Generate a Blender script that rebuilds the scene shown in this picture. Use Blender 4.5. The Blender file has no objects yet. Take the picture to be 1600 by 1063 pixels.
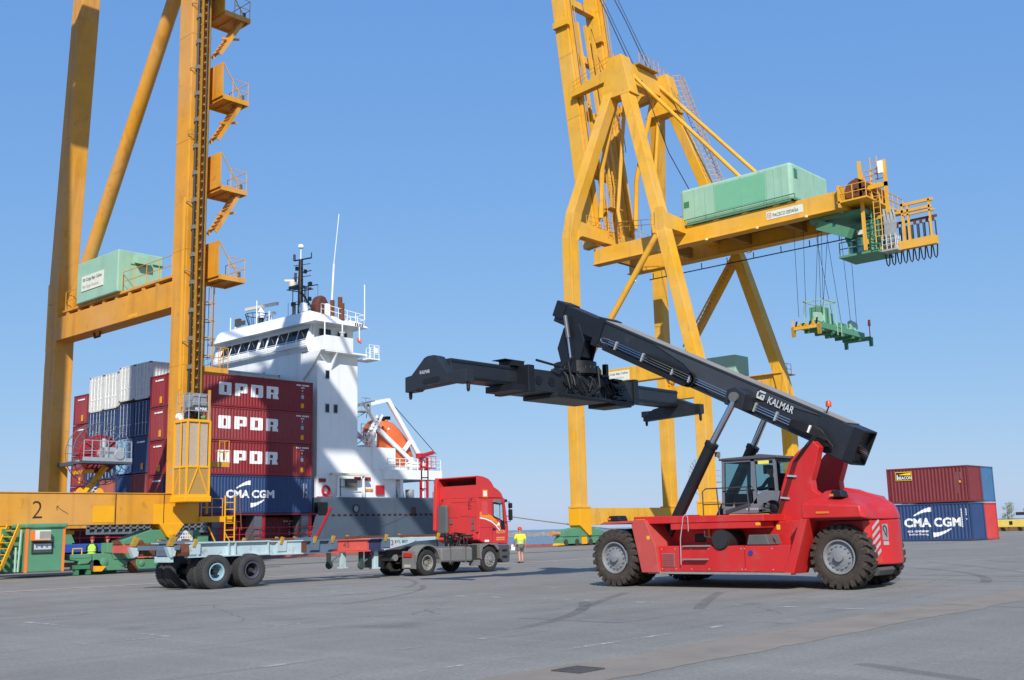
import bpy, bmesh, math, random
from mathutils import Vector, Matrix
random.seed(7)
R = math.radians
sc = bpy.context.scene
col = sc.collection
# ---------------------------------------------------------------- camera
# world axes: X = across the quay (water is -X), Y = along the quay, Z = up
F_PX, PITCH, ROLL, YAW, HEYE = 1687.82, R(9.97141), R(-1.37709), R(42.28173), 1.65
cam = bpy.data.cameras.new('camera'); camo = bpy.data.objects.new('camera', cam); col.objects.link(camo)
_fw = Vector((-math.sin(YAW), math.cos(YAW), 0)); _rt = Vector((math.cos(YAW), math.sin(YAW), 0)); _up = Vector((0, 0, 1))
_F = math.cos(PITCH)*_fw + math.sin(PITCH)*_up; _U0 = -math.sin(PITCH)*_fw + math.cos(PITCH)*_up
_R = math.cos(ROLL)*_rt + math.sin(ROLL)*_U0; _U = -math.sin(ROLL)*_rt + math.cos(ROLL)*_U0
camo.matrix_world = Matrix(((_R.x, _U.x, -_F.x, 0), (_R.y, _U.y, -_F.y, 0), (_R.z, _U.z, -_F.z, HEYE), (0, 0, 0, 1)))
cam.sensor_width = 36; cam.lens = 36*F_PX/1600; cam.clip_start = .1; cam.clip_end = 20000
sc.camera = camo
# ---------------------------------------------------------------- sky, sun, exposure
SUN = Vector((6.0, -6.05, 6.15)).normalized()
SUN_EL = math.asin(SUN.z); SUN_ROT = math.atan2(SUN.x, SUN.y)
w = bpy.data.worlds.new('World'); sc.world = w; w.use_nodes = True
nt = w.node_tree; bg = nt.nodes['Background']
sky = nt.nodes.new('ShaderNodeTexSky'); sky.sky_type = 'NISHITA'; sky.sun_disc = False
sky.sun_elevation = SUN_EL; sky.sun_rotation = SUN_ROT
sky.altitude = 0; sky.air_density = 1.0; sky.dust_density = 0.3; sky.ozone_density = 4.0
# hazy coastal air: the same soft compression of the sky's brightness in every direction
sep = nt.nodes.new('ShaderNodeSeparateColor'); comb = nt.nodes.new('ShaderNodeCombineColor'); nt.links.new(sky.outputs[0], sep.inputs[0])
for i, (k, g_) in enumerate(((.985, .60), (1.74, .42), (3.90, .18))):
    pw = nt.nodes.new('ShaderNodeMath'); pw.operation = 'POWER'; pw.inputs[1].default_value = g_; nt.links.new(sep.outputs[i], pw.inputs[0])
    ml = nt.nodes.new('ShaderNodeMath'); ml.operation = 'MULTIPLY'; ml.inputs[1].default_value = k; nt.links.new(pw.outputs[0], ml.inputs[0]); nt.links.new(ml.outputs[0], comb.inputs[i])
nt.links.new(comb.outputs[0], bg.inputs[0]); bg.inputs[1].default_value = .15
sl = bpy.data.lights.new('sun', 'SUN'); sl.energy = 5.0; sl.angle = R(.53); sl.color = (1, .95, .87)
so = bpy.data.objects.new('sun', sl); col.objects.link(so); so.rotation_euler = SUN.to_track_quat('Z', 'Y').to_euler(); so.location = (60, -60, 80)
sc.view_settings.view_transform = 'Standard'; sc.view_settings.look = 'None'
sc.view_settings.exposure = 0.0; sc.view_settings.gamma = 1.0; sc.view_settings.use_curve_mapping = False
# ---------------------------------------------------------------- helpers
def lin(c):
    if isinstance(c, str):
        c = c.lstrip('#'); c = tuple(int(c[i:i+2], 16)/255 for i in (0, 2, 4))
        return tuple(x/12.92 if x <= .04045 else ((x+.055)/1.055)**2.4 for x in c)
    return tuple(c)
_mats = {}
def pm(name, c, rough=.5, metal=0., var=.12, scale=1.5, dirt=0., dirtc='#4a3524', bump=0., streak=0., spec=.5, fine=0., fades=0.):
    """procedural paint / metal / rubber: base colour with soft wear, optional dirt spots and vertical run-off streaks"""
    if name in _mats: return _mats[name]
    m = bpy.data.materials.new(name); m.use_nodes = True; n = m.node_tree.nodes; l = m.node_tree.links
    b = n['Principled BSDF']; c = lin(c)
    b.inputs['Roughness'].default_value = rough; b.inputs['Metallic'].default_value = metal
    b.inputs['Specular IOR Level'].default_value = spec
    tc = n.new('ShaderNodeTexCoord')
    nz = n.new('ShaderNodeTexNoise'); nz.inputs['Scale'].default_value = scale; nz.inputs['Detail'].default_value = 6; nz.inputs['Roughness'].default_value = .6
    l.new(tc.outputs['Object'], nz.inputs['Vector'])
    mr = n.new('ShaderNodeMapRange'); mr.inputs[1].default_value = .3; mr.inputs[2].default_value = .7
    mr.inputs[3].default_value = 1-var; mr.inputs[4].default_value = 1+var*.6
    l.new(nz.outputs[0], mr.inputs[0])
    mx = n.new('ShaderNodeVectorMath'); mx.operation = 'SCALE'; mx.inputs[0].default_value = c
    l.new(mr.outputs[0], mx.inputs['Scale']); out = mx.outputs[0]
    fg = n.new('ShaderNodeTexNoise'); fg.inputs['Scale'].default_value = 38; fg.inputs['Detail'].default_value = 3; l.new(tc.outputs['Object'], fg.inputs['Vector'])
    fr = n.new('ShaderNodeMapRange'); fr.inputs[1].default_value = .3; fr.inputs[2].default_value = .7; fr.inputs[3].default_value = .93; fr.inputs[4].default_value = 1.05; l.new(fg.outputs[0], fr.inputs[0])
    fx = n.new('ShaderNodeVectorMath'); fx.operation = 'SCALE'; l.new(out, fx.inputs[0]); l.new(fr.outputs[0], fx.inputs['Scale']); out = fx.outputs[0]
    def blend(fac, colr, prev):
        k = n.new('ShaderNodeMix'); k.data_type = 'RGBA'; l.new(fac, k.inputs[0]); l.new(prev, k.inputs[6]); k.inputs[7].default_value = (*lin(colr), 1)
        return k.outputs[2]
    if fades:
        g = n.new('ShaderNodeTexNoise'); g.inputs['Scale'].default_value = .22; g.inputs['Detail'].default_value = 3; l.new(tc.outputs['Object'], g.inputs['Vector'])
        a = n.new('ShaderNodeMapRange'); a.inputs[1].default_value = .42; a.inputs[2].default_value = .66; a.inputs[3].default_value = 0; a.inputs[4].default_value = fades
        l.new(g.outputs[0], a.inputs[0]); out = blend(a.outputs[0], tuple(min(1, x*.55+.32*max(c)) for x in c), out)
    if dirt:
        g = n.new('ShaderNodeTexNoise'); g.inputs['Scale'].default_value = scale*2.3; g.inputs['Detail'].default_value = 8; g.inputs['Roughness'].default_value = .7
        l.new(tc.outputs['Object'], g.inputs['Vector'])
        a = n.new('ShaderNodeMapRange'); a.inputs[1].default_value = .60-.1*dirt; a.inputs[2].default_value = .75; a.inputs[3].default_value = 0; a.inputs[4].default_value = min(1, dirt*1.3)
        l.new(g.outputs[0], a.inputs[0]); out = blend(a.outputs[0], dirtc, out)
    if streak:
        mp = n.new('ShaderNodeMapping'); mp.inputs['Scale'].default_value = (3.2, 3.2, .16) if scale >= 1 else (1.0, 1.0, .06); l.new(tc.outputs['Object'], mp.inputs[0])
        g = n.new('ShaderNodeTexNoise'); g.inputs['Scale'].default_value = 1.6; g.inputs['Detail'].default_value = 5; l.new(mp.outputs[0], g.inputs['Vector'])
        a = n.new('ShaderNodeMapRange'); a.inputs[1].default_value = .55; a.inputs[2].default_value = .78; a.inputs[3].default_value = 0; a.inputs[4].default_value = streak
        l.new(g.outputs[0], a.inputs[0]); out = blend(a.outputs[0], dirtc, out)
    l.new(out, b.inputs['Base Color'])
    rr = n.new('ShaderNodeMapRange'); rr.inputs[3].default_value = max(.05, rough-.08); rr.inputs[4].default_value = min(1, rough+.14); l.new(nz.outputs[0], rr.inputs[0]); l.new(rr.outputs[0], b.inputs['Roughness'])
    if bump:
        g = n.new('ShaderNodeTexNoise'); g.inputs['Scale'].default_value = fine or scale*12; g.inputs['Detail'].default_value = 4; l.new(tc.outputs['Object'], g.inputs['Vector'])
        bp = n.new('ShaderNodeBump'); bp.inputs['Strength'].default_value = bump; bp.inputs['Distance'].default_value = .02; l.new(g.outputs[0], bp.inputs['Height']); l.new(bp.outputs[0], b.inputs['Normal'])
    _mats[name] = m
    return m
def glass(name, c, rough=.05, alpha=1., trans=0.):
    if name in _mats: return _mats[name]
    m = bpy.data.materials.new(name); m.use_nodes = True; n = m.node_tree.nodes; l = m.node_tree.links; b = n['Principled BSDF']
    if trans:
        t = n.new('ShaderNodeBsdfTransparent'); t.inputs[0].default_value = (*lin(c), 1); g = n.new('ShaderNodeBsdfGlossy'); g.inputs['Roughness'].default_value = rough
        f = n.new('ShaderNodeFresnel'); f.inputs[0].default_value = 1.45; k = n.new('ShaderNodeMixShader')
        l.new(f.outputs[0], k.inputs[0]); l.new(t.outputs[0], k.inputs[1]); l.new(g.outputs[0], k.inputs[2]); l.new(k.outputs[0], n['Material Output'].inputs[0])
    else:
        nz = n.new('ShaderNodeTexNoise'); nz.inputs['Scale'].default_value = 3
        mx = n.new('ShaderNodeVectorMath'); mx.operation = 'SCALE'; mx.inputs[0].default_value = lin(c); a = n.new('ShaderNodeMapRange'); a.inputs[3].default_value = .6; a.inputs[4].default_value = 1.4
        l.new(nz.outputs[0], a.inputs[0]); l.new(a.outputs[0], mx.inputs['Scale']); l.new(mx.outputs[0], b.inputs['Base Color'])
        b.inputs['Roughness'].default_value = rough
    _mats[name] = m
    return m
V3 = Vector
class M:
    """collects boxes, beams, tubes, prisms and lathes given in world coordinates; build() links them as one mesh object"""
    def __init__(s): s.v = []; s.f = []; s.ch = []
    def add(s, vs, fs):
        o = len(s.v); s.ch.append((o, len(s.f))); s.v += [tuple(x) for x in vs]; s.f += [tuple(i+o for i in f) for f in fs]; return s
    def box(s, x0, x1, y0, y1, z0, z1):
        if x0 > x1: x0, x1 = x1, x0
        if y0 > y1: y0, y1 = y1, y0
        if z0 > z1: z0, z1 = z1, z0
        return s.add([(x0,y0,z0),(x1,y0,z0),(x1,y1,z0),(x0,y1,z0),(x0,y0,z1),(x1,y0,z1),(x1,y1,z1),(x0,y1,z1)],
                     [(0,3,2,1),(4,5,6,7),(0,1,5,4),(1,2,6,5),(2,3,7,6),(3,0,4,7)])
    def beam(s, a, b, w, h, w2=None, h2=None, side=None):
        """square section from a to b; w along the horizontal side vector, h along the other"""
        a, b = V3(a), V3(b); d = (b-a).normalized()
        sd = V3(side) if side else d.cross(V3((0,0,1)))
        if sd.length < 1e-4: sd = V3((1,0,0))
        sd = (sd - d*sd.dot(d)).normalized(); u = sd.cross(d).normalized()
        w2 = w if w2 is None else w2; h2 = h if h2 is None else h2
        vs = []
        for p, ww, hh in ((a, w, h), (b, w2, h2)):
            for sx, sy in ((-1,-1),(1,-1),(1,1),(-1,1)): vs.append(p + sd*sx*ww/2 + u*sy*hh/2)
        return s.add(vs, [(3,2,1,0),(4,5,6,7),(0,1,5,4),(1,2,6,5),(2,3,7,6),(3,0,4,7)])
    def cyl(s, a, b, r, r2=None, n=12):
        a, b = V3(a), V3(b); d = (b-a).normalized(); r2 = r if r2 is None else r2
        u = d.orthogonal().normalized(); v = d.cross(u); vs = []
        for p, q in ((a, r), (b, r2)):
            for i in range(n): t = 2*math.pi*i/n; vs.append(p+(u*math.cos(t)+v*math.sin(t))*q)
        fs = [(i, (i+1) % n, n+(i+1) % n, n+i) for i in range(n)] + [tuple(range(n-1,-1,-1)), tuple(range(n, 2*n))]
        return s.add(vs, fs)
    def tube(s, pts, r, n=6, closed=False):
        pts = [V3(p) for p in pts]; N = len(pts)
        if N < 2: return s
        vs = []; prev = None
        for i, p in enumerate(pts):
            if closed: d = (pts[(i+1) % N]-pts[i-1])
            else: d = pts[min(i+1, N-1)]-pts[max(i-1, 0)]
            d = d.normalized() if d.length > 1e-9 else V3((0,0,1))
            u = prev - d*prev.dot(d) if prev is not None else d.orthogonal()
            if u.length < 1e-6: u = d.orthogonal()
            u.normalize(); prev = u; v = d.cross(u)
            for k in range(n): t = 2*math.pi*k/n; vs.append(p+(u*math.cos(t)+v*math.sin(t))*r)
        fs = []
        for i in range(N if closed else N-1):
            j = (i+1) % N
            for k in range(n): fs.append((i*n+k, i*n+(k+1) % n, j*n+(k+1) % n, j*n+k))
        if not closed: fs += [tuple(range(n-1,-1,-1)), tuple(range((N-1)*n, N*n))]
        return s.add(vs, fs)
    def prism(s, poly, ax, a, b):
        """2-D polygon extruded along ax from a to b. ax 'x': (y,z); 'y': (x,z); 'z': (x,y)"""
        mk = {'x': lambda p, t: (t, p[0], p[1]), 'y': lambda p, t: (p[0], t, p[1]), 'z': lambda p, t: (p[0], p[1], t)}[ax]
        n = len(poly); vs = [mk(p, a) for p in poly]+[mk(p, b) for p in poly]
        fs = [tuple(range(n)), tuple(range(2*n-1, n-1, -1))]+[(i, n+i, n+(i+1) % n, (i+1) % n) for i in range(n)]
        return s.add(vs, fs)
    def lathe(s, prof, c, ax, n=24, a0=0, a1=360, caps=False):
        full = abs(a1-a0) >= 360; k = n if full else n+1; vs = []
        for r, t in prof:
            for i in range(k):
                an = R(a0+(a1-a0)*i/n); p, q = r*math.cos(an), r*math.sin(an)
                vs.append({'x': (c[0]+t, c[1]+p, c[2]+q), 'y': (c[0]+p, c[1]+t, c[2]+q), 'z': (c[0]+p, c[1]+q, c[2]+t)}[ax])
        fs = []
        for j in range(len(prof)-1):
            for i in range(n): i2 = (i+1) % k; fs.append((j*k+i, j*k+i2, (j+1)*k+i2, (j+1)*k+i))
        if caps and full: fs += [tuple(range(k-1,-1,-1)), tuple(range((len(prof)-1)*k, len(prof)*k))]
        return s.add(vs, fs)
    def quad(s, *p): return s.add(p, [tuple(range(len(p)))])
    def rail(s, pts, h=1.05, step=1.2, r=.022, mid=1, closed=False, n=5):
        pts = [V3(p) for p in pts]
        if closed: pts = pts+[pts[0]]
        up = V3((0,0,1))
        for k in range(mid+1): s.tube([p+up*h*(k+1)/(mid+1) for p in pts], r, n)
        for a, b in zip(pts[:-1], pts[1:]):
            m = max(1, int(round((b-a).length/step)))
            for i in range(m+(1 if b == pts[-1] else 0)): q = a.lerp(b, i/m); s.tube([q, q+up*h], r, n)
        return s
    def ladder(s, a, b, side, w=.45, step=.3, r=.02):
        a, b, sd = V3(a), V3(b), V3(side).normalized()*w/2
        s.tube([a-sd, b-sd], r, 5); s.tube([a+sd, b+sd], r, 5); k = max(2, int((b-a).length/step))
        for i in range(1, k): p = a.lerp(b, i/k); s.tube([p-sd, p+sd], r*.8, 4)
        return s
    def stair(s, a, b, side, w=.7, step=.25):
        a, b, sd = V3(a), V3(b), V3(side).normalized()*w/2
        for q in (-1, 1): s.beam(a+sd*q, b+sd*q, .05, .2)
        k = max(2, int(abs(b.z-a.z)/step)); d = (b-a); hd = V3((d.x, d.y, 0)).normalized()*.12
        for i in range(1, k):
            p = a.lerp(b, i/k); s.add([p-sd-hd, p+sd-hd, p+sd+hd, p-sd+hd, p-sd-hd+V3((0,0,.03)), p+sd-hd+V3((0,0,.03)), p+sd+hd+V3((0,0,.03)), p-sd+hd+V3((0,0,.03))],
                                      [(0,3,2,1),(4,5,6,7),(0,1,5,4),(1,2,6,5),(2,3,7,6),(3,0,4,7)])
        return s
    def clusters(s):
        """groups of pieces that touch one another (by their bounding boxes)"""
        n = len(s.ch); ends = s.ch[1:]+[(len(s.v), len(s.f))]; bb = []
        for (v0, _), (v1, _) in zip(s.ch, ends):
            q = s.v[v0:v1]; bb.append(([min(p[i] for p in q) for i in range(3)], [max(p[i] for p in q) for i in range(3)]))
        par = list(range(n))
        def find(i):
            while par[i] != i: par[i] = par[par[i]]; i = par[i]
            return i
        for i in range(n):
            for j in range(i):
                if all(bb[i][0][k] <= bb[j][1][k]+.025 and bb[j][0][k] <= bb[i][1][k]+.025 for k in range(3)): par[find(i)] = find(j)
        g = {}
        for i in range(n): g.setdefault(find(i), []).append(i)
        return list(g.values()), bb, ends
    def build(s, name, mat, parent=None, **k):
        """one mesh object; a part whose pieces stand apart becomes one object per piece, or 'stuff' if the pieces are tiny"""
        if parent is not None and 1 < len(s.ch) < 400 and 'kind' not in k:
            cl, bb, ends = s.clusters()
            if len(cl) > 1:
                px = []
                for c in cl:
                    lo = [min(bb[i][0][d] for i in c) for d in range(3)]; hi = [max(bb[i][1][d] for i in c) for d in range(3)]
                    px.append(max(h-l for l, h in zip(lo, hi))*F_PX/max(5, math.hypot((lo[0]+hi[0])/2, (lo[1]+hi[1])/2)))
                if len(cl) <= 40 and sorted(px)[len(px)//2] >= 9:
                    first = None
                    for c in cl:
                        m = M()
                        for i in c:
                            (v0, f0), (v1, f1) = s.ch[i], ends[i]; m.add(s.v[v0:v1], [tuple(q-v0 for q in f) for f in s.f[f0:f1]])
                        o = m._one(name, mat, parent, **k); first = first or o
                    return first
                k['kind'] = 'stuff'
        return s._one(name, mat, parent, **k)
    def _one(s, name, mat, parent=None, smooth=None, bevel=0., label=None, cat=None, group=None, kind=None, fixn=True):
        me = bpy.data.meshes.new(name); off = V3((0,0,0)); p = parent
        while p is not None: off += p.location; p = p.parent
        me.from_pydata([tuple(V3(v)-off) for v in s.v], [], s.f)
        if fixn:
            bm = bmesh.new(); bm.from_mesh(me); bmesh.ops.recalc_face_normals(bm, faces=bm.faces); bm.to_mesh(me); bm.free()
        if smooth is not None:
            me.polygons.foreach_set('use_smooth', [True]*len(me.polygons)); me.set_sharp_from_angle(angle=R(smooth))
        me.materials.append(mat)
        o = bpy.data.objects.new(name, me); col.objects.link(o)
        if parent: o.parent = parent
        if bevel:
            b = o.modifiers.new('bevel', 'BEVEL'); b.width = bevel; b.segments = 2; b.limit_method = 'ANGLE'; b.angle_limit = R(40)
        return tag(o, label, cat, group, kind)
def tag(o, label=None, cat=None, group=None, kind=None):
    for k, v in (('label', label), ('category', cat), ('group', group), ('kind', kind)):
        if v: o[k] = v
    return o
def thing(name, label, cat, loc=(0,0,0), group=None):
    o = bpy.data.objects.new(name, None); col.objects.link(o); o.location = loc; o.empty_display_size = .3
    return tag(o, label, cat, group)
def text_mesh(s, spacing=1., bold=0., shear=0., font=None):
    cu = bpy.data.curves.new('lettering', 'FONT'); cu.body = s; cu.space_character = spacing; cu.offset = bold; cu.shear = shear; cu.resolution_u = 3; cu.align_x = 'LEFT'
    ob = bpy.data.objects.new('lettering', cu); col.objects.link(ob)
    bpy.context.view_layer.update()
    me = bpy.data.meshes.new_from_object(ob.evaluated_get(bpy.context.evaluated_depsgraph_get()))
    bpy.data.objects.remove(ob); bpy.data.curves.remove(cu)
    return me
def lettering(s, org, u, v, width, height, mat, parent, name='lettering', bold=0., spacing=1., shear=0., prof=None, lift=.004, me=None, label=None):
    """flat print: text stretched to width x height on the plane (org,u,v); prof(u_world) = relief to follow (corrugation)"""
    me = me or text_mesh(s, spacing, bold, shear)
    u, v = V3(u).normalized(), V3(v).normalized(); nrm = u.cross(v)
    xs = [q.co.x for q in me.vertices]; ys = [q.co.y for q in me.vertices]
    x0, x1, y0, y1 = min(xs), max(xs), min(ys), max(ys); org = V3(org)
    for q in me.vertices: q.co = ((q.co.x-x0)/(x1-x0)*width, (q.co.y-y0)/(y1-y0)*height, 0)
    bm = bmesh.new(); bm.from_mesh(me)
    if prof:
        base = org.dot(u); us = [t for t in prof.breaks(base, base+width)]
        for t in us: bmesh.ops.bisect_plane(bm, geom=bm.verts[:]+bm.edges[:]+bm.faces[:], plane_co=(t-base, 0, 0), plane_no=(1,0,0), dist=1e-5)
    off = V3((0,0,0)); p = parent
    while p is not None: off += p.location; p = p.parent
    for q in bm.verts:
        d = lift + (prof(org.dot(u)+q.co.x) if prof else 0)
        q.co = org+u*q.co.x+v*q.co.y+nrm*d-off
    bm.normal_update(); bm.to_mesh(me); bm.free()
    me.materials.clear(); me.materials.append(mat)
    o = bpy.data.objects.new(name, me); col.objects.link(o); o.parent = parent
    if label: o['label'] = label
    return o
# ---------------------------------------------------------------- shared paints
YEL1 = pm('paint_yellow_far', '#e3a826', .5, var=.1, scale=.6, dirt=.3, dirtc='#96601a', streak=.38, fades=.2, bump=.12, fine=.9)
YEL2 = pm('paint_yellow_near', '#d99726', .5, var=.12, scale=.7, dirt=.38, dirtc='#7d4a14', streak=.5, fades=.25, bump=.15, fine=.9)
YPAT = pm('paint_yellow_touch_up', '#eda912', .45, var=.04)
YGAL = pm('paint_yellow_rails', '#d39a30', .55, var=.12)
GRN = pm('paint_green', '#588f6d', .5, var=.08, scale=1.2, dirt=.25, dirtc='#3a4a38', streak=.15)
GRNL = pm('paint_green_pale', '#98bfa6', .5, var=.08, scale=.7, dirt=.2, streak=.32, dirtc='#6f8a74', bump=.15, fine=1.1)
GRNM = pm('paint_green_panel', '#74b38e', .5, var=.04)
GRND = pm('paint_green_dark', '#3f7f5a', .5, var=.1, dirt=.2)
BLK = pm('black_steel', '#15171a', .45, var=.2)
RUB = pm('rubber', '#2b2a29', .85, var=.25, scale=5, dirt=.5, dirtc='#5a5046', bump=.2)
RUBC = pm('cable_rubber', '#141414', .55, var=.1)
ROPE = pm('steel_rope', '#3a3d40', .5, metal=.6, var=.1)
GALV = pm('galvanised', '#b4b9bb', .45, metal=.35, var=.12, scale=3)
WHT = pm('white_paint', '#f2f2ee', .5, var=.04, scale=.8, streak=.2, dirtc='#b9a58a')
WLET = pm('white_lettering', '#eeeeea', .6, var=.05, scale=4, dirt=.15, dirtc='#8f7a70')
RUST = pm('rust', '#6d4027', .85, var=.3, scale=4, dirt=.5, dirtc='#2f1c12', bump=.2)
DKGL = glass('dark_glass', '#0c1116', .06)
CHR = pm('chrome_rod', '#c9ccd0', .12, metal=1., var=.03)
YUP = V3((0,0,1))
# ================================================================ setting
def ground_mat():
    m = bpy.data.materials.new('asphalt'); m.use_nodes = True; n = m.node_tree.nodes; l = m.node_tree.links; b = n['Principled BSDF']
    b.inputs['Roughness'].default_value = .85; b.inputs['Specular IOR Level'].default_value = .3
    tc = n.new('ShaderNodeTexCoord')
    def noise(scale, sc3=(1,1,1), det=5, ro=.6, rot=0):
        mp = n.new('ShaderNodeMapping'); mp.inputs['Scale'].default_value = sc3; mp.inputs['Rotation'].default_value = (0,0,rot); l.new(tc.outputs['Object'], mp.inputs[0])
        z = n.new('ShaderNodeTexNoise'); z.inputs['Scale'].default_value = scale; z.inputs['Detail'].default_value = det; z.inputs['Roughness'].default_value = ro; l.new(mp.outputs[0], z.inputs['Vector']); return z.outputs[0]
    def rng(x, a, b_, c, d):
        r = n.new('ShaderNodeMapRange'); r.inputs[1].default_value = a; r.inputs[2].default_value = b_; r.inputs[3].default_value = c; r.inputs[4].default_value = d; l.new(x, r.inputs[0]); return r.outputs[0]
    def mul(a, b_):
        k = n.new('ShaderNodeMath'); k.operation = 'MULTIPLY'; l.new(a, k.inputs[0]); l.new(b_, k.inputs[1]); return k.outputs[0]
    fine = rng(noise(45, det=3), .25, .75, .74, 1.26)
    grit = rng(noise(160, det=2), .3, .7, .76, 1.24)
    agg = rng(noise(15, det=4, ro=.75), .3, .7, .80, 1.20)
    large = rng(noise(.09, det=4), .3, .7, .90, 1.10)
    mid = rng(noise(.7, det=6), .3, .7, .93, 1.07)
    s1 = rng(noise(1.0, (.9, .035, 1), 6, .65), .35, .7, .90, 1.10)          # worn bands along the quay
    s2 = rng(noise(1.0, (.06, 1.6, 1), 6, .65, .35), .52, .72, 1.0, 1.12)    # pale sweeping tyre tracks
    s3 = rng(noise(1.0, (1.1, .05, 1), 5, .6, -.25), .60, .74, 1.0, .84)     # dark rubber marks
    v = mul(mul(mul(fine, mul(large, agg)), mul(mid, grit)), mul(s1, mul(s2, s3)))
    mx = n.new('ShaderNodeVectorMath'); mx.operation = 'SCALE'; mx.inputs[0].default_value = lin('#85827a'); l.new(v, mx.inputs['Scale'])
    dust = n.new('ShaderNodeMix'); dust.data_type = 'RGBA'; l.new(rng(noise(.25, (1, .4, 1), 7, .7), .56, .74, 0, .35), dust.inputs[0]); l.new(mx.outputs[0], dust.inputs[6]); dust.inputs[7].default_value = (*lin('#8f8a80'), 1)
    sp = n.new('ShaderNodeTexVoronoi'); sp.inputs['Scale'].default_value = 3.1; l.new(tc.outputs['Object'], sp.inputs['Vector'])
    wh = n.new('ShaderNodeMix'); wh.data_type = 'RGBA'; l.new(rng(sp.outputs['Distance'], .035, .02, 0, .7), wh.inputs[0]); l.new(dust.outputs[2], wh.inputs[6]); wh.inputs[7].default_value = (*lin('#b9b7b0'), 1)
    # cracks, patched areas and oil stains
    cv = n.new('ShaderNodeTexVoronoi'); cv.feature = 'DISTANCE_TO_EDGE'; cv.inputs['Scale'].default_value = .33
    wob = n.new('ShaderNodeTexNoise'); wob.inputs['Scale'].default_value = 1.3; wob.inputs['Detail'].default_value = 6; l.new(tc.outputs['Object'], wob.inputs['Vector'])
    wm = n.new('ShaderNodeMix'); wm.data_type = 'VECTOR'; wm.inputs[0].default_value = .35; l.new(tc.outputs['Object'], wm.inputs[4]); l.new(wob.outputs[1], wm.inputs[5]); l.new(wm.outputs[1], cv.inputs['Vector'])
    crk = mul(rng(cv.outputs[0], .006, .0, 0, .55), rng(noise(.12, det=2), .5, .6, 0, 1))
    c1_ = n.new('ShaderNodeMix'); c1_.data_type = 'RGBA'; l.new(crk, c1_.inputs[0]); l.new(wh.outputs[2], c1_.inputs[6]); c1_.inputs[7].default_value = (*lin('#3a3937'), 1)
    c2_ = n.new('ShaderNodeMix'); c2_.data_type = 'RGBA'; l.new(rng(noise(.55, (1, .6, 1), 7, .62), .60, .73, 0, .42), c2_.inputs[0]); l.new(c1_.outputs[2], c2_.inputs[6]); c2_.inputs[7].default_value = (*lin('#46474a'), 1)
    l.new(c2_.outputs[2], b.inputs['Base Color'])
    bp = n.new('ShaderNodeBump'); bp.inputs['Strength'].default_value = .35; bp.inputs['Distance'].default_value = .01; l.new(noise(120, det=3), bp.inputs['Height']); l.new(bp.outputs[0], b.inputs['Normal'])
    return m
ASPH = ground_mat()
QX = -70.0
g = M(); N = 8
g.quad((QX, -120, 0), (260, -120, 0), (260, 176, 0), (QX, 176, 0))
ground = g.build('ground', ASPH, kind='structure', fixn=False)
CONC = pm('quay_concrete', '#8b8880', .9, var=.18, scale=.8, dirt=.3, dirtc='#5c5850', bump=.2)
qw = M().box(QX-.02, 260, 176.02, 177, -7, -.01).box(QX-1.2, QX-.02, -120, 177, -7, -.01)
qw.build('quay_wall', CONC, kind='structure')
kerb = M(); kerb.prism([(QX-1.1, 0), (QX-.62, 0), (QX-.66, .22), (QX-1.06, .22)], 'y', -120, 176)
kerb.build('kerb', pm('kerb_faded_red', '#a2564c', .8, var=.2, scale=1.5, dirt=.4, dirtc='#5d4a42'), kind='structure')
def sea_mat():
    m = bpy.data.materials.new('sea_water'); m.use_nodes = True; n = m.node_tree.nodes; l = m.node_tree.links; b = n['Principled BSDF']
    b.inputs['Base Color'].default_value = (.035, .075, .11, 1); b.inputs['Roughness'].default_value = .22; b.inputs['IOR'].default_value = 1.33
    tc = n.new('ShaderNodeTexCoord'); z = n.new('ShaderNodeTexNoise'); z.inputs['Scale'].default_value = .7; z.inputs['Detail'].default_value = 6; l.new(tc.outputs['Object'], z.inputs['Vector'])
    bp = n.new('ShaderNodeBump'); bp.inputs['Strength'].default_value = .6; bp.inputs['Distance'].default_value = .3; l.new(z.outputs[0], bp.inputs['Height']); l.new(bp.outputs[0], b.inputs['Normal'])
    return m
M().quad((-9000, -3000, -2.6), (9000, -3000, -2.6), (9000, 12000, -2.6), (-9000, 12000, -2.6)).build('sea', sea_mat(), kind='structure', fixn=False)
# far breakwater of rubble (its ridge broken up)
bw = M(); rnd = random.Random(3); A = V3((-520, 420, -2.6)); B = V3((-300, 640, -2.6)); K = 120
vs = []; fs = []
for i in range(K+1):
    p = A.lerp(B, i/K); d = (B-A).normalized(); sd = d.cross(YUP)
    prof = [(-7, 0), (-3.5, 1.4+rnd.uniform(-.4, .5)), (-1, 2.6+rnd.uniform(-.5, .6)), (1, 2.6+rnd.uniform(-.5, .6)), (3.5, 1.3+rnd.uniform(-.4, .4)), (7, 0)]
    for a, h in prof: vs.append(p+sd*(a+rnd.uniform(-.6, .6))+YUP*h)
for i in range(K):
    for k in range(5): fs.append((i*6+k, i*6+k+1, i*6+6+k+1, i*6+6+k))
bw.add(vs, fs).build('breakwater', pm('rubble', '#85837e', .95, var=.4, scale=.5, bump=.5), kind='structure')
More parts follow.
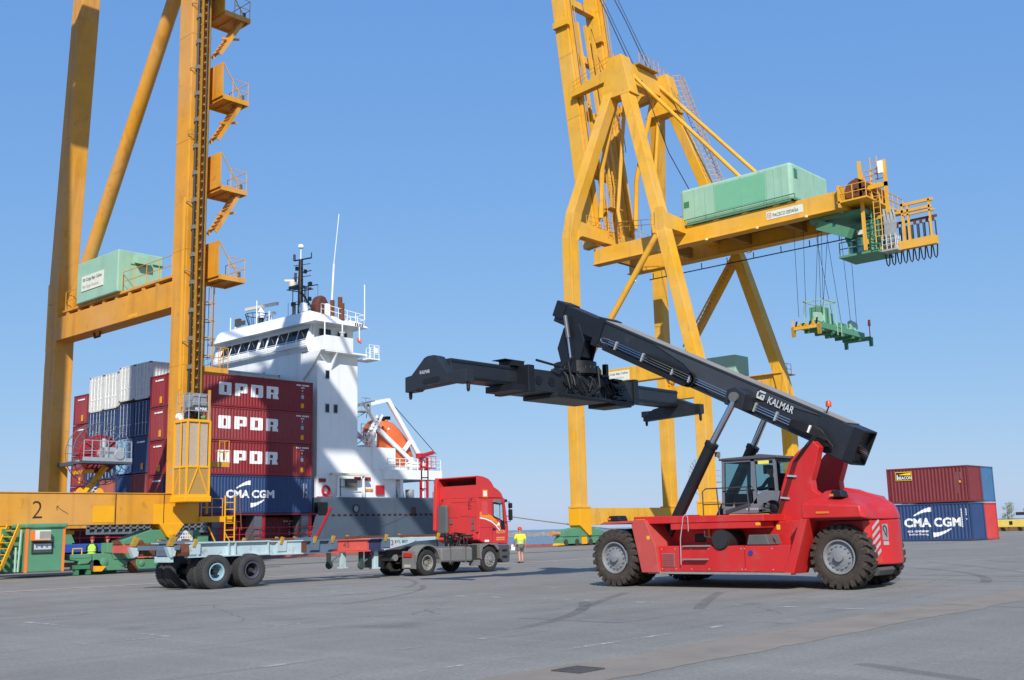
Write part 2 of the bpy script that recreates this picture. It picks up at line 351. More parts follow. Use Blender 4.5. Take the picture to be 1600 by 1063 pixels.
# crane rails: steel head in a concrete beam
def faded(name, c, keep, scale, most=1.):
    m = bpy.data.materials.new(name); m.use_nodes = True; n = m.node_tree.nodes; l = m.node_tree.links; b = n['Principled BSDF']; b.inputs['Roughness'].default_value = .85
    tc = n.new('ShaderNodeTexCoord'); z = n.new('ShaderNodeTexNoise'); z.inputs['Scale'].default_value = scale; z.inputs['Detail'].default_value = 9; z.inputs['Roughness'].default_value = .75; l.new(tc.outputs['Object'], z.inputs['Vector'])
    r = n.new('ShaderNodeMapRange'); r.inputs[1].default_value = keep; r.inputs[2].default_value = keep+.12; r.inputs[4].default_value = most; l.new(z.outputs[0], r.inputs[0])
    t = n.new('ShaderNodeBsdfTransparent'); k = n.new('ShaderNodeMixShader'); l.new(r.outputs[0], k.inputs[0]); l.new(t.outputs[0], k.inputs[1]); l.new(b.outputs[0], k.inputs[2]); l.new(k.outputs[0], n['Material Output'].inputs[0])
    v = n.new('ShaderNodeMapRange'); v.inputs[3].default_value = .75; v.inputs[4].default_value = 1.2; l.new(z.outputs[0], v.inputs[0])
    mx = n.new('ShaderNodeVectorMath'); mx.operation = 'SCALE'; mx.inputs[0].default_value = lin(c); l.new(v.outputs[0], mx.inputs['Scale']); l.new(mx.outputs[0], b.inputs['Base Color'])
    return m
def rag(m, x0, x1, y0, y1, z, amp, step, ax='y', seed=1):
    """sheet with ragged long edges"""
    r = random.Random(seed); L0, L1 = (y0, y1) if ax == 'y' else (x0, x1); k = max(2, int((L1-L0)/step)); a = b = 0; vs = []
    for i in range(k+1):
        t = L0+(L1-L0)*i/k; a = a*.6+r.uniform(-amp, amp); b = b*.6+r.uniform(-amp, amp)
        vs += [(x0+a, t, z), (x1+b, t, z)] if ax == 'y' else [(t, y0+a, z), (t, y1+b, z)]
    return m.add(vs, [(2*i, 2*i+1, 2*i+3, 2*i+2) for i in range(k)])
STRIP = pm('strip_concrete', '#a49d90', .9, var=.2, scale=1.2, dirt=.35, dirtc='#716d66', bump=.15)
TAN = pm('strip_tan_concrete', '#8c8274', .9, var=.16, scale=.9, dirt=.6, dirtc='#6d6a66', bump=.15)
rag(M(), -37.95, -37.2, -60, 176, .004, .02, 1.0, seed=5).build('rail_beam', STRIP, ground, fixn=False)
rag(M(), -37.02, -36.6, -60, 176, .004, .05, .6, seed=6).build('rail_beam', STRIP, ground, fixn=False)
M().box(-37.19, -37.03, -60, 176, -.02, .012).build('rail', RUST, ground)
for x in (-52.2, -67.6):
    M().box(x-.3, x+.3, -60, 176, -.05, .003).build('rail_beam', STRIP, ground)
    M().box(x-.06, x+.06, -60, 176, .0, .03).build('rail', pm('rail_steel', '#4b4844', .5, metal=.6), ground)
rag(M(), -8.82, -7.6, -20, 150, .004, .06, .3, seed=8).build('drain_strip', TAN, ground, fixn=False)
PAINT = faded('worn_line_paint', '#b4b3ae', .47, 1.6); PAINT2 = faded('very_worn_line_paint', '#a3a29e', .50, 1.2)
lines = [(-27.9, -27.78, 19.9, 46, 0), (-20.5, -20.38, 10, 30, 1), (-23.4, -23.28, 8, 30, 1), (-17.3, -17.16, 6, 24, 1), (-12.1, -11.98, 2, 14, 1), (-10.0, -9.88, 9, 16, 0), (-14.5, -14.38, 18, 40, 1), (-30.2, -29.9, 23.9, 24.1, 0)]
for i, (x0, x1, y0, y1, k) in enumerate(lines): rag(M(), x0, x1, y0, y1, .005, .012, .4, seed=20+i).build('painted_line', (PAINT, PAINT2)[k], ground, fixn=False)
for i, (x0, x1, y, k) in enumerate([(-29.5, -8.9, 20.05, 0), (-23.9, -20.8, 10.1, 0), (-18.4, -17.1, 9.95, 0), (-26, -9, 33.0, 1), (-20, 20, 47, 1), (-10.5, 30, 60, 1)]):
    rag(M(), x0, x1, y, y+.15, .0055, .012, .4, ax='x', seed=40+i).build('painted_line', (PAINT, PAINT2)[k], ground, fixn=False)
# repaired patches, a shade off the old surface
for i, (x0, x1, y0, y1, c_) in enumerate(((-26.4, -24.0, 17.5, 22.5, '#8b887f'), (-14.2, -11.8, 15.6, 17.0, '#7d7a74'), (-12.0, -9.4, 34.0, 37.5, '#8a8780'))):
    rag(M(), x0, x1, y0, y1, .0035, .03, .35, seed=90+i).build('repair_patch', pm('patch_'+c_[1:], c_, .9, var=.2, scale=2.5, dirt=.4, dirtc='#7a7872', bump=.3, fine=60), ground, fixn=False)
# rubber arcs left by the stackers and lorries
TMK = faded('tyre_rubber_mark', '#4c4b49', .36, .6, .18); rk = random.Random(77)
for i in range(16):
    cxm, cym = rk.uniform(-30, 4), rk.uniform(9, 44); rad = rk.choice((14, 22, 40, 70)); a0 = rk.uniform(0, 360); sw = rk.uniform(300, 700)/rad; wd = rk.uniform(.16, .34)
    ox, oy = cxm-rad*math.cos(R(a0)), cym-rad*math.sin(R(a0))
    for d in ((0, 2.4) if i % 2 else (0,)):
        vs = []; K = 26
        for j in range(K+1):
            t = R(a0-sw/2+sw*j/K); vs += [(ox+(rad+d)*math.cos(t), oy+(rad+d)*math.sin(t), .0062+i*.0001), (ox+(rad+d+wd)*math.cos(t), oy+(rad+d+wd)*math.sin(t), .0062+i*.0001)]
        M().add(vs, [(2*j, 2*j+1, 2*j+3, 2*j+2) for j in range(K)]).build('tyre_mark', TMK, ground, fixn=False)
# drain grate in the strip
gr = thing('drain_grate', 'dark iron drain grate set in the tan concrete strip in the foreground', 'grate', (-8.38, 10.25, 0))
gm = M().box(-8.6, -8.17, 10.0, 10.04, .004, .02).box(-8.6, -8.17, 10.44, 10.48, .004, .02).box(-8.6, -8.56, 10.04, 10.44, .004, .02).box(-8.21, -8.17, 10.04, 10.44, .004, .02)
IRON = pm('cast_iron', '#5a5753', .7, metal=.3, var=.25, scale=9)
gm.build('frame', IRON, gr)
for i in range(8): M().box(-8.555, -8.215, 10.05+i*.048, 10.084+i*.048, .006, .018).build('bar', IRON, gr)
M().box(-8.56, -8.21, 10.04, 10.44, .0045, .0052).build('sump', pm('sump_dark', '#2b2a28', .9), gr)
# ================================================================ shipping containers
class Corr:
    """trapezoid corrugation: depth in, as a function of the running coordinate"""
    def __init__(s, u0, per, dep): s.u0, s.p, s.d = u0, per, dep
    K = ((0, 0), (.28, 0), (.5, -1), (.78, -1), (1, 0))
    def __call__(s, u):
        t = ((u-s.u0)/s.p) % 1.0
        for (a, x), (b, y) in zip(s.K[:-1], s.K[1:]):
            if t <= b: return s.d*(x+(y-x)*(t-a)/(b-a))
        return 0
    def breaks(s, a, b):
        k = math.floor((a-s.u0)/s.p); out = []
        while True:
            for t, _ in s.K[:-1]:
                u = s.u0+(k+t)*s.p
                if u > b: return out
                if u > a: out.append(u)
            k += 1
def corr_sheet(m, cf, u0, u1, z0, z1, fn):
    us = [u0]+cf.breaks(u0, u1)+[u1]; vs = []
    for u in us: d = cf(u); vs += [fn(u, d, z0), fn(u, d, z1)]
    m.add(vs, [(2*i, 2*i+2, 2*i+3, 2*i+1) for i in range(len(us)-1)])
def cmat(name, c, **k):
    return pm('container_'+name, c, .55, var=k.get('var', .1), scale=.9, dirt=k.get('dirt', .22), dirtc=k.get('dirtc', '#4c2c22'), streak=k.get('streak', .22), fades=k.get('fades', .14), bump=.3, fine=1.4)
FR = .14
def container(label, x0, x1, y0, y1, z0, z1, mat, long='y', near='wall', group=None, rods=GALV, marks=True, framemat=None, endmat=None, name='shipping_container', rodmat=None):
    """faces that matter: +X and -Y. near = what the -Y (long y) or +X (long x) end shows: 'wall', 'door', 'reefer'"""
    t = thing(name, label, 'container', ((x0+x1)/2, (y0+y1)/2, z0), group); t['u0'] = y0 if long == 'y' else x0
    fm = framemat or mat; f = M(); e = .06
    for xa in (x0, x1-FR):
        for ya in (y0, y1-FR): f.box(xa, xa+FR, ya, ya+FR, z0+.12, z1-.12)
    for z, h in ((z0+.02, .14), (z1-.1, .1)):
        f.box(x0+FR, x1-FR, y0+.01, y0+.1, z, z+h); f.box(x0+FR, x1-FR, y1-.1, y1-.01, z, z+h)
        f.box(x0+.01, x0+.1, y0+FR, y1-FR, z, z+h); f.box(x1-.1, x1-.01, y0+FR, y1-FR, z, z+h)
    f.build('frame', fm, t)
    cs = M()
    for xa in (x0-.004, x1-.174):
        for ya in (y0-.004, y1-.174):
            for za in (z0, z1-.118): cs.box(xa, xa+.178, ya, ya+.178, za, za+.118)
    cs.build('corner_castings', pm('casting_rust', '#5b4034', .8, var=.25, scale=5), t)
    za, zb = z0+.16, z1-.1; cfs = {}
    c1 = Corr(y0 if long == 'y' else x0, .28, .045)
    def side(k, s):
        m = M()
        if long == 'y':
            X = x1-.03 if s > 0 else x0+.03; corr_sheet(m, c1, y0+FR, y1-FR, za, zb, lambda u, d, z: (X+s*d, u, z))
        else:
            Y = y0+.03 if s < 0 else y1-.03; corr_sheet(m, c1, x0+FR, x1-FR, za, zb, lambda u, d, z: (u, Y+s*d, z))
        return m.build('side_wall', mat, t, fixn=False)
    sides = (side('a', 1), side('b', -1))
    ce = Corr(0, .23, .04)
    for s in (1, -1):
        m = M(); isnear = (s < 0) if long == 'y' else (s > 0); kind = near if isnear else 'wall'
        if kind == 'wall':
            if long == 'y': Y = y0+.03 if s < 0 else y1-.03; corr_sheet(m, ce, x0+FR, x1-FR, za, zb, lambda u, d, z: (u, Y+s*d, z))
            else: X = x1-.03 if s > 0 else x0+.03; corr_sheet(m, ce, y0+FR, y1-FR, za, zb, lambda u, d, z: (X+s*d, u, z))
            m.build('end_wall', endmat or mat, t, fixn=False)
        else:
            # door pair on the -Y end (long y only)
            xm = (x0+x1)/2
            for a, b in ((x0+FR, xm-.01), (xm+.01, x1-FR)):
                dm = M(); 
                if kind == 'door':
                    n = 5; hh = (zb-za)/n
                    dm.box(a, b, y0+.07, y0+.1, za, zb)
                    for i in range(n): dm.box(a+.06, b-.06, y0+.035, y0+.07, za+i*hh+.1, za+(i+1)*hh-.1)
                else: dm.box(a, b, y0+.03, y0+.1, za, zb)
                d = dm.build('door', endmat or mat, t)
                for q in (.25, .72):
                    xx = a+(b-a)*q; M().cyl((xx, y0+.005, za-.05), (xx, y0+.005, zb+.03), .028, n=6).box(xx-.07, xx+.16, y0-.02, y0+.03, za+.85, za+.93).build('lock_rod', rodmat or rods, d)
                    M().box(xx-.06, xx+.06, y0-.005, y0+.035, za+.25, za+.33).box(xx-.06, xx+.06, y0-.005, y0+.035, zb-.35, zb-.27).build('rod_bracket', fm, d)
    r = M().box(x0+.05, x1-.05, y0+.05, y1-.05, z1-.06, z1-.03); n = int(((y1-y0) if long == 'y' else (x1-x0))/.5)
    for i in range(n):
        if long == 'y': r.box(x0+.15, x1-.15, y0+.3+i*.5, y0+.5+i*.5, z1-.03, z1-.012)
        else: r.box(x0+.3+i*.5, x0+.5+i*.5, y0+.15, y1-.15, z1-.03, z1-.012)
    r.build('roof', mat, t)
    if marks and near == 'wall' and long == 'y':
        m = M(); u = (0, 1, 0)
        for k in range(2): m.box(x0+1.1+k*.0, x0+1.25, y0-.004, y0+.01, zb-.4-k*0, zb-.3)
        m2 = M().box(x0+.75, x0+1.0, y0-.004, y0+.008, zb-.38, zb-.26).box(x0+1.1, x0+1.95, y0-.004, y0+.008, zb-.38, zb-.26); m2.build('number_marking', WLET, t)
        M().box(x0+1.45, x0+1.8, y0-.004, y0+.008, za+.1, za+.62).build('warning_sticker', pm('sticker_yellow', '#e6a31c', .6), t)
    return t, sides, c1
# block letters O P D R as solid slabs with square counters
def slab_letters(s):
    """bm mesh in a 1-unit-high box; heavy slab letters with small counters, each as quads"""
    def rr(x0, x1, y0, y1): return [(x0, y0), (x1, y0), (x1, y1), (x0, y1)]
    W = .92; G = .26; me = bpy.data.meshes.new('slab'); vs = []; fs = []; x = 0
    def add(poly):
        o = len(vs); vs.extend((p[0]+x, p[1], 0) for p in poly); fs.append(tuple(range(o, o+len(poly))))
    c = .09
    for ch in s:
        if ch == 'O':
            add([(c, 0), (W-c, 0), (W-.02, .02), (W, c), (W-.33, .22), (.33, .22), (0, c), (.02, .02)]); add([(0, c), (.36, .22), (.36, .78), (0, 1-c)]); add([(W, c), (W, 1-c), (W-.36, .78), (W-.36, .22)]); add([(0, 1-c), (.36, .78), (W-.36, .78), (W, 1-c), (W-.02, .98), (W-c, 1), (c, 1), (.02, .98)])
        elif ch == 'P':
            add(rr(0, .36, 0, 1)); add([(.36, .24), (W-c, .24), (W-.02, .26), (W, .24+c), (W-.34, .45), (.36, .45)]); add([(W, .24+c), (W, 1-c), (W-.34, .76), (W-.34, .45)]); add([(.36, .76), (W-.34, .76), (W, 1-c), (W-.02, .98), (W-c, 1), (.36, 1)])
        elif ch == 'D':
            add(rr(0, .36, 0, 1)); add([(.36, 0), (W-c, 0), (W-.02, .02), (W, c), (W-.36, .22), (.36, .22)]); add([(W, c), (W, 1-c), (W-.36, .78), (W-.36, .22)]); add([(.36, .78), (W-.36, .78), (W, 1-c), (W-.02, .98), (W-c, 1), (.36, 1)])
        elif ch == 'R':
            add(rr(0, .36, 0, 1)); add([(.36, .36), (W-.06, .36), (W, .45), (W-.34, .5), (.36, .5)]); add([(W, .45), (W, 1-c), (W-.34, .76), (W-.34, .5)]); add([(.36, .76), (W-.34, .76), (W, 1-c), (W-.02, .98), (W-c, 1), (.36, 1)]); add([(.50, 0), (W+.04, 0), (W-.08, .36), (.50, .36)])
        x += W+G
    me.from_pydata(vs, [], fs); return me
def side_code(t, y, z1, x, cf, vertical=False):
    """rows of small code marks near the far end of a side wall"""
    m = M()
    def blk(a, b, c, d): 
        vs = []; us = [a]+cf.breaks(a, b)+[b]
        for u in us: vs += [(x+cf(u)+.004, u, c), (x+cf(u)+.004, u, d)]
        m.add(vs, [(2*i, 2*i+2, 2*i+3, 2*i+1) for i in range(len(us)-1)])
    return m, blk
def opdr(label, x1, y0, z0, z1, mat, lower=False, letters='OPDR', group='red containers with four white letters on their long side'):
    t, sd, cf = container(label, x1-2.44, x1, y0, y0+12.19, z0, z1, mat, group=group)
    h = 1.0; L = y0+3.2
    if not lower: lettering('', (x1-.03, L, z0+.9), (0,1,0), (0,0,1), 5.58, h, WLET, t, 'lettering', prof=cf, me=slab_letters(letters))
    else: lettering('', (x1-.03, y0+6.9, z0+.9), (0,1,0), (0,0,1), 1.08, h, pm('faded_letter', '#8d7f80', .7), t, 'lettering', prof=cf, me=slab_letters('R'))
    m, blk = side_code(t, 0, 0, x1-.03, cf); e = y0+12.19
    for i in range(11):
        if i != 4: blk(e-1.62+i*.115, e-1.62+i*.115+.085, z1-.36, z1-.24)
    for i in range(4): blk(e-1.2+i*.1, e-1.2+i*.1+.07, z1-.56, z1-.46)
    blk(e-1.06, e-1.0, z1-.82, z1-.68); blk(e-1.05, e-1.0, z1-1.02, z1-.98)
    m.build('code_marking', WLET, t, fixn=False)
    m, blk = side_code(t, 0, 0, x1-.03, cf); blk(e-1.15, e-.9, z1-1.42, z1-1.12); m.build('class_plate', pm('sticker_blue_white', '#9fb0d0', .6), t, fixn=False)
    if not lower: m, blk = side_code(t, 0, 0, x1-.03, cf); blk(e-1.2, e-.88, z0+.34, z0+.72); m.build('height_sticker', pm('sticker_yellow', '#e6a31c', .6), t, fixn=False)
    return t
def swoosh(t, org, u, cf, w, h, flip):
    """tapering arc stroke on a corrugated side"""
    u = V3(u); n = u.cross(YUP); org = V3(org); vs = []; K = 70
    for i in range(K+1):
        a = i/K; x = a*w; y = h*math.sin(a*math.pi*.5)
        th = .05+.13*a
        if flip: x = w-x; y = -y; 
        base = org+u*x+YUP*y
        for sgn in (-1, 1):
            p = base+YUP*sgn*th; vs.append(p+n*(cf(p.dot(u))+.006))
    m = M().add(vs, [(2*i, 2*i+2, 2*i+3, 2*i+1) for i in range(K)])
    return m.build('swoosh', WLET, t, fixn=False)
CR = cmat('crimson', '#861c24', streak=.3); CR2 = cmat('crimson_worn', '#8a272d', fades=.22, dirt=.35); CB = cmat('blue', '#24406c', dirt=.22); CBD = cmat('navy', '#2f4670', dirt=.3); CBL = cmat('light_blue', '#7cb2d2', dirt=.35)
CW = cmat('reefer_white', '#cdcfc9', dirt=.5, dirtc='#857263', streak=.5); CBR = cmat('brown_red', '#8c3f38'); CMB = cmat('maroon', '#73282d', fades=.06); CRR = cmat('bright_red', '#bf3936', dirt=.15); CSB = cmat('steel_blue', '#3d6890', dirt=.35)
YB = 43.1
RZ = [3.43, 6.39, 9.06, 11.69, 14.25]
# outer tier facing the quay
t, sd, cf = container('blue container with white letters between two swooshes, lowest of the tier on the ship', -75.44, -73.0, YB, YB+12.19, RZ[0], RZ[1]-.03, CB)

lettering('CMA CGM', (-73.03, 47.15, RZ[0]+1.18), (0,1,0), YUP, 4.42, .63, WLET, t, prof=cf, bold=.035, spacing=1.0)
swoosh(t, (-73.03, 48.07, 5.38), (0,1,0), cf, 1.25, .42, False); swoosh(t, (-73.03, 49.35, 4.47), (0,1,0), cf, 1.28, .42, True)
m, blk = side_code(t, 0, 0, -73.03, cf); e = YB+12.19
for i in range(9): blk(e-.85, e-.78, RZ[0]+1.25+i*.13, RZ[0]+1.33+i*.13)
for i in range(4): blk(e-.62, e-.54, RZ[0]+2.0+i*.1, RZ[0]+2.07+i*.1)
m.build('code_marking', WLET, t, fixn=False)
m, blk = side_code(t, 0, 0, -73.03, cf); blk(e-.64, e-.52, RZ[0]+1.2, RZ[0]+1.34); blk(e-.64, e-.52, RZ[0]+1.6, RZ[0]+1.72); m.build('height_sticker', pm('sticker_yellow', '#e6a31c', .6), t, fixn=False)
for i, l in enumerate(('red container with four white block letters resting directly on the blue one', 'red lettered container on the ship, middle of the three stacked above the blue one', 'red container with four white block letters, topmost of the tier before the ship superstructure')):
    opdr(l, -73.0, YB, RZ[i+1], RZ[i+2]-.03, (CR, CR2, CR)[i])
opdr('dark red container down inside the ship deck posts, only one faded letter showing', -74.6, YB, .55, 3.1, CR2, lower=True, group=None)
container('pale grey container whose roof edge shows above the topmost red lettered one', -80.4, -77.95, YB+.2, YB+12.4, RZ[3]+.9, RZ[4]+1.2, CW)
# ends facing the bow: columns behind the outer tier
rows = [(3.6, 6.42), (6.44, 9.07), (9.1, 11.68), (11.7, 14.2)]
for i, (a, b) in enumerate(rows):
    container(('crimson container end partly hidden by the sill, lowest beside the lift leg', 'crimson container end, second up in the column beside the lift leg', 'crimson container end, third up in the column beside the lift leg', 'crimson container end, top of the column beside the lift leg')[i], -77.72, -75.48, YB, YB+6.06, a, b-.02, (CR2, CR)[i % 2], group='crimson container ends on the ship')
W = [(-80.3, -77.86), (-82.78, -80.34), (-85.4, -82.96), (-87.88, -85.44)]
zt = [12.52, 12.6, 12.46, 12.42]
for i, (a, b) in enumerate(W):
    container(('white refrigerated container with lock rods, rightmost of the top row', 'white refrigerated container with lock rods, second from the right of the top row', 'stained white refrigerated container, third from the right and set a step lower', 'stained white refrigerated container, leftmost of the white ones in the top row')[i], a, b, YB+.02, YB+6.06, zt[i]+(.04 if i < 2 else -.22), 15.5-(0 if i < 2 else .28), CW, near='reefer', rodmat=WLET, group='white refrigerated containers on the ship')
lab = [('blue container with double doors under the right white one, patched light blue', 'door', CB), ('dark blue container with double doors and white rods, beside the patched one', 'door', CBD), ('grey-blue container with double doors, third in the row under the white ones', 'door', CB), ('grey-blue container with double doors, leftmost in the row under the white ones', 'door', CBD)]
for i, (a, b) in enumerate(W):
    container(lab[i][0], a, b, YB+.02, YB+6.06, 9.62-(0 if i < 2 else .2), 12.42-(0 if i < 2 else .24), lab[i][2], near='door', group='blue containers with doors to the bow')
container('navy corrugated container end beside the light blue doors', W[0][0], W[0][1], YB+.02, YB+6.06, 6.72, 9.58, CBD, near='wall')
container('light blue container with rusty double doors beside the cable reel', W[1][0], W[1][1], YB+.02, YB+6.06, 6.78, 9.58, CBL, near='door')
container('grey-blue container doors seen through the spokes of the cable reel', W[2][0], W[2][1], YB+.02, YB+6.06, 6.5, 9.3, CB, near='door')
container('blue container doors behind the left side of the cable reel', W[3][0], W[3][1], YB+.02, YB+6.06, 6.5, 9.3, CBD, near='door')
low = [('brown-red container end just above the sill beam', CBR), ('blue container end just above the sill beam', CB), ('rusty orange-brown container end under the cable reel', cmat('orange_brown', '#a5563f')), ('dark navy container end with white letters under the cable reel', CBD)]
for i, (a, b) in enumerate(W): 
    t, _, _ = container(low[i][0], a, b, YB+.02, YB+6.06, 3.75-(0 if i < 2 else .1), 6.66-(0 if i < 2 else .22), low[i][1], marks=False)
    if i == 3: lettering('CSC', (a+.45, YB+.03, 5.6), (1,0,0), YUP, 1.5, .38, WLET, t, bold=.02)
for i, (a, b) in enumerate([(3.5, 6.1), (6.12, 8.75), (8.78, 11.36), (11.4, 13.95)]):
    container(('crimson container end low at the left, under the reel bracket', 'crimson container end half hidden by the reel platform', 'crimson container end above the reel, beside the waterside leg', 'crimson container end at the far left, top of its column')[i], -90.6, -88.16, YB+.02, YB+6.06, a, b-.02, CR2 if i % 2 else CR, group='crimson container ends beside the waterside leg')
# stack on the yard at the right (long sides along X, facing the camera)
def yardbox(label, x0, x1, y0, y1, z0, z1, mat): return container(label, x0, x1, y0, y1, z0, z1, mat, long='x', near='wall')
YC = 85.85
t1, sd, cf = yardbox('blue container with a big white six-letter name and swooshes, on the yard', -37.0, -30.76, YC, YC+2.75, .02, 2.92, CB)
lettering('CMA CGM', (-36.12, YC+.03, 1.1), (1,0,0), YUP, 4.48, .71, WLET, t1, prof=cf, bold=.035)
lettering('eco container', (-35.94, YC+.03, .7), (1,0,0), YUP, 1.76, .2, WLET, t1, prof=cf, bold=.02); lettering('bamboo flooring', (-35.8, YC+.03, .43), (1,0,0), YUP, 1.53, .19, WLET, t1, prof=cf, bold=.01)
swoosh(t1, (-35.33, YC+.03, 2.0), (1,0,0), cf, 1.44, .46, False); swoosh(t1, (-33.87, YC+.03, .95), (1,0,0), cf, 1.44, .46, True)
def codes(t, cf, x, z0, z1, n):
    m = M()
    for i in range(n):
        z = z0+(z1-z0)*i/n; m.add([(x, YC+.026-cf(x), z), (x+.09, YC+.026-cf(x+.09), z), (x+.09, YC+.026-cf(x+.09), z+.09), (x, YC+.026-cf(x), z+.09)], [(0,1,2,3)])
    m.build('code_marking', WLET, t, fixn=False)
codes(t1, cf, -31.62, 1.05, 2.5, 11); codes(t1, cf, -31.25, 1.95, 2.5, 4); codes(t1, cf, -31.25, 1.62, 1.75, 1)
t2, sd, cf = yardbox('maroon container with a small black and yellow beacon sign, on top of the blue one', -37.26, -30.76, YC, YC+2.75, 2.98, 5.78, CMB)
sg = M(); sx0, sx1, sz0, sz1 = -36.52, -35.18, 4.8, 5.5
M().box(sx0, sx1, YC-.012, YC+.03, sz0, sz1).build('sign_board', pm('sign_black', '#15130f', .5), t2)
YSG = pm('sign_yellow', '#f2c81e', .5)
M().box(sx0, sx1, YC-.016, YC-.013, sz1-.05, sz1).box(sx0, sx1, YC-.016, YC-.013, sz0, sz0+.04).box(sx0, sx0+.04, YC-.016, YC-.013, sz0+.04, sz1-.05).box(sx1-.04, sx1, YC-.016, YC-.013, sz0+.04, sz1-.05).build('sign_border', YSG, t2)
M().prism([(sx0+.3, sz1-.2), (sx1-.08, sz1-.08), (sx1-.08, sz1-.3), (sx0+.3, sz1-.24)], 'y', YC-.018, YC-.0135).build('beam_graphic', YSG, t2)
lettering('BEACON', (sx0+.24, YC-.015, sz0+.1), (1,0,0), YUP, 1.05, .24, WLET, t2, bold=.02)
M().prism([(sx0+.1, sz0+.1), (sx0+.2, sz0+.1), (sx0+.18, sz1-.2), (sx0+.12, sz1-.2)], 'y', YC-.02, YC-.0135).build('tower_graphic', WLET, t2)
codes(t2, cf, -31.72, 3.7, 5.3, 11); codes(t2, cf, -31.42, 4.75, 5.3, 4)
M().box(-31.5, -31.36, YC-.02, YC+.0, 4.45, 4.62).build('height_sticker', pm('sticker_yellow', '#e6a31c', .6), t2)
yardbox('light steel-blue container behind the maroon one at the right of the yard stack', -37.1, -30.76, YC+2.85, YC+5.55, 2.98, 5.78, CSB)
yardbox('bright red container on the ground behind the blue one, right of the yard stack', -37.0, -30.76, YC+2.85, YC+5.55, .02, 2.9, CRR)
# ================================================================ wheels
def tyre(parent, c, ax, Rr, w, rim, nl, lug, side, rimmat, style='lug', mat=None, hub=True, face=.32, dual=False, name='tyre'):
    """tyre (> rim); ax = axle axis; side = +1/-1 along the axle toward the visible face"""
    mat = mat or RUB; m = M(); h = w/2; b = Rr-lug
    prof = [(rim, -h*.72), (rim+.03, -h*.86), (rim+(b-rim)*.35, -h), (rim+(b-rim)*.75, -h*.97), (b*.985, -h*.84), (b, -h*.7), (b, h*.7), (b*.985, h*.84), (rim+(b-rim)*.75, h*.97), (rim+(b-rim)*.35, h), (rim+.03, h*.86), (rim, h*.72)]
    m.lathe(prof, c, ax, 44)
    def P(r, a, t):
        p, q = r*math.cos(a), r*math.sin(a)
        return {'x': (c[0]+t, c[1]+p, c[2]+q), 'y': (c[0]+p, c[1]+t, c[2]+q)}[ax]
    da = 2*math.pi/nl
    def blockm(a0, a1, s0, s1, t0, t1, r0, r1a, r1b):
        m.add([P(r0, a0, t0), P(r0, a1, t0), P(r0*.985, a1+s1, t1), P(r0*.985, a0+s1, t1), P(r1a, a0, t0), P(r1a, a1, t0), P(r1b, a1+s1, t1), P(r1b, a0+s1, t1)], [(0,3,2,1),(4,5,6,7),(0,1,5,4),(1,2,6,5),(2,3,7,6),(3,0,4,7)])
    if style == 'lug':
        for i in range(nl):
            for s in (-1, 1):
                a = i*da+(da/2 if s > 0 else 0); sk = da*.42
                blockm(a, a+da*.56, 0, sk, s*h*.04, s*h*.86, b-.02, Rr, Rr*.992)
                # shoulder tongue running down the side wall
                a2 = a+sk; m.add([P(b*.9, a2, s*h*.9), P(b*.9, a2+da*.52, s*h*.9), P(Rr*.992, a2+da*.56, s*h*.86), P(Rr*.992, a2, s*h*.86), P(b*.86, a2, s*h*1.02), P(b*.86, a2+da*.5, s*h*1.02), P(Rr*.965, a2+da*.54, s*h*1.0), P(Rr*.965, a2+.0, s*h*1.0)],
                                 [(0,3,2,1),(4,5,6,7),(0,1,5,4),(1,2,6,5),(2,3,7,6),(3,0,4,7)])
    elif style == 'block':
        for i in range(nl):
            for k in range(5):
                t0 = -h*.86+k*h*.345; a = i*da+(k % 2)*da*.5
                blockm(a, a+da*.72, 0, 0, t0, t0+h*.29, b-.01, Rr, Rr)
    else:
        for k in range(5):
            t0 = -h*.7+k*h*.285; m.lathe([(b-.002, t0), (Rr, t0+.004), (Rr, t0+h*.2), (b-.002, t0+h*.204)], c, ax, 44)
    o = m.build(name, mat, parent, smooth=35, fixn=True)
    if hub:
        rm = M(); f = side*h
        rm.lathe([(rim+.012, f*.9), (rim+.015, f*.96), (rim-.02, f*.97), (rim-.035, f*.9), (rim-.05, f*face), (rim*.55, f*(face+.12)), (rim*.45, f*(face+.16)), (rim*.30, f*(face+.2)), (rim*.28, f*(face+.52)), (0.002, f*(face+.56))], c, ax, 28)
        k = 10 if Rr < .7 else 14
        for i in range(k):
            an = 2*math.pi*i/k; r = rim*.68; t = f*(face+.07)
            p0, p1 = P(r, an, t-side*.01), P(r, an, t+side*.05); rm.cyl(p0, p1, .022, n=6)
        rm.build('rim', rimmat, o, smooth=35)
    return o
# ================================================================ reach stacker
RED = pm('stacker_red', '#c4201f', .42, var=.1, scale=.8, dirt=.42, dirtc='#9c6656', streak=.25, fades=.05)
REDM = pm('stacker_red_dusty', '#b84a44', .6, var=.1, scale=1.2, dirt=.3, dirtc='#a0807a')
CHG = pm('boom_charcoal', '#23272d', .42, var=.12, scale=.9, dirt=.25, dirtc='#4e4f50', streak=.15)
CHD = pm('boom_dark', '#14181d', .45, var=.1)
GRYC = pm('cab_grey', '#6b7076', .45, var=.06)
TUB = pm('rubber_dusty_brown', '#3d352f', .9, var=.22, scale=4, dirt=.6, dirtc='#64574b', bump=.25)
RIMG = pm('rim_grey', '#85878a', .5, metal=.1, var=.1, scale=4, dirt=.25, dirtc='#4c4640')
SC = 27.3
st = thing('reach_stacker', 'big red reach stacker with raised charcoal boom and telescopic spreader', 'reach stacker', (-15.5, SC, 0))
def mir(y): return 2*SC-y
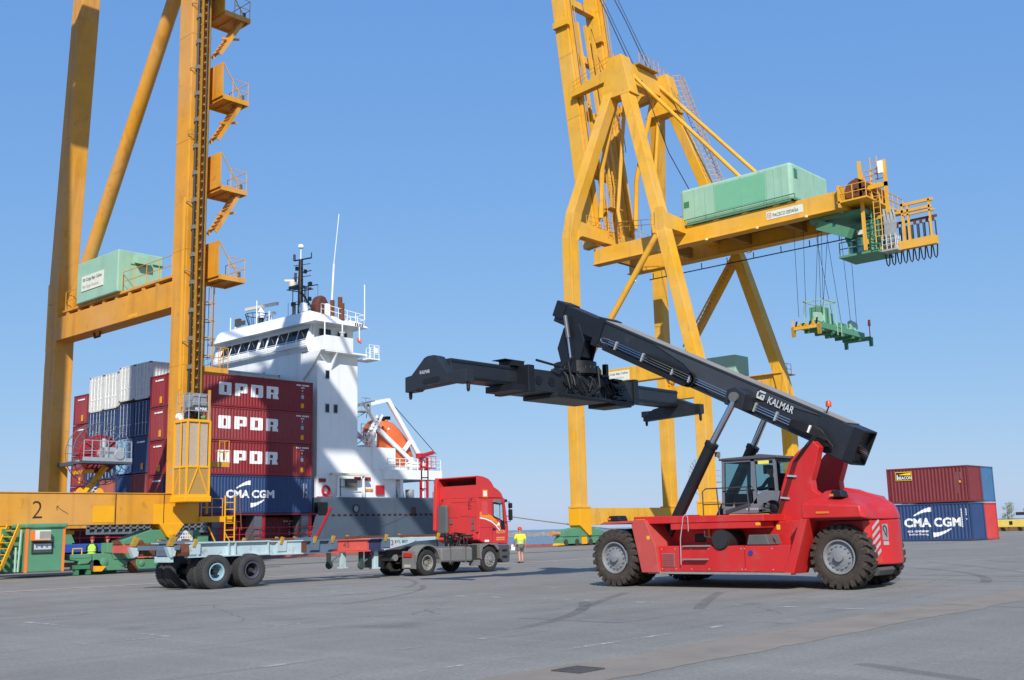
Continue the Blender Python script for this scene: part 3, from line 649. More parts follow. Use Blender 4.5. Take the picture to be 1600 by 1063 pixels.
for s in (-1, 1):
    ya = lambda d: SC+s*d
    # side tank / box along the wheelbase
    o = M().prism([(-17.87, .43), (-13.72, .43), (-13.58, 1.10), (-17.6, 1.11)], 'y', ya(2.12), ya(1.3)).build('side_tank', RED, st, bevel=.02)
    M().box(-17.95, -13.6, ya(2.18), ya(1.9), .37, .425).build('running_strip', pm('worn_edge', '#8d8b88', .6, var=.2, scale=5), o)
    M().prism([(-18.44, 1.83), (-18.12, .40), (-17.55, .40), (-17.62, 1.12), (-17.95, 1.83)], 'y', ya(2.24), ya(1.0)).build('front_pillar', REDM, st, bevel=.015)
    M().prism([(-19.55, 1.74), (-18.35, 1.76), (-18.35, 1.83), (-19.35, 1.81)], 'y', ya(2.27), ya(.5)).build('front_fender', REDM, st, bevel=.01)
    lb = M().prism([(-19.34, 1.82), (-18.86, 1.82), (-18.93, 1.98), (-19.27, 1.98)], 'y', ya(2.15), ya(1.75)).build('lamp_housing', BLK, st, bevel=.03)
    M().box(-19.32, -19.2, ya(2.16), ya(2.1), 1.86, 1.92).build('lamp', pm('amber_lens', '#e07a18', .25), lb)
    M().prism([(-13.25, 1.75), (-13.80, .40), (-13.52, .40), (-13.05, 1.75)], 'y', ya(2.16), ya(1.35)).build('rear_pillar', RED, st, bevel=.015)
    # wheels: double in front, single steering wheels behind
    for k, d in enumerate((1.98, 1.36)):
        tyre(st, (-19.05, ya(d), .805), 'y', .805, .56, .43, 24, .07, s, RIMG, mat=TUB, hub=(k == 0), face=.55)
    wy = ya(1.48) if s < 0 else 28.2
    o = tyre(st, (-12.48 if s < 0 else -12.78, wy, .80), 'y', .80, .54, .41, 24, .065, s, RIMG, mat=TUB, face=.62)
    if s < 0: M().prism([(-12.1, .33), (-11.75, .33), (-11.66, .46), (-11.72, .53), (-11.95, .48), (-12.1, .55)], 'y', SC+s*1.25, SC+s*.35+(0 if s < 0 else -.2)).build('rear_step', pm('step_grey', '#4d4d4c', .8, var=.2), st, bevel=.01)
    # boom tower
    M().prism([(-14.85, 1.0), (-14.83, 1.3), (-14.72, 1.65), (-14.5, 2.0), (-14.37, 2.56), (-14.22, 2.95), (-14.07, 3.27), (-13.87, 3.48), (-13.67, 3.62), (-13.36, 3.78), (-13.20, 3.60), (-13.33, 3.15), (-13.48, 2.75), (-13.46, 2.5), (-13.25, 2.35), (-12.9, 2.3), (-12.9, 1.0)], 'y', ya(.95), ya(.66)).build('boom_tower', RED, st, bevel=.02)
    hz = M()
    for q in range(3):
        o_ = .05*q
        hz.tube([(-14.72+o_, ya(.97), 1.15), (-14.55+o_, ya(.97), 1.85), (-14.22+o_, ya(.97), 2.6), (-13.95+o_, ya(.97), 3.25), (-13.55+o_, ya(.97), 3.68), (-13.3+o_, ya(.9), 3.95)], .016, 5)
    hz.build('tower_hoses', RUBC, st, smooth=40)
    cl = M()
    for x, z in ((-14.68, 1.25), (-14.55, 1.75), (-14.32, 2.33), (-14.08, 2.9)): cl.beam((x-.06, ya(.985), z), (x+.2, ya(.985), z-.03), .04, .05)
    cl.build('hose_clamps', GALV, st)
    # lift cylinder: barrel and rod
    a, b, c = V3((-17.98, ya(1.2), 1.22)), V3((-16.31, ya(1.12), 3.92)), V3((-15.57, ya(1.0), 5.10))
    cy = M().cyl(a, b, .17, n=20).cyl(b-(b-a).normalized()*.12, b, .195, n=20).build('lift_cylinder', CHD, st, smooth=40)
    M().cyl(b, c, .095, n=16).build('piston_rod', CHR, cy, smooth=40)
    M().cyl((a.x, ya(1.45), a.z), (a.x, ya(.9), a.z), .2, n=16).build('foot_pin', BLK, cy, smooth=40)
    hs = M()
    for q in range(4): hs.tube([(-17.95+.02*q, ya(1.5), 1.38), (-18.12-.02*q, ya(1.6+.03*q), 1.25), (-18.2-.03*q, ya(1.72+.02*q), .98), (-18.1-.02*q, ya(1.75), .78), (-17.95, ya(1.72), .68)], .022, 5)
    hs.build('foot_hoses', RUBC, cy, smooth=40)
    M().cyl((-15.55, ya(1.16), 5.14), (-15.55, ya(.4), 5.14), .14, n=16).build('head_pin', pm('pin_grey', '#70706c', .5, metal=.3), st, smooth=40)
    M().prism([(-15.9, 4.98), (-15.35, 4.76), (-15.2, 5.2), (-15.5, 5.42), (-15.78, 5.38)], 'y', ya(1.07), ya(.44)).build('cylinder_bracket', CHG, st, bevel=.02)
# main frame between the wheels and deck
M().box(-18.3, -12.2, SC-1.25, SC+1.25, .62, 1.72).build('main_frame', RED, st, bevel=.02)
M().prism([(-18.42, 1.725), (-14.3, 1.725), (-14.3, 1.90), (-17.9, 1.93), (-18.42, 1.93)], 'y', SC-2.1, SC+2.1).build('deck', RED, st, bevel=.015)
M().box(-17.2, -14.45, SC-2.08, SC-1.3, 1.55, 1.72).build('deck_valance', RED, st, bevel=.015)
M().box(-19.4, -18.6, SC-1.1, SC+1.1, .5, 1.1).build('front_axle', BLK, st, bevel=.05)
M().box(-12.8, -12.1, SC-1.2, SC+1.2, .55, .95).build('steer_axle', BLK, st, bevel=.05)
# engine hood and counterweight: V-shaped tail in plan
def loft(rings, cap=True):
    m = M(); n = len(rings[0]); vs = [p for r in rings for p in r]
    fs = [(j*n+i, j*n+(i+1) % n, (j+1)*n+(i+1) % n, (j+1)*n+i) for j in range(len(rings)-1) for i in range(n)]
    return m.add(vs, fs+[tuple(range(n-1, -1, -1)), tuple(range((len(rings)-1)*n, len(rings)*n))])
P0 = [(-13.25, 25.25, 1.75), (-11.68, 25.25, 1.76), (-11.58, 25.45, 1.72), (-11.82, 26.08, 1.70), (-11.64, 26.8, 1.70), (-11.62, 27.25, 1.70), (-12.0, 28.3, 1.70), (-12.35, 28.8, 1.72), (-12.5, 29.05, 1.75), (-13.25, 29.1, 1.75)]
P1 = [(-13.25, 25.24, 2.10), (-11.72, 25.26, 2.04), (-11.62, 25.45, 1.98), (-11.85, 26.08, 1.86), (-11.66, 26.8, 1.84), (-11.64, 27.25, 1.84), (-12.02, 28.3, 1.86), (-12.35, 28.8, 1.98), (-12.5, 29.05, 2.04), (-13.25, 29.1, 2.1)]
P2 = [(-13.2, 25.36, 2.18), (-11.95, 25.42, 2.12), (-11.86, 25.6, 2.1), (-11.98, 26.2, 2.10), (-11.74, 26.85, 2.03), (-11.72, 27.25, 2.03), (-12.08, 28.2, 2.08), (-12.4, 28.6, 2.1), (-12.55, 28.85, 2.14), (-13.2, 28.95, 2.18)]
P3 = [(-13.1, 25.9, 2.30), (-12.4, 25.98, 2.30), (-12.35, 26.1, 2.30), (-12.3, 26.4, 2.28), (-12.1, 26.9, 2.26), (-12.1, 27.25, 2.26), (-12.3, 28.0, 2.28), (-12.4, 28.3, 2.30), (-12.45, 28.5, 2.30), (-13.1, 28.5, 2.30)]
P4 = [(-13.05, 26.2, 2.44), (-12.85, 26.25, 2.47), (-12.8, 26.3, 2.47), (-12.75, 26.5, 2.44), (-12.7, 26.9, 2.44), (-12.7, 27.25, 2.44), (-12.75, 27.9, 2.44), (-12.8, 28.0, 2.44), (-12.85, 28.1, 2.44), (-13.05, 28.1, 2.44)]
hood = loft([P0, P1, P2, P3, P4]).build('engine_hood', RED, st, smooth=50, bevel=.03)
loft([[(-13.0, 27.0, 2.3), (-11.95, 27.0, 2.1), (-11.68, 27.2, 1.95), (-12.0, 27.9, 1.98), (-13.0, 28.2, 2.3)], [(-12.95, 27.05, 2.56), (-12.2, 27.05, 2.36), (-11.78, 27.22, 2.08), (-12.1, 27.8, 2.2), (-12.95, 28.0, 2.52)]]).build('hood_cover', RED, st, smooth=40, bevel=.05)
M().prism([(-12.62, 2.26), (-12.25, 2.26), (-12.3, 2.43), (-12.55, 2.45)], 'y', 25.55, 25.9).build('lamp_housing', BLK, st, bevel=.03)
M().box(-12.6, -12.5, 25.54, 25.56, 2.29, 2.35).build('lamp', pm('amber_lens', '#e07a18', .25), st)
M().box(-12.85, -12.5, 25.232, 25.245, 1.87, 1.92).build('reflector', pm('amber_lens', '#e07a18', .25), st)
plan = [(-12.9, 26.0), (-11.98, 25.98), (-11.86, 26.12), (-11.66, 26.85), (-11.63, 27.25), (-11.75, 27.7), (-12.05, 28.35), (-12.3, 28.5), (-12.9, 28.5)]
cw = M().prism(plan, 'z', .58, 1.695).build('counterweight', RED, st, bevel=.035)
SILV = pm('reflective_grey', '#a8a9aa', .45, var=.06)
fa_, fb_ = V3((-11.862, 26.125, 0)), V3((-11.662, 26.84, 0)); fu = (fb_-fa_).normalized(); fn_ = V3((fu.y, -fu.x, 0)); fw_ = (fb_-fa_).length
def facet(u0, u1, z0_, z1_, lift=.006): return [fa_+fu*u+YUP*z+fn_*lift for u, z in ((u0, z0_), (u1, z0_), (u1, z1_), (u0, z1_))]
for i in range(5):
    z = .68+i*.185; q = [fa_+fu*u+YUP*zz+fn_*.006 for u, zz in ((.05, z), (.33, z+.22), (.33, z+.31), (.05, z+.09))]; M().quad(*q).build('hazard_stripe', SILV, cw)
M().quad(*facet(.42, .64, 1.18, 1.58)).build('emblem_plate', pm('emblem_grey', '#8e8f90', .5), cw)
def fp(u, z, l=.012): return fa_+fu*u+YUP*z+fn_*l
M().tube([fp(.46, 1.44), fp(.45, 1.5), fp(.5, 1.54), fp(.56, 1.5), fp(.58, 1.42), fp(.57, 1.26)], .014, 5).tube([fp(.46, 1.44), fp(.51, 1.38), fp(.52, 1.3)], .012, 5).build('emblem', BLK, cw)
M().quad(*facet(.44, .64, 1.06, 1.15)).build('data_plate', SILV, cw)
for s in (-1, 1): M().box(-13.2, -11.75 if s < 0 else -12.6, SC+s*1.95, SC+s*1.3, 1.70, 1.745).build('wheel_arch', pm('arch_dark_red', '#7c1d22', .6), st)
M().box(-13.3, -12.1, SC-1.0, SC+1.0, .6, 1.75).build('rear_frame', RED, st)
# side equipment
ca = M().cyl((-15.6, SC-2.13, 1.26), (-15.6, SC-1.3, 1.26), .27, n=22).cyl((-15.6, SC-2.18, 1.26), (-15.6, SC-2.13, 1.26), .235, n=22).build('air_filter', pm('filter_black', '#262626', .6, var=.15), st, smooth=40)
M().box(-15.68, -15.5, SC-2.1, SC-2.0, .9, 1.0).build('filter_bracket', BLK, ca)
M().prism([(-14.85, 1.12), (-14.2, 1.12), (-14.28, 1.38), (-14.78, 1.38)], 'y', SC-2.08, SC-1.4).build('battery_box', pm('box_grey', '#5c5a58', .6, var=.15), st, bevel=.02)
gv = thing_part = M().box(-17.48, -17.08, SC-2.135, SC-2.121, .55, .92).build('vent_grille', pm('grille_grey', '#7a6d6c', .6), st)
for i in range(7): M().box(-17.46, -17.1, SC-2.15, SC-2.136, .575+i*.05, .6+i*.05).build('louvre', pm('louvre_red', '#a83a3e', .6), gv)
M().box(-16.75, -15.95, SC-2.2, SC-1.9, 1.09, 1.125).build('step', pm('tread_grey', '#8d857e', .7, var=.2), st); M().box(-16.75, -16.0, SC-2.25, SC-2.0, .74, .775).build('step', pm('tread_grey', '#8d857e', .7, var=.2), st)
M().tube([(-16.82, SC-2.22, .62), (-16.8, SC-2.22, 1.3), (-16.68, SC-2.22, 1.88), (-16.63, SC-2.2, 1.95), (-16.58, SC-2.15, 1.9), (-16.6, SC-2.12, 1.5)], .012, 6).build('grab_rail', GALV, st, smooth=40)
M().box(-16.95, -16.62, SC-1.29, SC-1.255, 1.2, 1.42).build('valve_block', BLK, st, bevel=.02)
M().box(-16.5, -16.44, SC-1.29, SC-1.255, 1.3, 1.62).build('warning_label', pm('label_yellow', '#e0a820', .5), st)
M().cyl((-14.72, SC-2.14, .92), (-14.72, SC-2.1, .92), .07, n=14).build('fuel_cap', pm('cap_blue', '#2c3c8c', .4), st)
for x_, z_, w_, h_ in ((-18.25, 1.845, .32, .012), (-14.55, 1.62, .14, .07), (-13.95, 1.5, .1, .12), (-17.9, 1.3, .1, .1)): M().box(x_, x_+w_, SC-2.245 if z_ > 1.8 or x_ < -17.6 else SC-2.085, SC-2.235 if z_ > 1.8 or x_ < -17.6 else SC-2.075, z_, z_+h_).build('warning_label', pm('label_yellow', '#e0a820', .5), st)
bt = M()
for x in (-17.5, -17.05, -16.55, -16.0, -15.0, -14.9, -14.1): 
    for z in (.5, 1.03): bt.cyl((x, SC-2.128, z), (x, SC-2.116, z), .016, n=6)
bt.build('bolt_heads', GALV, st)
M().box(-14.905, -14.895, SC-2.124, SC-2.11, .45, 1.1).build('panel_seam', BLK, st)
hr = M(); yr = SC-2.02
hr.tube([(-16.15, yr, 1.35), (-16.15, yr, 2.55), (-16.05, yr, 2.62), (-14.75, yr, 2.62)], .018, 6).tube([(-16.15, yr, 2.2), (-14.75, yr, 2.2)], .016, 5).tube([(-15.7, yr, 2.62), (-15.66, yr, 1.9), (-15.6, yr-.02, 1.7), (-15.5, yr-.05, 1.68)], .018, 6).tube([(-14.78, yr, 2.62), (-14.75, yr, 1.9), (-14.7, yr, 1.7), (-14.6, yr-.05, 1.68)], .018, 6).tube([(-16.15, yr, 1.35), (-15.9, yr-.03, 1.32)], .018, 5)
hr.build('deck_railing', pm('rail_dark', '#3d3a3c', .5), st, smooth=40)
# boom
D = V3((-.8945, 0, .4471)); NU = V3((.4471, 0, .8945))
tail = V3((-12.19, SC, 4.0)); YH = .40
def boxed(m, t0, t1, d0, d1, y0, y1): 
    vs = []
    for t, d in ((t0, d0), (t1, d0), (t1, d1), (t0, d1)):
        p = tail+D*t+NU*d
        vs += [(p.x, y0, p.z), (p.x, y1, p.z)]
    return m.add(vs, [(0,2,4,6), (1,7,5,3), (0,1,3,2), (2,3,5,4), (4,5,7,6), (6,7,1,0)])
def bpt(t, d, y): p = tail+D*t+NU*d; return V3((p.x, y, p.z))
LB = 9.35
boom = boxed(M(), .5, LB, -.82, 0, SC-YH, SC+YH).build('boom', CHG, st, bevel=.02)
boxed(M(), .25, 1.25, -.98, -.02, SC-YH-.03, SC+YH+.03).build('boom_tail', CHG, boom, bevel=.02)
tm = M(); boxed(tm, -.02, .25, -.06, -.02, SC-YH-.02, SC+YH+.02); boxed(tm, -.02, .25, -.98, -.94, SC-YH-.02, SC+YH+.02)
for s in (-1, 1): boxed(tm, -.02, .25, -.94, -.06, SC+s*(YH+.02)-.02, SC+s*(YH+.02)+.02)
tm.build('tail_frame', CHD, boom)
boxed(M(), .1, .28, -.93, -.07, SC-YH+.05, SC+YH-.05).build('tail_recess', BLK, boom)
th = M()
for q in range(5): th.tube([bpt(.05, -.45-.05*q, SC-.3+.05*q), bpt(-.12-.03*q, -.5-.04*q, SC-.1), bpt(-.1, -.62-.02*q, SC+.2), bpt(.1, -.7, SC+.3)], .025, 5)
th.build('tail_hoses', RUBC, boom, smooth=40)
boxed(M(), LB-.15, LB+.12, -.90, .05, SC-YH-.05, SC+YH+.05).build('boom_collar', CHD, boom, bevel=.02)
inner = boxed(M(), LB, 11.35, -.70, -.04, SC-.33, SC+.33).build('inner_boom', CHD, st, bevel=.02)
boxed(M(), 11.0, 11.45, -.55, .0, SC-.37, SC+.37).build('boom_head', CHD, inner, bevel=.03)
boxed(M(), .5, LB, .0, .012, SC-YH+.02, SC+YH-.02).build('boom_top_plate', pm('boom_dusty_top', '#8a857f', .8, var=.15, scale=1.2), boom)
# raised web plates on the near flank and shallow lower flange
fl = M(); boxed(fl, .6, LB-.1, -.84, -.78, SC-YH-.05, SC-YH+.05); boxed(fl, .6, LB-.1, -.06, .0, SC-YH-.035, SC-YH+.05); fl.build('flange', CHG, boom)
gp = M(); pts = [bpt(1.0, -.08, 0), bpt(7.2, -.08, 0), bpt(5.9, -.28, 0), bpt(5.1, -.62, 0), bpt(4.6, -.8, 0), bpt(4.0, -.8, 0), bpt(3.6, -.42, 0), bpt(2.2, -.2, 0)]
gp.prism([(p.x, p.z) for p in pts], 'y', SC-YH-.028, SC-YH+.01); gp.build('web_plate', pm('boom_grey', '#3a3e43', .45, var=.08), boom, bevel=.01)
pp = M()
for q in range(3):
    d = -.50-.07*q
    pp.tube([bpt(8.75, d, SC-YH-.1), bpt(5.2, d-.02, SC-YH-.1), bpt(1.9, d-.02, SC-YH-.1)], .017, 6)
pp.tube([bpt(8.75, -.50, SC-YH-.1), bpt(9.0, -.52, SC-YH-.1), bpt(9.08, -.6, SC-YH-.1), bpt(9.0, -.66, SC-YH-.1), bpt(8.75, -.64, SC-YH-.1)], .02, 6)
pp.build('hydraulic_pipes', CHR, boom, smooth=40)
pc = M()
for t in (8.4, 7.3, 6.1, 5.45, 3.1, 2.4): boxed(pc, t, t+.05, -.72, -.46, SC-YH-.14, SC-YH-.04)
pc.build('pipe_clamps', GALV, boom)
# energy chain below the pipes
ch = M()
for i in range(60):
    t = 8.8-i*.055; boxed(ch, t, t+.045, -.88, -.74, SC-YH-.18, SC-YH-.05)
for i in range(14):
    a = math.pi*(-.5+i/13); q = bpt(5.5-.2*math.cos(a)*1.0, -.63+.19*math.sin(a), SC-YH-.115); ch.cyl((q.x, SC-YH-.18, q.z), (q.x, SC-YH-.05, q.z), .05, n=8)
for i in range(30): t = 5.55+i*.055; boxed(ch, t, t+.045, -.5, -.42, SC-YH-.18, SC-YH-.05)
ch.build('energy_chain', RUBC, boom)
hb = M()
for q in range(6):
    o_ = .045*q
    hb.tube([bpt(1.95, -.5-.03*q, SC-YH-.12), bpt(1.5, -.42-o_, SC-YH-.18-.01*q), bpt(1.0-.06*q, -.42-o_*.8, SC-YH-.2), bpt(.75-.04*q, -.6-.02*q, SC-YH-.16), bpt(.95, -.85, SC-YH-.12), bpt(1.3, -1.0, SC-YH+.0)], .027, 6)
hb.build('boom_hoses', RUBC, boom, smooth=40)
boxed(M(), 1.28, 1.33, -.62, -.42, SC-YH-.27, SC-YH-.05).build('hose_clamp', WLET, boom)
bc = M().cyl(bpt(1.15, .0, SC-.35), bpt(1.15, .2, SC-.35), .02, n=6).build('beacon_stem', BLK, boom)
q = bpt(1.15, .2, SC-.35); M().lathe([(.075, 0), (.075, .12), (.05, .16), (.002, .17)], q, 'z', 12).build('beacon', pm('beacon_orange', '#d0481c', .3), boom, smooth=40)
o = bpt(2.86, -.36, SC-YH-.032)
lettering('KALMAR', o, -D, NU, .84, .20, pm('letter_silver', '#c3c7c9', .5), boom, bold=.012, lift=.006)
o2 = bpt(3.25, -.34, SC-YH-.032); lm = M()
for a, b, c, d in ((0, .26, 0, .06), (0, .05, .06, .24), (0, .26, .19, .24), (.21, .26, .06, .12), (.12, .17, .06, .14), (.12, .26, .12, .15)):
    vs = [o2-D*x+NU*y+V3((0,-.012,0)) for x, y in ((a, c), (b, c), (b, d), (a, d))]; lm.quad(*vs)
lm.build('emblem', pm('letter_silver', '#c3c7c9', .5), boom, fixn=False)
# damper arm and rotator under the boom head
hd = M().prism([(-22.2, 8.15), (-21.55, 8.2), (-21.35, 7.6), (-21.6, 6.95), (-22.35, 6.95), (-22.5, 7.5)], 'y', SC-.36, SC-.3).prism([(-22.2, 8.15), (-21.55, 8.2), (-21.35, 7.6), (-21.6, 6.95), (-22.35, 6.95), (-22.5, 7.5)], 'y', SC+.3, SC+.36).build('head_plates', CHD, st, bevel=.02)
M().box(-22.3, -21.6, SC-.3, SC+.3, 7.1, 7.7).build('head_block', BLK, hd, bevel=.05)
dc = M().cyl((-22.0, SC-.5, 8.5), (-21.9, SC-.5, 7.75), .07, n=12).build('damper_cylinder', pm('cylinder_grey', '#6a6e72', .4, metal=.3), st, smooth=40)
M().cyl((-21.9, SC-.5, 7.75), (-21.82, SC-.5, 7.05), .04, n=10).build('piston_rod', CHR, dc, smooth=40)
M().lathe([(.85, 6.55), (.85, 6.72), (.7, 6.74), (.7, 6.98), (.3, 7.0), (.002, 7.0)], (-22.05, SC, 0), 'z', 30).build('rotator_ring', CHD, st, smooth=35)
bo = M()
for i in range(28): a = 2*math.pi*i/28; bo.cyl((-22.05+.78*math.cos(a), SC+.78*math.sin(a), 6.72), (-22.05+.78*math.cos(a), SC+.78*math.sin(a), 6.79), .03, n=6)
bo.build('ring_bolts', BLK, st)
# spreader: centre frame, two telescopic beams, two end beams
sp = M().box(-22.75, -21.45, 24.5, 29.6, 5.8, 6.48).box(-22.7, -21.3, 25.4, 28.0, 5.66, 5.79).build('spreader_frame', CHG, st, bevel=.02)
M().box(-22.6, -21.42, 26.0, 28.3, 6.485, 6.6).build('rotator_table', CHD, sp, bevel=.03)
for ya, yb in ((24.22, 24.5), (29.6, 29.85)): M().box(-22.82, -21.38, ya, yb, 5.74, 6.58).build('guide_collar', CHD, sp, bevel=.02)
M().box(-22.6, -21.45, 23.6, 24.22, 5.76, 5.95).build('guide_pad', CHD, sp); M().box(-22.6, -21.45, 28.6, 29.5, 5.62, 5.79).build('guide_pad', CHD, sp)
M().box(-22.3, -21.75, 23.9, 24.45, 6.56, 6.72).box(-22.3, -21.77, 23.6, 24.5, 6.72, 6.74).build('sensor_box', BLK, sp)
ci = M()
for y in (24.75, 25.35): ci.cyl((-21.45, y, 6.14), (-21.425, y, 6.14), .14, n=16)
ci.build('access_hole', BLK, sp)
sh = M(); rr_ = random.Random(11)
for q in range(9):
    y0_ = 25.9+q*.28; sh.tube([(-21.5, y0_, 6.6), (-21.25, y0_+rr_.uniform(-.2, .2), 6.35), (-21.2, y0_+rr_.uniform(-.4, .4), 5.95), (-21.3, y0_+rr_.uniform(-.5, .5), 5.75), (-21.4, y0_+rr_.uniform(-.3, .3), 6.2)], .03, 5)
sh.tube([(-21.4, 24.6, 6.75), (-21.2, 25.5, 6.6), (-21.3, 26.3, 7.0)], .04, 5).tube([(-21.2, 25.9, 6.8), (-21.15, 26.0, 6.1), (-21.15, 26.7, 5.75), (-21.15, 27.4, 6.1), (-21.2, 27.4, 6.8)], .035, 6)
sh.build('spreader_hoses', RUBC, sp, smooth=40)
vb = M()
for i in range(14): vb.box(-21.44, -21.3+rr_.uniform(0, .1), 28.2+rr_.uniform(0, .7), 28.5+rr_.uniform(0, .6), 5.75+i*.05, 5.82+i*.05)
for i in range(10): y = 26+rr_.uniform(0, 2.4); x = -22+rr_.uniform(-.6, .6); vb.box(x, x+rr_.uniform(.1, .3), y, y+rr_.uniform(.1, .3), 6.5, 6.75+rr_.uniform(0, .3))
vb.build('valve_bank', BLK, sp)
M().tube([(-21.1, 25.3, 5.72), (-21.1, 29.1, 5.66)], .055, 8).build('bumper_tube', CHD, sp, smooth=40)
EP = [(-1.28, .45), (-1.0, .48), (-.45, .93), (-.32, .97), (-.05, .97), (.1, .92), (.5, .42), (.9, .42), (1.27, .42), (1.27, .05), (.85, .05), (.7, .1), (-.75, .05), (-.85, .0), (-1.28, .0)]
for k, (ya, yb, y0_, y1_) in enumerate(((21.1, 21.42, 21.42, 24.4), (33.28, 33.6, 30.1, 33.28))):
    cxx = -22.2 if k == 0 else -22.45
    bm_ = M().box(cxx-.34, cxx+.34, y0_, y1_, 5.97, 6.55).build('telescopic_beam', CHG, st, bevel=.02)
    M().box(cxx+.341, cxx+.36, y0_, y1_, 6.02, 6.08).box(cxx+.341, cxx+.36, y0_, y1_, 6.44, 6.5).build('wear_strip', CHD, bm_)
    z0_ = 5.68 if k == 0 else 5.58; f_ = 1 if k == 0 else .93
    poly = [(cxx+x*.99, z0_+z*f_) for x, z in EP] if k == 0 else [(cxx+x, z0_+z*.62) for x, z in [(-1.25, .55), (-.85, .55), (-.8, .62), (-.3, .75), (.0, .98), (.25, 1.15), (.5, .98), (.95, .7), (1.25, .66), (1.25, .1), (.85, .08), (-.85, -.02), (-1.25, -.05)]]
    eb = M().prism(poly, 'y', ya, yb).build('end_beam', CHG, st, bevel=.02)
    if k == 0:
        M().prism([(cxx-.5, z0_+.2), (cxx-.45, z0_+.16), (cxx+.15, z0_+.18), (cxx+.2, z0_+.24), (cxx+.16, z0_+.33), (cxx-.42, z0_+.32), (cxx-.5, z0_+.28)], 'y', ya-.012, ya-.001).build('slot', BLK, eb)
        lettering('KALMAR', (cxx-.62, ya-.002, z0_+.47), (1, 0, 0), YUP, .42, .1, pm('letter_silver', '#c3c7c9', .5), eb, bold=.02)
    for x in (-1.2, 1.18):
        M().cyl((cxx+x, (ya+yb)/2, z0_-.12), (cxx+x, (ya+yb)/2, z0_+.1), .05, .06, n=10).cyl((cxx+x, (ya+yb)/2, z0_-.2), (cxx+x, (ya+yb)/2, z0_-.12), .03, .055, n=10).build('twist_lock', BLK, eb)
        if k == 1: M().box(cxx+x-.1, cxx+x+.1, ya-.02, ya-.002, z0_+.12, z0_+.34).build('lock_window', BLK, eb)
# cab
cx0, cx1, cy0, cy1, cz0, cz1 = -16.35, -14.62, SC-.72, SC+.72, 1.94, 3.46
cab = M().prism([(cx0, cz0), (cx1, cz0), (cx1+.05, cz0+.35), (cx1+.05, 2.52), (-15.05, 2.55), (-15.2, 2.45), (-15.4, 2.22), (-15.7, 2.12), (cx0+.02, 2.16)], 'y', cy0, cy0+.05).prism([(cx0, cz0), (cx1, cz0), (cx1+.05, 2.52), (cx0, 2.3)], 'y', cy1-.05, cy1).box(cx0, cx1, cy0+.06, cy1-.06, cz0, cz0+.1).box(cx1-.05, cx1+.04, cy0+.05, cy1-.05, cz0, 2.52).build('cab_shell', GRYC, st, bevel=.015)
pl = M()
for y in (cy0+.03, cy1-.03):
    pl.beam((cx0+.03, y, 2.1), (cx0+.1, y, cz1-.03), .08, .08); pl.beam((-15.3, y, 2.2), (-15.32, y, cz1-.03), .11, .06, side=(1,0,0)); pl.beam((cx1-.02, y, 2.5), (cx1-.04, y, cz1-.03), .07, .07); pl.beam((cx0+.1, y, cz1-.06), (cx1-.04, y, cz1-.06), .06, .08)
for x in (cx0+.1, cx1-.04): pl.box(x-.03, x+.03, cy0+.06, cy1-.06, cz1-.1, cz1-.03)
pl.build('cab_pillars', GRYC, cab)
M().prism([(cx0-.03, cz1-.03), (cx1+.12, cz1-.05), (cx1+.08, cz1+.02), (-15.1, cz1+.09), (-15.25, cz1+.05), (cx0, cz1+.03)], 'y', cy0-.05, cy1+.05).build('cab_roof', pm('cab_roof_grey', '#4c5054', .5), cab, bevel=.02)
GLS = glass('cab_glass', '#b9d2d2', .03, trans=1)
M().quad((cx0+.07, cy0+.02, 2.14), (-15.36, cy0+.02, 2.14), (-15.36, cy0+.02, cz1-.1), (cx0+.12, cy0+.02, cz1-.1)).build('door_pane', GLS, cab)
M().quad((-15.25, cy0+.02, 2.52), (cx1-.05, cy0+.02, 2.52), (cx1-.07, cy0+.02, cz1-.1), (-15.25, cy0+.02, cz1-.1)).build('side_pane', GLS, cab)
M().quad((cx0+.07, cy1-.02, 2.3), (cx1-.05, cy1-.02, 2.52), (cx1-.07, cy1-.02, cz1-.1), (cx0+.12, cy1-.02, cz1-.1)).build('far_pane', GLS, cab)
M().quad((cx0+.04, cy0+.08, 2.16), (cx0+.04, cy1-.08, 2.16), (cx0+.1, cy1-.08, cz1-.1), (cx0+.1, cy0+.08, cz1-.1)).build('windscreen', GLS, cab)
M().quad((cx1-.02, cy0+.08, 2.52), (cx1-.02, cy1-.08, 2.52), (cx1-.05, cy1-.08, cz1-.1), (cx1-.05, cy0+.08, cz1-.1)).build('rear_pane', GLS, cab)
M().box(-15.15, -14.82, cy0+.0, cy0+.015, 3.27, 3.36).build('cab_plate', pm('plate_yellow', '#e6dc5a', .5), cab)
M().tube([(cx0+.05, cy0-.02, 2.58), (-15.3, cy0-.02, 2.58)], .015, 5).build('door_bar', BLK, cab)
M().beam((cx0+.12, cy0-.02, 2.0), (-15.45, cy0-.02, 2.2), .01, .09, side=(0,1,0)).build('cab_trim', pm('trim_dark', '#3c4046', .5), cab)
for i in range(6): M().box(-15.6+i*.065, -15.555+i*.065, cy0-.006, cy0-.001, 2.035, 2.085).build('model_marking', SILV, cab)
M().lathe([(.2, -.05), (.2, .05), (.14, .06), (.1, .03), (.002, .03)], (-14.7, cy0-.12, 2.08), 'y', 20).build('hose_reel', BLK, st, smooth=40)
vl = M(); rv = random.Random(4)
for i in range(12): x = -15.1+rv.uniform(0, .2); z = 1.95+rv.uniform(0, .25); vl.box(x, x+.1, cy0-.25, cy0-.12+rv.uniform(0, .08), z, z+.06)
vl.build('valve_cluster', pm('valve_grey', '#5a5f66', .5), st)
M().tube([(cx0+.05, cy0-.05, cz1), (cx0+.0, cy0-.1, cz1+.1)], .02, 5).box(cx0-.06, cx0+.06, cy0-.16, cy0-.05, cz1+.08, cz1+.22).build('work_lamp', pm('lamp_grey', '#77726a', .5), cab)
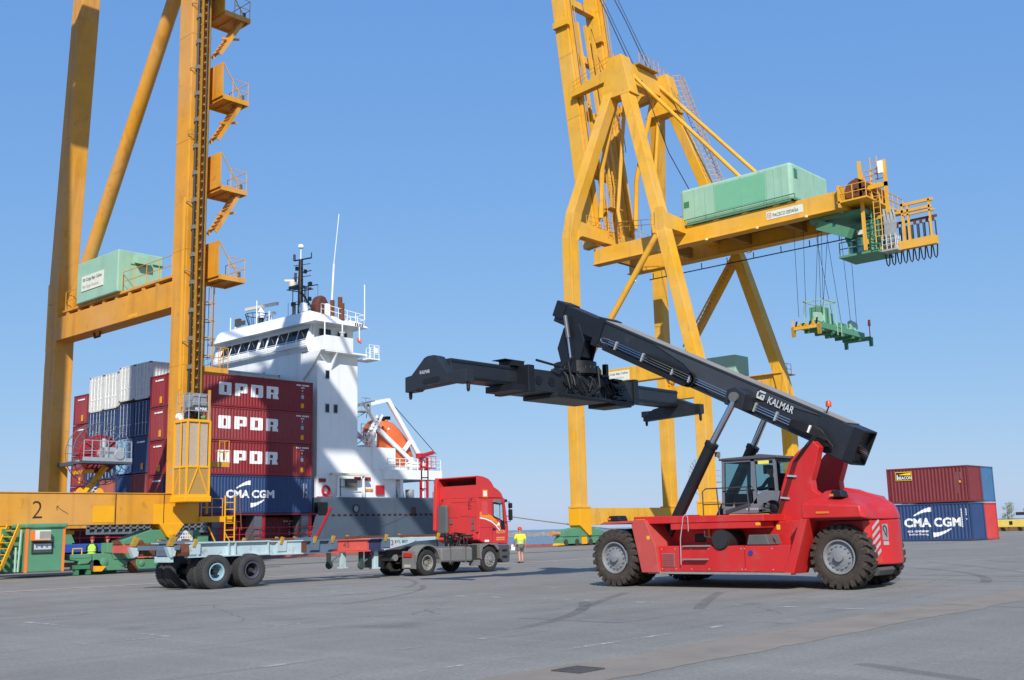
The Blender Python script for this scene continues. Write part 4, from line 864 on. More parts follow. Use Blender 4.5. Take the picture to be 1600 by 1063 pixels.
se = M().box(-15.3, -14.85, SC-.25, SC+.25, 2.25, 2.38).prism([(-14.95, 2.38), (-14.82, 2.38), (-14.72, 3.02), (-14.84, 3.02)], 'y', SC-.24, SC+.24).build('driver_seat', BLK, cab, bevel=.04)
M().lathe([(.17, -.012), (.185, 0), (.17, .012), (.155, 0), (.17, -.012)], (-15.85, SC, 2.55), 'x', 18).cyl((-15.85, SC, 2.55), (-16.1, SC, 2.15), .03, n=8).build('steering_wheel', BLK, cab)
M().cyl((-15.55, SC-.45, 2.05), (-15.55, SC-.45, 2.6), .04, n=8).box(-16.2, -15.95, SC-.3, SC+.3, 2.05, 2.5).build('console', BLK, cab)
M().box(-15.6, -15.4, SC+.35, SC+.42, 3.05, 3.3).build('cab_mirror', BLK, cab)
# ================================================================ tractor unit (faces +Y, near side is +X)
TRED = pm('truck_red', '#cf3736', .35, var=.08, scale=1.5, dirt=.2, dirtc='#7a3a34', streak=.2)
TGRY = pm('truck_grey_plastic', '#74726e', .65, var=.14, scale=3, dirt=.3, dirtc='#4a4642')
TDRK = pm('truck_chassis', '#2c2b2a', .75, var=.25, scale=4, dirt=.4, dirtc='#5c4a40')
TRM = pm('truck_rim', '#8f8c86', .5, metal=.2, var=.15, scale=6, dirt=.3)
X1, X0 = -30.95, -33.4; XM = (X0+X1)/2
tk = thing('tractor_unit', 'red two-axle lorry tractor with high roof fairing and grey skirts', 'lorry', (XM, 30.5, 0))
low = [(31.78, 1.55), (31.72, 1.30), (32.05, 1.16), (33.5, 1.08), (33.55, 1.72), (33.36, 2.86), (33.3, 2.98), (31.78, 2.98)]
cab = M().prism(low, 'x', X0, X1).build('cab', TRED, tk, bevel=.04)
# roof fairing: hollow shell open to the back
rf = [(31.78, 2.985), (33.28, 2.985), (33.18, 3.16), (33.0, 3.3), (32.74, 3.42), (32.6, 3.6), (32.42, 3.75), (32.1, 3.84), (31.78, 3.87)]
fa = M()
for xa, xb in ((X0+.02, X0+.12), (X1-.12, X1-.02)): fa.prism(rf, 'x', xa, xb)
top = rf[1:]
for (a, b), (c, d) in zip(top[:-1], top[1:]): fa.add([(X0+.12, a, b), (X1-.12, a, b), (X1-.12, c, d), (X0+.12, c, d), (X0+.12, a-.04, b-.04), (X1-.12, a-.04, b-.04), (X1-.12, c-.03, d-.05), (X0+.12, c-.03, d-.05)], [(0,1,2,3), (7,6,5,4), (0,4,5,1), (2,6,7,3)])
fa.build('roof_fairing', TRED, tk, bevel=.015)
M().box(X0+.12, X1-.12, 31.8, 31.86, 2.985, 3.50).build('fairing_back_panel', TRED, tk)
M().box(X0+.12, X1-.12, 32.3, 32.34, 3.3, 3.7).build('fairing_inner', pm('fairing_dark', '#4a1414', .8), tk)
M().prism([(31.55, 1.7), (31.78, 1.6), (31.78, 3.86), (31.7, 3.88), (31.62, 3.5)], 'x', X0-.02, X0+.16).build('side_deflector', TRED, tk, bevel=.02)
M().prism([(31.68, 1.6), (31.78, 1.6), (31.78, 3.86), (31.72, 3.86)], 'x', X1-.06, X1+.0).build('side_deflector', TRED, tk, bevel=.01)
M().box(X0+.22, X0+.78, 31.58, 31.75, 1.55, 2.72).build('exhaust_stack', pm('stack_grey', '#5a5a5a', .6, var=.15), tk, bevel=.06)
bp_ = M()
for x0_, x1_, z0_, z1_ in ((-32.0, -31.5, 2.25, 2.62), (-32.7, -32.15, 2.2, 2.65), (-31.42, -31.12, 2.2, 2.7), (-32.5, -31.1, 2.82, 2.87)): bp_.box(x0_, x1_, 31.765, 31.782, z0_, z1_)
bp_.build('pressed_panel', TRED, tk, bevel=.012)
for x, z in ((-32.6, 1.95), (-31.35, 1.95), (-31.35, 1.68)): M().box(x, x+.14, 31.74, 31.782, z, z+.2).build('vent', pm('vent_grey', '#6e5a5a', .7), tk)
M().box(X1-.002, X1+.012, 31.95, 32.3, 2.28, 2.82).build('side_panel', pm('truck_red_panel', '#d24a48', .4), tk, bevel=.01)
# side window, mirror, door lines
M().prism([(32.62, 2.18), (33.1, 2.05), (33.26, 2.0), (33.2, 2.78), (32.62, 2.78)], 'x', X1-.01, X1+.008).build('window_rubber', BLK, tk)
M().prism([(32.66, 2.24), (33.0, 2.12), (33.0, 2.72), (32.66, 2.72)], 'x', X1+.009, X1+.014).build('side_window', glass('truck_glass', '#9fb8c4', .05), tk)
M().prism([(33.04, 2.1), (33.2, 2.04), (33.16, 2.72), (33.04, 2.72)], 'x', X1+.009, X1+.014).build('quarter_window', glass('truck_glass', '#9fb8c4', .05), tk)
M().prism([(33.06, 1.7), (33.33, 1.68), (33.28, 2.04), (33.06, 2.08)], 'x', X1, X1+.012).build('lower_window', BLK, tk)
M().prism([(32.62, 2.8), (33.0, 2.74), (33.05, 2.8), (32.95, 2.9), (32.7, 2.92)], 'x', X1+.005, X1+.09).build('rain_deflector', TGRY, tk)
mi = M().tube([(X1, 33.3, 2.8), (X1+.18, 33.42, 2.82), (X1+.2, 33.44, 2.0), (X1, 33.32, 1.98)], .02, 6).build('mirror_arm', BLK, tk, smooth=40)
M().box(X1+.12, X1+.3, 33.4, 33.5, 2.05, 2.5).box(X1+.12, X1+.3, 33.4, 33.5, 2.54, 2.76).build('mirror', BLK, mi, bevel=.03)
M().box(X1-.25, X1-.05, 33.38, 33.55, 2.8, 2.92).build('sun_visor', BLK, tk)
dl = M().box(X1+.0, X1+.004, 31.8, 33.5, 1.775, 1.785).box(X1, X1+.004, 32.56, 32.57, 1.2, 2.8).box(X1, X1+.004, 31.8, 33.35, 2.955, 2.97)
dl.build('panel_seam', pm('seam_dark_red', '#6d1416', .6), tk)
M().box(X1, X1+.02, 32.58, 32.74, 1.66, 1.74).build('door_handle', BLK, tk)
M().box(X1, X1+.006, 32.1, 32.35, 1.2, 1.28).build('number_plate', WLET, tk)
M().box(X1+.0, X1+.006, 32.02, 32.32, 2.99, 3.30).build('emblem_plate', pm('plate_orange', '#e88a1c', .5), tk); M().box(X1+.006, X1+.009, 32.07, 32.27, 3.04, 3.25).build('emblem', WLET, tk)
def ribbon(pts, ws, mat, name):
    vs = []
    for (y, z), w_ in zip(pts, ws): vs += [(X1+.007, y, z), (X1+.007, y+.02, z+w_)]
    M().add(vs, [(2*i, 2*i+2, 2*i+3, 2*i+1) for i in range(len(pts)-1)]).build(name, mat, tk, fixn=False)
ribbon([(31.82, 2.20), (32.15, 2.17), (32.5, 2.07), (32.75, 1.94), (32.95, 1.76), (33.05, 1.66)], [.22, .2, .18, .16, .13, .1], pm('stripe_orange', '#ee8a1e', .45), 'orange_stripe')
ribbon([(31.82, 2.14), (32.15, 2.10), (32.5, 1.99), (32.72, 1.86), (32.9, 1.70), (33.0, 1.63)], [.05, .05, .055, .05, .05, .04], WLET, 'white_stripe')
M().prism([(32.8, 1.83), (32.92, 1.85), (32.99, 1.83), (33.0, 1.93), (32.95, 1.98), (32.91, 1.99), (32.9, 1.92), (32.82, 1.88)], 'x', X1+.009, X1+.013).build('white_figure', WLET, tk)
TYL = pm('letter_gold', '#e0a860', .5)
lettering('BELIZON', (X1+.003, 32.8, 1.53), (0,1,0), YUP, .52, .13, TYL, tk, bold=.02)
for z in (1.25, 1.33):
    m = M()
    for i in range(9): m.box(X1+.0, X1+.005, 32.8+i*.055, 32.84+i*.055, z, z+.05)
    m.build('small_marking', TYL, tk)
# chassis
ch = M()
for x in (XM-.42, XM+.42): ch.box(x-.06, x+.06, 27.55, 33.3, .72, 1.0)
for y in (27.7, 29.0, 30.4, 31.6): ch.box(XM-.36, XM+.36, y, y+.12, .74, .96)
ch.build('chassis', TDRK, tk)
M().prism([(28.4, 1.01), (29.9, 1.01), (29.7, 1.12), (28.6, 1.12)], 'x', XM-.45, XM+.45).build('fifth_wheel', pm('fifth_wheel_grease', '#54443c', .7, var=.3), tk, bevel=.02)
tn = M().prism([(29.68, .48), (31.42, .46), (31.42, 1.02), (29.68, 1.03)], 'x', X1-.62, X1-.02).build('fuel_tank', TGRY, tk, bevel=.07)
for y in (30.15, 31.0): M().box(X1-.64, X1-.012, y, y+.06, .44, 1.05).build('tank_strap', pm('strap_grey', '#5c5a56', .6), tn)
M().box(X1-.4, X1-.05, 31.44, 31.7, .45, 1.1).build('air_tank_box', TDRK, tk, bevel=.02)
M().box(X0+.05, X0+.6, 29.7, 31.4, .5, 1.0).build('battery_box', TGRY, tk, bevel=.04)
M().box(X1-.3, X1-.03, 31.48, 31.85, .28, .5).build('step_flap', TGRY, tk)
bm2 = M().prism([(32.86, 1.07), (33.56, 1.06), (33.6, .7), (33.56, .35), (33.2, .34), (33.05, .5), (32.98, .85)], 'x', X0, X1).build('bumper', pm('bumper_grey', '#4c4c4c', .6, var=.1), tk, bevel=.03)
for z in (.52, .78): M().box(X1-.25, X1+.004, 33.12, 33.42, z, z+.1).build('cab_step', BLK, bm2)
M().prism([(31.85, .55), (31.85, 1.14), (32.9, 1.14), (32.96, .9), (32.9, .85), (32.7, 1.05), (32.35, 1.1), (32.02, .98), (31.93, .75), (31.93, .5)], 'x', X1-.5, X1-.01).build('front_mudguard', TGRY, tk, bevel=.015)
def mudguard(x0_, x1_):
    pts = [(28.97+.66*math.cos(R(a)), .52+.66*math.sin(R(a))) for a in range(5, 181, 13)]; inn = [(28.97+.61*math.cos(R(a)), .52+.61*math.sin(R(a))) for a in range(180, 4, -13)]
    return M().prism(pts+[(28.31, .52)]+inn, 'x', x0_, x1_).box(x0_, x1_, 28.26, 28.34, .28, .56).box(x0_, x1_, 29.55, 29.63, .45, .6)
for a, b in ((X1-.62, X1-.0), (X0, X0+.62)):
    mudguard(a, b).build('rear_mudguard', TGRY, tk, smooth=40)
    M().box(a, b, 28.18, 28.255, .3, .95).build('mud_flap', TGRY, tk)
    M().box(a+.1, b-.05, 28.13, 28.18, .74, .88).build('tail_lamp', pm('tail_lamp_red', '#c0281c', .3), tk)
    M().box(a+.15, b-.15, 28.14, 28.18, .34, .45).build('flap_plate', pm('plate_pale', '#a9a8a4', .6), tk)
M().cyl((XM-.55, 27.9, .72), (XM+.55, 27.9, .72), .13, n=14).build('air_reservoir', TGRY, tk, smooth=40)
M().box(XM-.9, XM+.9, 28.92, 29.04, .45, .57).lathe([(.002, -.3), (.18, -.22), (.22, 0), (.18, .22), (.002, .3)], (XM, 28.97, .52), 'x', 14).build('rear_axle', TDRK, tk)
M().box(XM-.9, XM+.9, 32.32, 32.44, .42, .54).build('front_axle', TDRK, tk)
for s, e in ((1, X1), (-1, X0)):
    tyre(tk, (e-s*.16, 32.39, .505), 'x', .505, .3, .29, 40, .012, s, TRM, style='rib', face=.85)
    for q, d in enumerate((.18, .52)): tyre(tk, (e-s*d, 28.97, .49), 'x', .49, .28, .28, 40, .012, s, TRM, style='rib', hub=(q == 0), face=-.3)
# hoses and clutter behind the cab
cl = M(); rq = random.Random(5)
for i in range(16):
    x = XM+rq.uniform(-.3, .9); y = 30.6+rq.uniform(0, .8)
    cl.tube([(x, y, 1.0), (x+rq.uniform(-.2, .2), y+rq.uniform(-.1, .2), 1.3+rq.uniform(0, .25)), (x+rq.uniform(-.3, .3), y+.25, 1.5+rq.uniform(-.1, .1)), (x+rq.uniform(-.3, .3), 31.6, 1.25+rq.uniform(-.1, .3))], .03, 5)
cl.build('air_hoses', RUBC, tk, smooth=40)
M().box(XM-.5, XM+1.0, 30.5, 31.5, 1.02, 1.06).build('catwalk', pm('catwalk_grey', '#7a7874', .6, var=.2), tk)
cb = M()
for i in range(10): x = XM+rq.uniform(-.2, .9); y = 30.5+rq.uniform(0, 1); z = .75+rq.uniform(0, .25); cb.box(x, x+rq.uniform(.1, .25), y, y+rq.uniform(.1, .25), z, z+rq.uniform(.08, .2))
cb.build('air_valves', pm('valve_brown', '#4a2c26', .7, var=.3), tk)
hk = M()
for x in (X0+.4, X1-.35): hk.tube([(x, 31.77, 2.95), (x-.03, 31.6, 2.9), (x-.02, 31.58, 2.7), (x, 31.7, 2.65)], .018, 5)
hk.build('grab_hook', BLK, tk)
# ================================================================ skeletal trailer
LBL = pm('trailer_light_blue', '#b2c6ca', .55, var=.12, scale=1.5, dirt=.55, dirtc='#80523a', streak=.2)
LGR = pm('trailer_grey_blue', '#5d6f80', .6, var=.12, scale=2, dirt=.35, dirtc='#6d452f')  # darker grey-blue paint of the trailer's mixed sections
OCH = pm('guide_ochre', '#a8842c', .65, var=.2, scale=4, dirt=.5, dirtc='#5c3a20')
TRDP = pm('trailer_red_panel', '#d2574a', .6, var=.08, scale=1.5, dirt=.15, dirtc='#e0c0b8')
DBL = pm('trailer_dark_blue', '#33375a', .6, var=.15)
tr = thing('container_trailer', 'light blue skeletal container trailer with big knobbly tyres, empty', 'trailer', (-32.5, 24, 0))
XN, XF = -31.35, -33.65
def ibeam(x, y0_, y1_, z0_, z1_, mat, name='main_beam'):
    return M().box(x-.03, x+.03, y0_, y1_, z0_+.04, z1_-.04).box(x-.14, x+.14, y0_, y1_, z1_-.04, z1_).box(x-.14, x+.14, y0_, y1_, z0_, z0_+.04).build(name, mat, tr)
for x in (XN-.1, XF+.1):
    b1 = ibeam(x, 18.9, 22.0, 1.02, 1.5, LBL); ibeam(x, 22.0, 23.35, 1.0, 1.48, LBL)
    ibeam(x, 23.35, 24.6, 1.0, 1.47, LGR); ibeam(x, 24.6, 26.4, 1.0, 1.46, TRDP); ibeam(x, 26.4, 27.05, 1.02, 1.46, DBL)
    for y in (19.2, 20.35, 20.6, 21.9): M().box(x+.031, x+.13, y, y+.04, 1.06, 1.46).build('stiffener', LBL, tr)
    M().box(x+.031, x+.09, 22.25, 23.3, 1.03, 1.45).build('side_plate', LBL, tr); M().box(x+.031, x+.075, 24.72, 26.3, 1.05, 1.42).build('red_plate', TRDP, tr)
    M().box(x-.05, x+.1, 23.31, 23.5, 1.0, 1.47).build('rust_post', RUST, tr)
    M().prism([(27.0, 1.08), (27.0, 1.42), (28.6, 1.47), (30.0, 1.47), (30.0, 1.36), (28.9, 1.32)], 'x', x-.06, x+.06).build('gooseneck', LBL, tr)
    M().prism([(27.0, 1.0), (27.0, 1.44), (28.55, 1.48), (28.75, 1.34), (28.3, 1.22)], 'x', x+.062, x+.09).build('neck_plate', LBL, tr)
lettering('55', (XN+.0, 27.16, 1.2), (0,1,0), YUP, .24, .15, pm('letter_ink', '#2a2d34', .6), tr, bold=.01)
lettering('3', (XN+.0, 27.43, 1.19), (0,1,0), YUP, .12, .2, pm('letter_rust_red', '#b0432c', .6), tr, bold=.02)
lettering('EYL 807', (XN+.0, 27.62, 1.27), (0,1,0), YUP, .65, .1, pm('letter_ink', '#2a2d34', .6), tr, bold=.0)
lettering('45', (XN-.02, 25.15, 1.17), (0,1,0), YUP, .3, .18, pm('letter_faded_maroon', '#8c3d38', .6), tr)
xt = M()
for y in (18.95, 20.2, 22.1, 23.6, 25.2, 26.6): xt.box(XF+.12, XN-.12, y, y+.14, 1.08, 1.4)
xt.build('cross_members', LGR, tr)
# outriggers with container guides
for y in (19.0, 22.35, 23.75, 24.55, 27.05, 29.75):
    for s, x in ((1, XN), (-1, XF)):
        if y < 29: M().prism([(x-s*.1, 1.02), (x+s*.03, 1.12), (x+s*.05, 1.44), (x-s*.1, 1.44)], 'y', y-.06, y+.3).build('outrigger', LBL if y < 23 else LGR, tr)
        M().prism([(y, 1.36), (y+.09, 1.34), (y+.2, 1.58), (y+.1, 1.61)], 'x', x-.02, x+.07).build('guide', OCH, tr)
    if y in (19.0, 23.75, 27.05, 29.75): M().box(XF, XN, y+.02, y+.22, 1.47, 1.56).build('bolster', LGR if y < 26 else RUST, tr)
for x0_, x1_ in ((-33.0, -32.3), (-32.3, -31.6)):
    M().box(x0_+.1, x1_-.05, 22.2, 23.2, 1.48, 1.56).build('deck_plate', RUST, tr)
M().prism([(-31.6, 1.08), (-31.34, 1.08), (-31.3, 1.2), (-31.36, 1.47), (-31.6, 1.47)], 'y', 18.45, 18.9).build('tail_block', RUST, tr, bevel=.02)
M().prism([(-33.7, 1.08), (-33.4, 1.08), (-33.35, 1.47), (-33.65, 1.47)], 'y', 18.45, 18.9).build('tail_block', RUST, tr, bevel=.02)
M().box(-33.8, -31.2, 18.32, 18.5, 1.28, 1.42).build('tail_beam', LGR, tr)
for s, x in ((1, -31.3), (-1, -33.6)):
    M().prism([(18.1, 1.42), (18.26, 1.4), (18.42, 1.68), (18.25, 1.72)], 'x', x-.06, x+.08).build('tail_guide', OCH, tr)
    M().prism([(18.05, 1.38), (18.4, 1.36), (18.35, 1.1), (18.2, 1.05)], 'x', x-.1, x+.08).build('tail_bracket', LBL, tr)
M().box(-32.2, -31.3, 18.2, 18.34, .9, 1.06).build('rear_lamp_bar', LBL, tr)
TRT = pm('rubber_trailer', '#3a3a3b', .88, var=.2, scale=6, dirt=.5, dirtc='#5f5b57', bump=.25)
RB = pm('rim_light_blue', '#8db0ba', .5, var=.1, scale=5, dirt=.3, dirtc='#50483f'); RBD = pm('rim_dark', '#4b4a5a', .6, var=.2, scale=5, dirt=.3)
for i, y in enumerate((19.76, 21.1)):
    for s, e in ((1, -31.0), (-1, -34.0)):
        for q, d in enumerate((.27, .80)): tyre(tr, (e-s*d, y, .545), 'x', .545, .46, .27, 34, .025, s, (RB, RBD)[i], style='block', mat=TRT, hub=(q == 0), face=-.7)
    M().cyl((-33.9, y, .545), (-31.2, y, .545), .09, n=12).cyl((-31.5, y, .545), (-31.08, y, .545), .1, .07, n=12).build('axle', TDRK, tr, smooth=40)
    M().box(-32.0, -31.8, y-.5, y+.5, .8, 1.0).box(-33.2, -33.0, y-.5, y+.5, .8, 1.0).build('leaf_spring', TDRK, tr)
for x in (-31.6, -33.5):
    lg = M().box(x-.08, x+.08, 26.75, 26.95, .4, 1.05).box(x-.14, x+.14, 26.68, 27.0, .34, .4).build('landing_leg', LBL, tr, bevel=.01)
    M().beam((x, 26.9, 1.0), (x, 26.2, .55), .05, .05).build('leg_strut', LGR, lg)
    M().box(x-.05, x+.05, 26.1, 26.25, .55, 1.05).lathe([(.13, -.07), (.16, 0), (.13, .07), (.05, .07), (.002, .07)], (x, 26.2, .5), 'x', 14).build('landing_wheel', pm('landing_green', '#36443e', .7, var=.2), tr)
M().box(-31.75, -31.5, 26.48, 26.6, .4, 1.0).build('tail_board', BLK, tr); M().box(-31.49, -31.47, 26.5, 26.6, .86, .96).build('red_reflector', pm('tail_lamp_red', '#c0281c', .3), tr)
# ================================================================ second trailer and lorry in the shade below the near crane
r2 = thing('container_trailer', 'rusty pink-red trailer with ochre posts behind the green crane bogies', 'trailer', (-50, 30, 0))
PNK = pm('trailer_pink_red', '#c65a55', .65, var=.12, scale=1.5, dirt=.4, dirtc='#7c4636')
X2 = -48.6
for x in (X2, X2-2.2):
    M().box(x-.06, x+.06, 26.6, 34.5, .75, 1.3).build('main_beam', PNK, r2); M().box(x-.12, x+.12, 26.4, 34.5, 1.3, 1.42).build('top_rail', RUST, r2)
    for y in (26.9, 27.7, 29.3, 30.4): M().box(x+.06, x+.16, y, y+.13, .78, 1.4).build('post', OCH, r2)
    for y in (26.4, 27.5, 28.9): M().prism([(y, 1.42), (y+.45, 1.42), (y+.35, 1.58), (y+.05, 1.6)], 'x', x-.1, x+.14).build('guide', RUST, r2)
for y in (31.6, 33.0):
    for s, e in ((1, X2+.1), (-1, X2-2.3)): tyre(r2, (e-s*.2, y, .52), 'x', .52, .4, .28, 30, .02, s, RBD, style='block', face=-.5)
M().box(X2-2.1, X2, 26.4, 26.6, 1.0, 1.35).box(X2-2.1, X2, 33, 33.2, .6, 1.3).build('cross_members', PNK, r2)
lo = thing('flatbed_lorry', 'blue flatbed lorry parked in the shade under the near crane', 'lorry', (-60, 27, 0))
BLU = pm('lorry_blue', '#2f57a8', .5, var=.1, dirt=.2)
M().box(-61.4, -58.9, 20.5, 37, 1.0, 1.45).build('bed', BLU, lo, bevel=.02)
sg_ = M()
for z in (1.95, 2.25, 2.5): sg_.box(-59.1, -58.95, 29.2, 36.8, z, z+.1)
for i in range(18): sg_.box(-59.1, -58.95, 29.2+i*.42, 29.3+i*.42, 2.05, 2.5)
sg_.box(-59.2, -59.12, 29.2, 36.8, 1.95, 2.6).build('slotted_side_gate', pm('gate_shade_grey', '#6d7276', .5, var=.1), lo)  # grey darkened to stand in for the shade under the crane
M().box(-61.2, -58.9, 21.0, 24.2, 1.46, 2.3).build('load_box', pm('load_grey', '#9aa0a2', .6), lo, bevel=.03)
for y in (23.2, 24.4, 34.0, 35.2):
    for s, e in ((1, -58.9), (-1, -61.4)): tyre(lo, (e-s*.17, y, .52), 'x', .52, .3, .3, 40, .012, s, TRM, style='rib', face=.6)
M().box(-60.6, -59.7, 20.8, 36.5, .6, .99).build('chassis', TDRK, lo)
# ================================================================ near ship-to-shore crane (number 2)
c2 = thing('quay_crane', 'tall orange-yellow quay crane with number 2 on its sill and a lift cage', 'crane', (-60, 23, 0))
LX0, LX1, LY0, LY1 = -52.9, -51.5, 30.4, 31.6
WX, NF = -67.5, -15.8            # NF = offset of the other (out of frame) leg frame along the quay
for k, dy in enumerate((0, NF)):
    lg = M().box(LX0, LX1, LY0+dy, LY1+dy, 3.93, 46).build('landside_leg', YEL2, c2, bevel=.03)
    for z_ in (10.8, 17.2, 23.5, 29.8): M().box(LX0-.012, LX1+.012, LY0+dy-.012, LY1+dy+.012, z_, z_+.045).build('weld_band', YEL2, lg)
    if k == 0:
        pn = M().box(LX1-.42, LX1-.1, LY0-.006, LY0-.002, 9.5, 20.2).box(LX1-.3, LX1-.06, LY0-.007, LY0-.003, 7.0, 9.4).build('touch_up_paint', YPAT, lg)
        el = M().lathe([(.002, 0), (.22, 0), (.22, .02), (.002, .02)], (-52.1, LY0-.022, 5.2), 'y', 20); el.v = [(x, y, 5.2+(z-5.2)*1.45) for x, y, z in el.v]
        el.build('manhole_cover', GALV, lg)
    wl = M().box(WX-.7, WX+.7, LY0+dy, LY1+dy, 3.5, 16.6).build('waterside_leg', YEL2, c2, bevel=.03)
    M().beam((WX, (LY0+LY1)/2+dy, 16.6), (WX+2.6, (LY0+LY1)/2+dy, 52), 1.4, 1.2, side=(1,0,0)).build('upper_waterside_leg', YEL2, c2, bevel=.03)
    if k == 0: M().box(WX-.704, WX-.5, LY0-.006, LY0-.002, 8, 12.8).box(WX-.704, WX-.5, LY0-.006, LY0-.002, 13.6, 18).build('touch_up_paint', YPAT, wl)
    pb = M().box(WX+.7, LX0, LY0+dy, LY1-.1+dy, 14.15, 15.62).build('portal_beam', YEL2, c2, bevel=.02)
    if k == 0:
        sd = M()
        for i in range(8): sd.box(-65.5+i*1.55, -65.2+i*1.55, LY0+.0, LY1-.1, 15.62, 15.82)
        sd.build('seat_pad', YEL2, pb)
        M().box(-65.9, LX0, LY0-.05, LY1+1.4, 15.82, 15.95).build('walkway', YEL2, pb)
        M().box(-57.6, -56.6, LY0-.006, LY0-.002, 14.25, 14.42).build('touch_up_paint', YPAT, pb)
        M().tube([(-62.7, LY0+.5, 14.15), (-62.6, LY0+.5, 13.85), (-62.0, LY0+.5, 13.85), (-61.9, LY0+.5, 14.15)], .08, 6).build('lifting_eye', RUST, pb)
        M().rail([(-58.4, LY0-.02, 15.95), (LX0, LY0-.02, 15.95)], 1.15, 1.45).rail([(-65.6, LY0-.02, 15.95), (-63.8, LY0-.02, 15.95)], 1.15, 1.0).rail([(-53.6, LY1+.9, 15.95), (LX0, LY1+.9, 15.95)], 1.1, .7).build('railing', YGAL, pb, smooth=40)
        wb = M()
        for z in range(8):
            for x in (-66.55, -66.45, -53.35, -53.25): wb.cyl((x, LY0-.02, 14.3+z*.16), (x, LY0+.01, 14.3+z*.16), .03, n=6)
        wb.build('bolt_row', YEL2, pb)
    M().cyl((WX+1.4, 31+dy, 15.9), (-53.2, 31+dy, 35.4), .42, n=20).build('diagonal_brace', YEL2, c2, smooth=40)
    M().box(LX0, LX1, LY0+dy+.1, LY1+dy-.1, 46, 48.5).build('leg_head', YEL2, c2)
for z in (44,): M().box(-53.2, -51.2, 15.6, 30.4, 42.2, 44.1).build('head_beam', YEL2, c2)
# upper works above the picture: twin girder and apex, plus a guessed trolley and machinery house shaped for their shadows
for y in (19.2, 25.8):
    M().box(-103, -30, y-.45, y+.45, 44.2, 46.5).build('girder', YEL2, c2)
M().box(-44.5, -36.5, 18.6, 24.2, 46.5, 48.8).build('machinery_house', GRNL, c2, bevel=.2)  # unseen; placed and sized for the shadow it casts on the ship
M().box(-64.5, -60.8, 15, 31, 51, 53).build('cross_head', YEL2, c2)
M().box(-58, -50, 19, 26, 42.8, 44.1).box(-55.5, -51.5, 21.6, 24.6, 38.5, 42.8).build('trolley', GRND, c2)  # added out of view to throw a shadow band on the ship's containers
for s in (-1, 1):
    M().beam((-64, 22.5+s*7, 52), (-61.5, 22.5+s*3.5, 66), 1.2, 1.2).build('apex_leg', YEL2, c2); M().beam((-52.2, 22.5+s*7.9, 48), (-61.5, 22.5+s*3.5, 66), 1.0, 1.0).build('apex_leg', YEL2, c2)
    M().tube([(-61.5, 22.5+s*3.4, 66), (-98, 22.5+s*3.3, 48)], .18, 6).tube([(-61.5, 22.5+s*3.4, 66), (-36, 22.5+s*3.3, 48)], .18, 6).build('stay', YEL2, c2)
M().box(-62.1, -60.9, 18.5, 26.5, 65.4, 66.8).build('apex_beam', YEL2, c2)
# green electrical house on the portal beam
hs = M().box(-63.6, -58.5, LY0-.3, 33.0, 15.96, 18.5).build('electrical_house', GRNL, c2, bevel=.06)
M().prism([(-58.5, 18.25), (-58.05, 18.12), (-58.05, 17.72), (-58.5, 17.86)], 'y', 31.1, 31.9).build('vent_hood', GRNL, hs)
M().box(-58.5, -58.46, 30.9, 32.0, 17.7, 17.74).box(-58.5, -58.4, 32.3, 32.95, 17.86, 17.9).build('rain_strip', GRND, hs)
M().box(-62.9, -60.2, LY0-.345, LY0-.305, 16.62, 17.55).build('load_sign', pm('sign_cream', '#dcdfcf', .6, var=.05), hs)
INK = pm('ink_black', '#30322f', .6); INKG = pm('ink_grey', '#85887f', .6)
lettering('50t Carga Bajo Cables', (-62.75, LY0-.346, 17.13), (1,0,0), YUP, 2.4, .28, INK, hs, bold=.015); lettering('40t Carga Nominal', (-62.75, LY0-.346, 16.72), (1,0,0), YUP, 2.0, .25, INKG, hs)
# sill beam
sb = M().box(-53.0, -51.55, -8, 31.62, 2.38, 3.92).build('sill_beam', YEL2, c2, bevel=.02)
M().box(-51.549, -51.54, 29.0, 31.62, 2.385, 3.4).box(-51.549, -51.54, 25.75, 26.85, 2.5, 3.3).build('touch_up_paint', YPAT, sb)
for y in (26.9, 29.55): M().box(-51.56, -51.53, y, y+.035, 2.38, 3.93).build('joint', BLK, sb)
M().box(-51.7, -51.5, -8, 31.62, 3.92, 3.96).build('top_flange', YEL2, sb)
lettering('2', (-51.55, 22.75, 2.72), (0,1,0), YUP, .48, .82, pm('stencil_brown', '#3b2720', .7), sb, bold=-.01, lift=.006)
M().tube([(-51.54, 24.5, 2.92), (-51.54, 24.15, 3.12), (-51.54, 23.92, 3.28)], .012, 4).tube([(-51.54, 24.0, 3.32), (-51.54, 23.92, 3.28), (-51.54, 23.94, 3.1)], .012, 4).build('chalk_arrow', pm('stencil_brown', '#3b2720', .7), sb)
for y in (24.9, 25.9): M().prism([(y, 3.96), (y+.42, 3.96), (y+.34, 4.12), (y+.21, 4.2), (y+.08, 4.12)], 'x', -51.75, -51.65).build('lifting_lug', YPAT, sb)
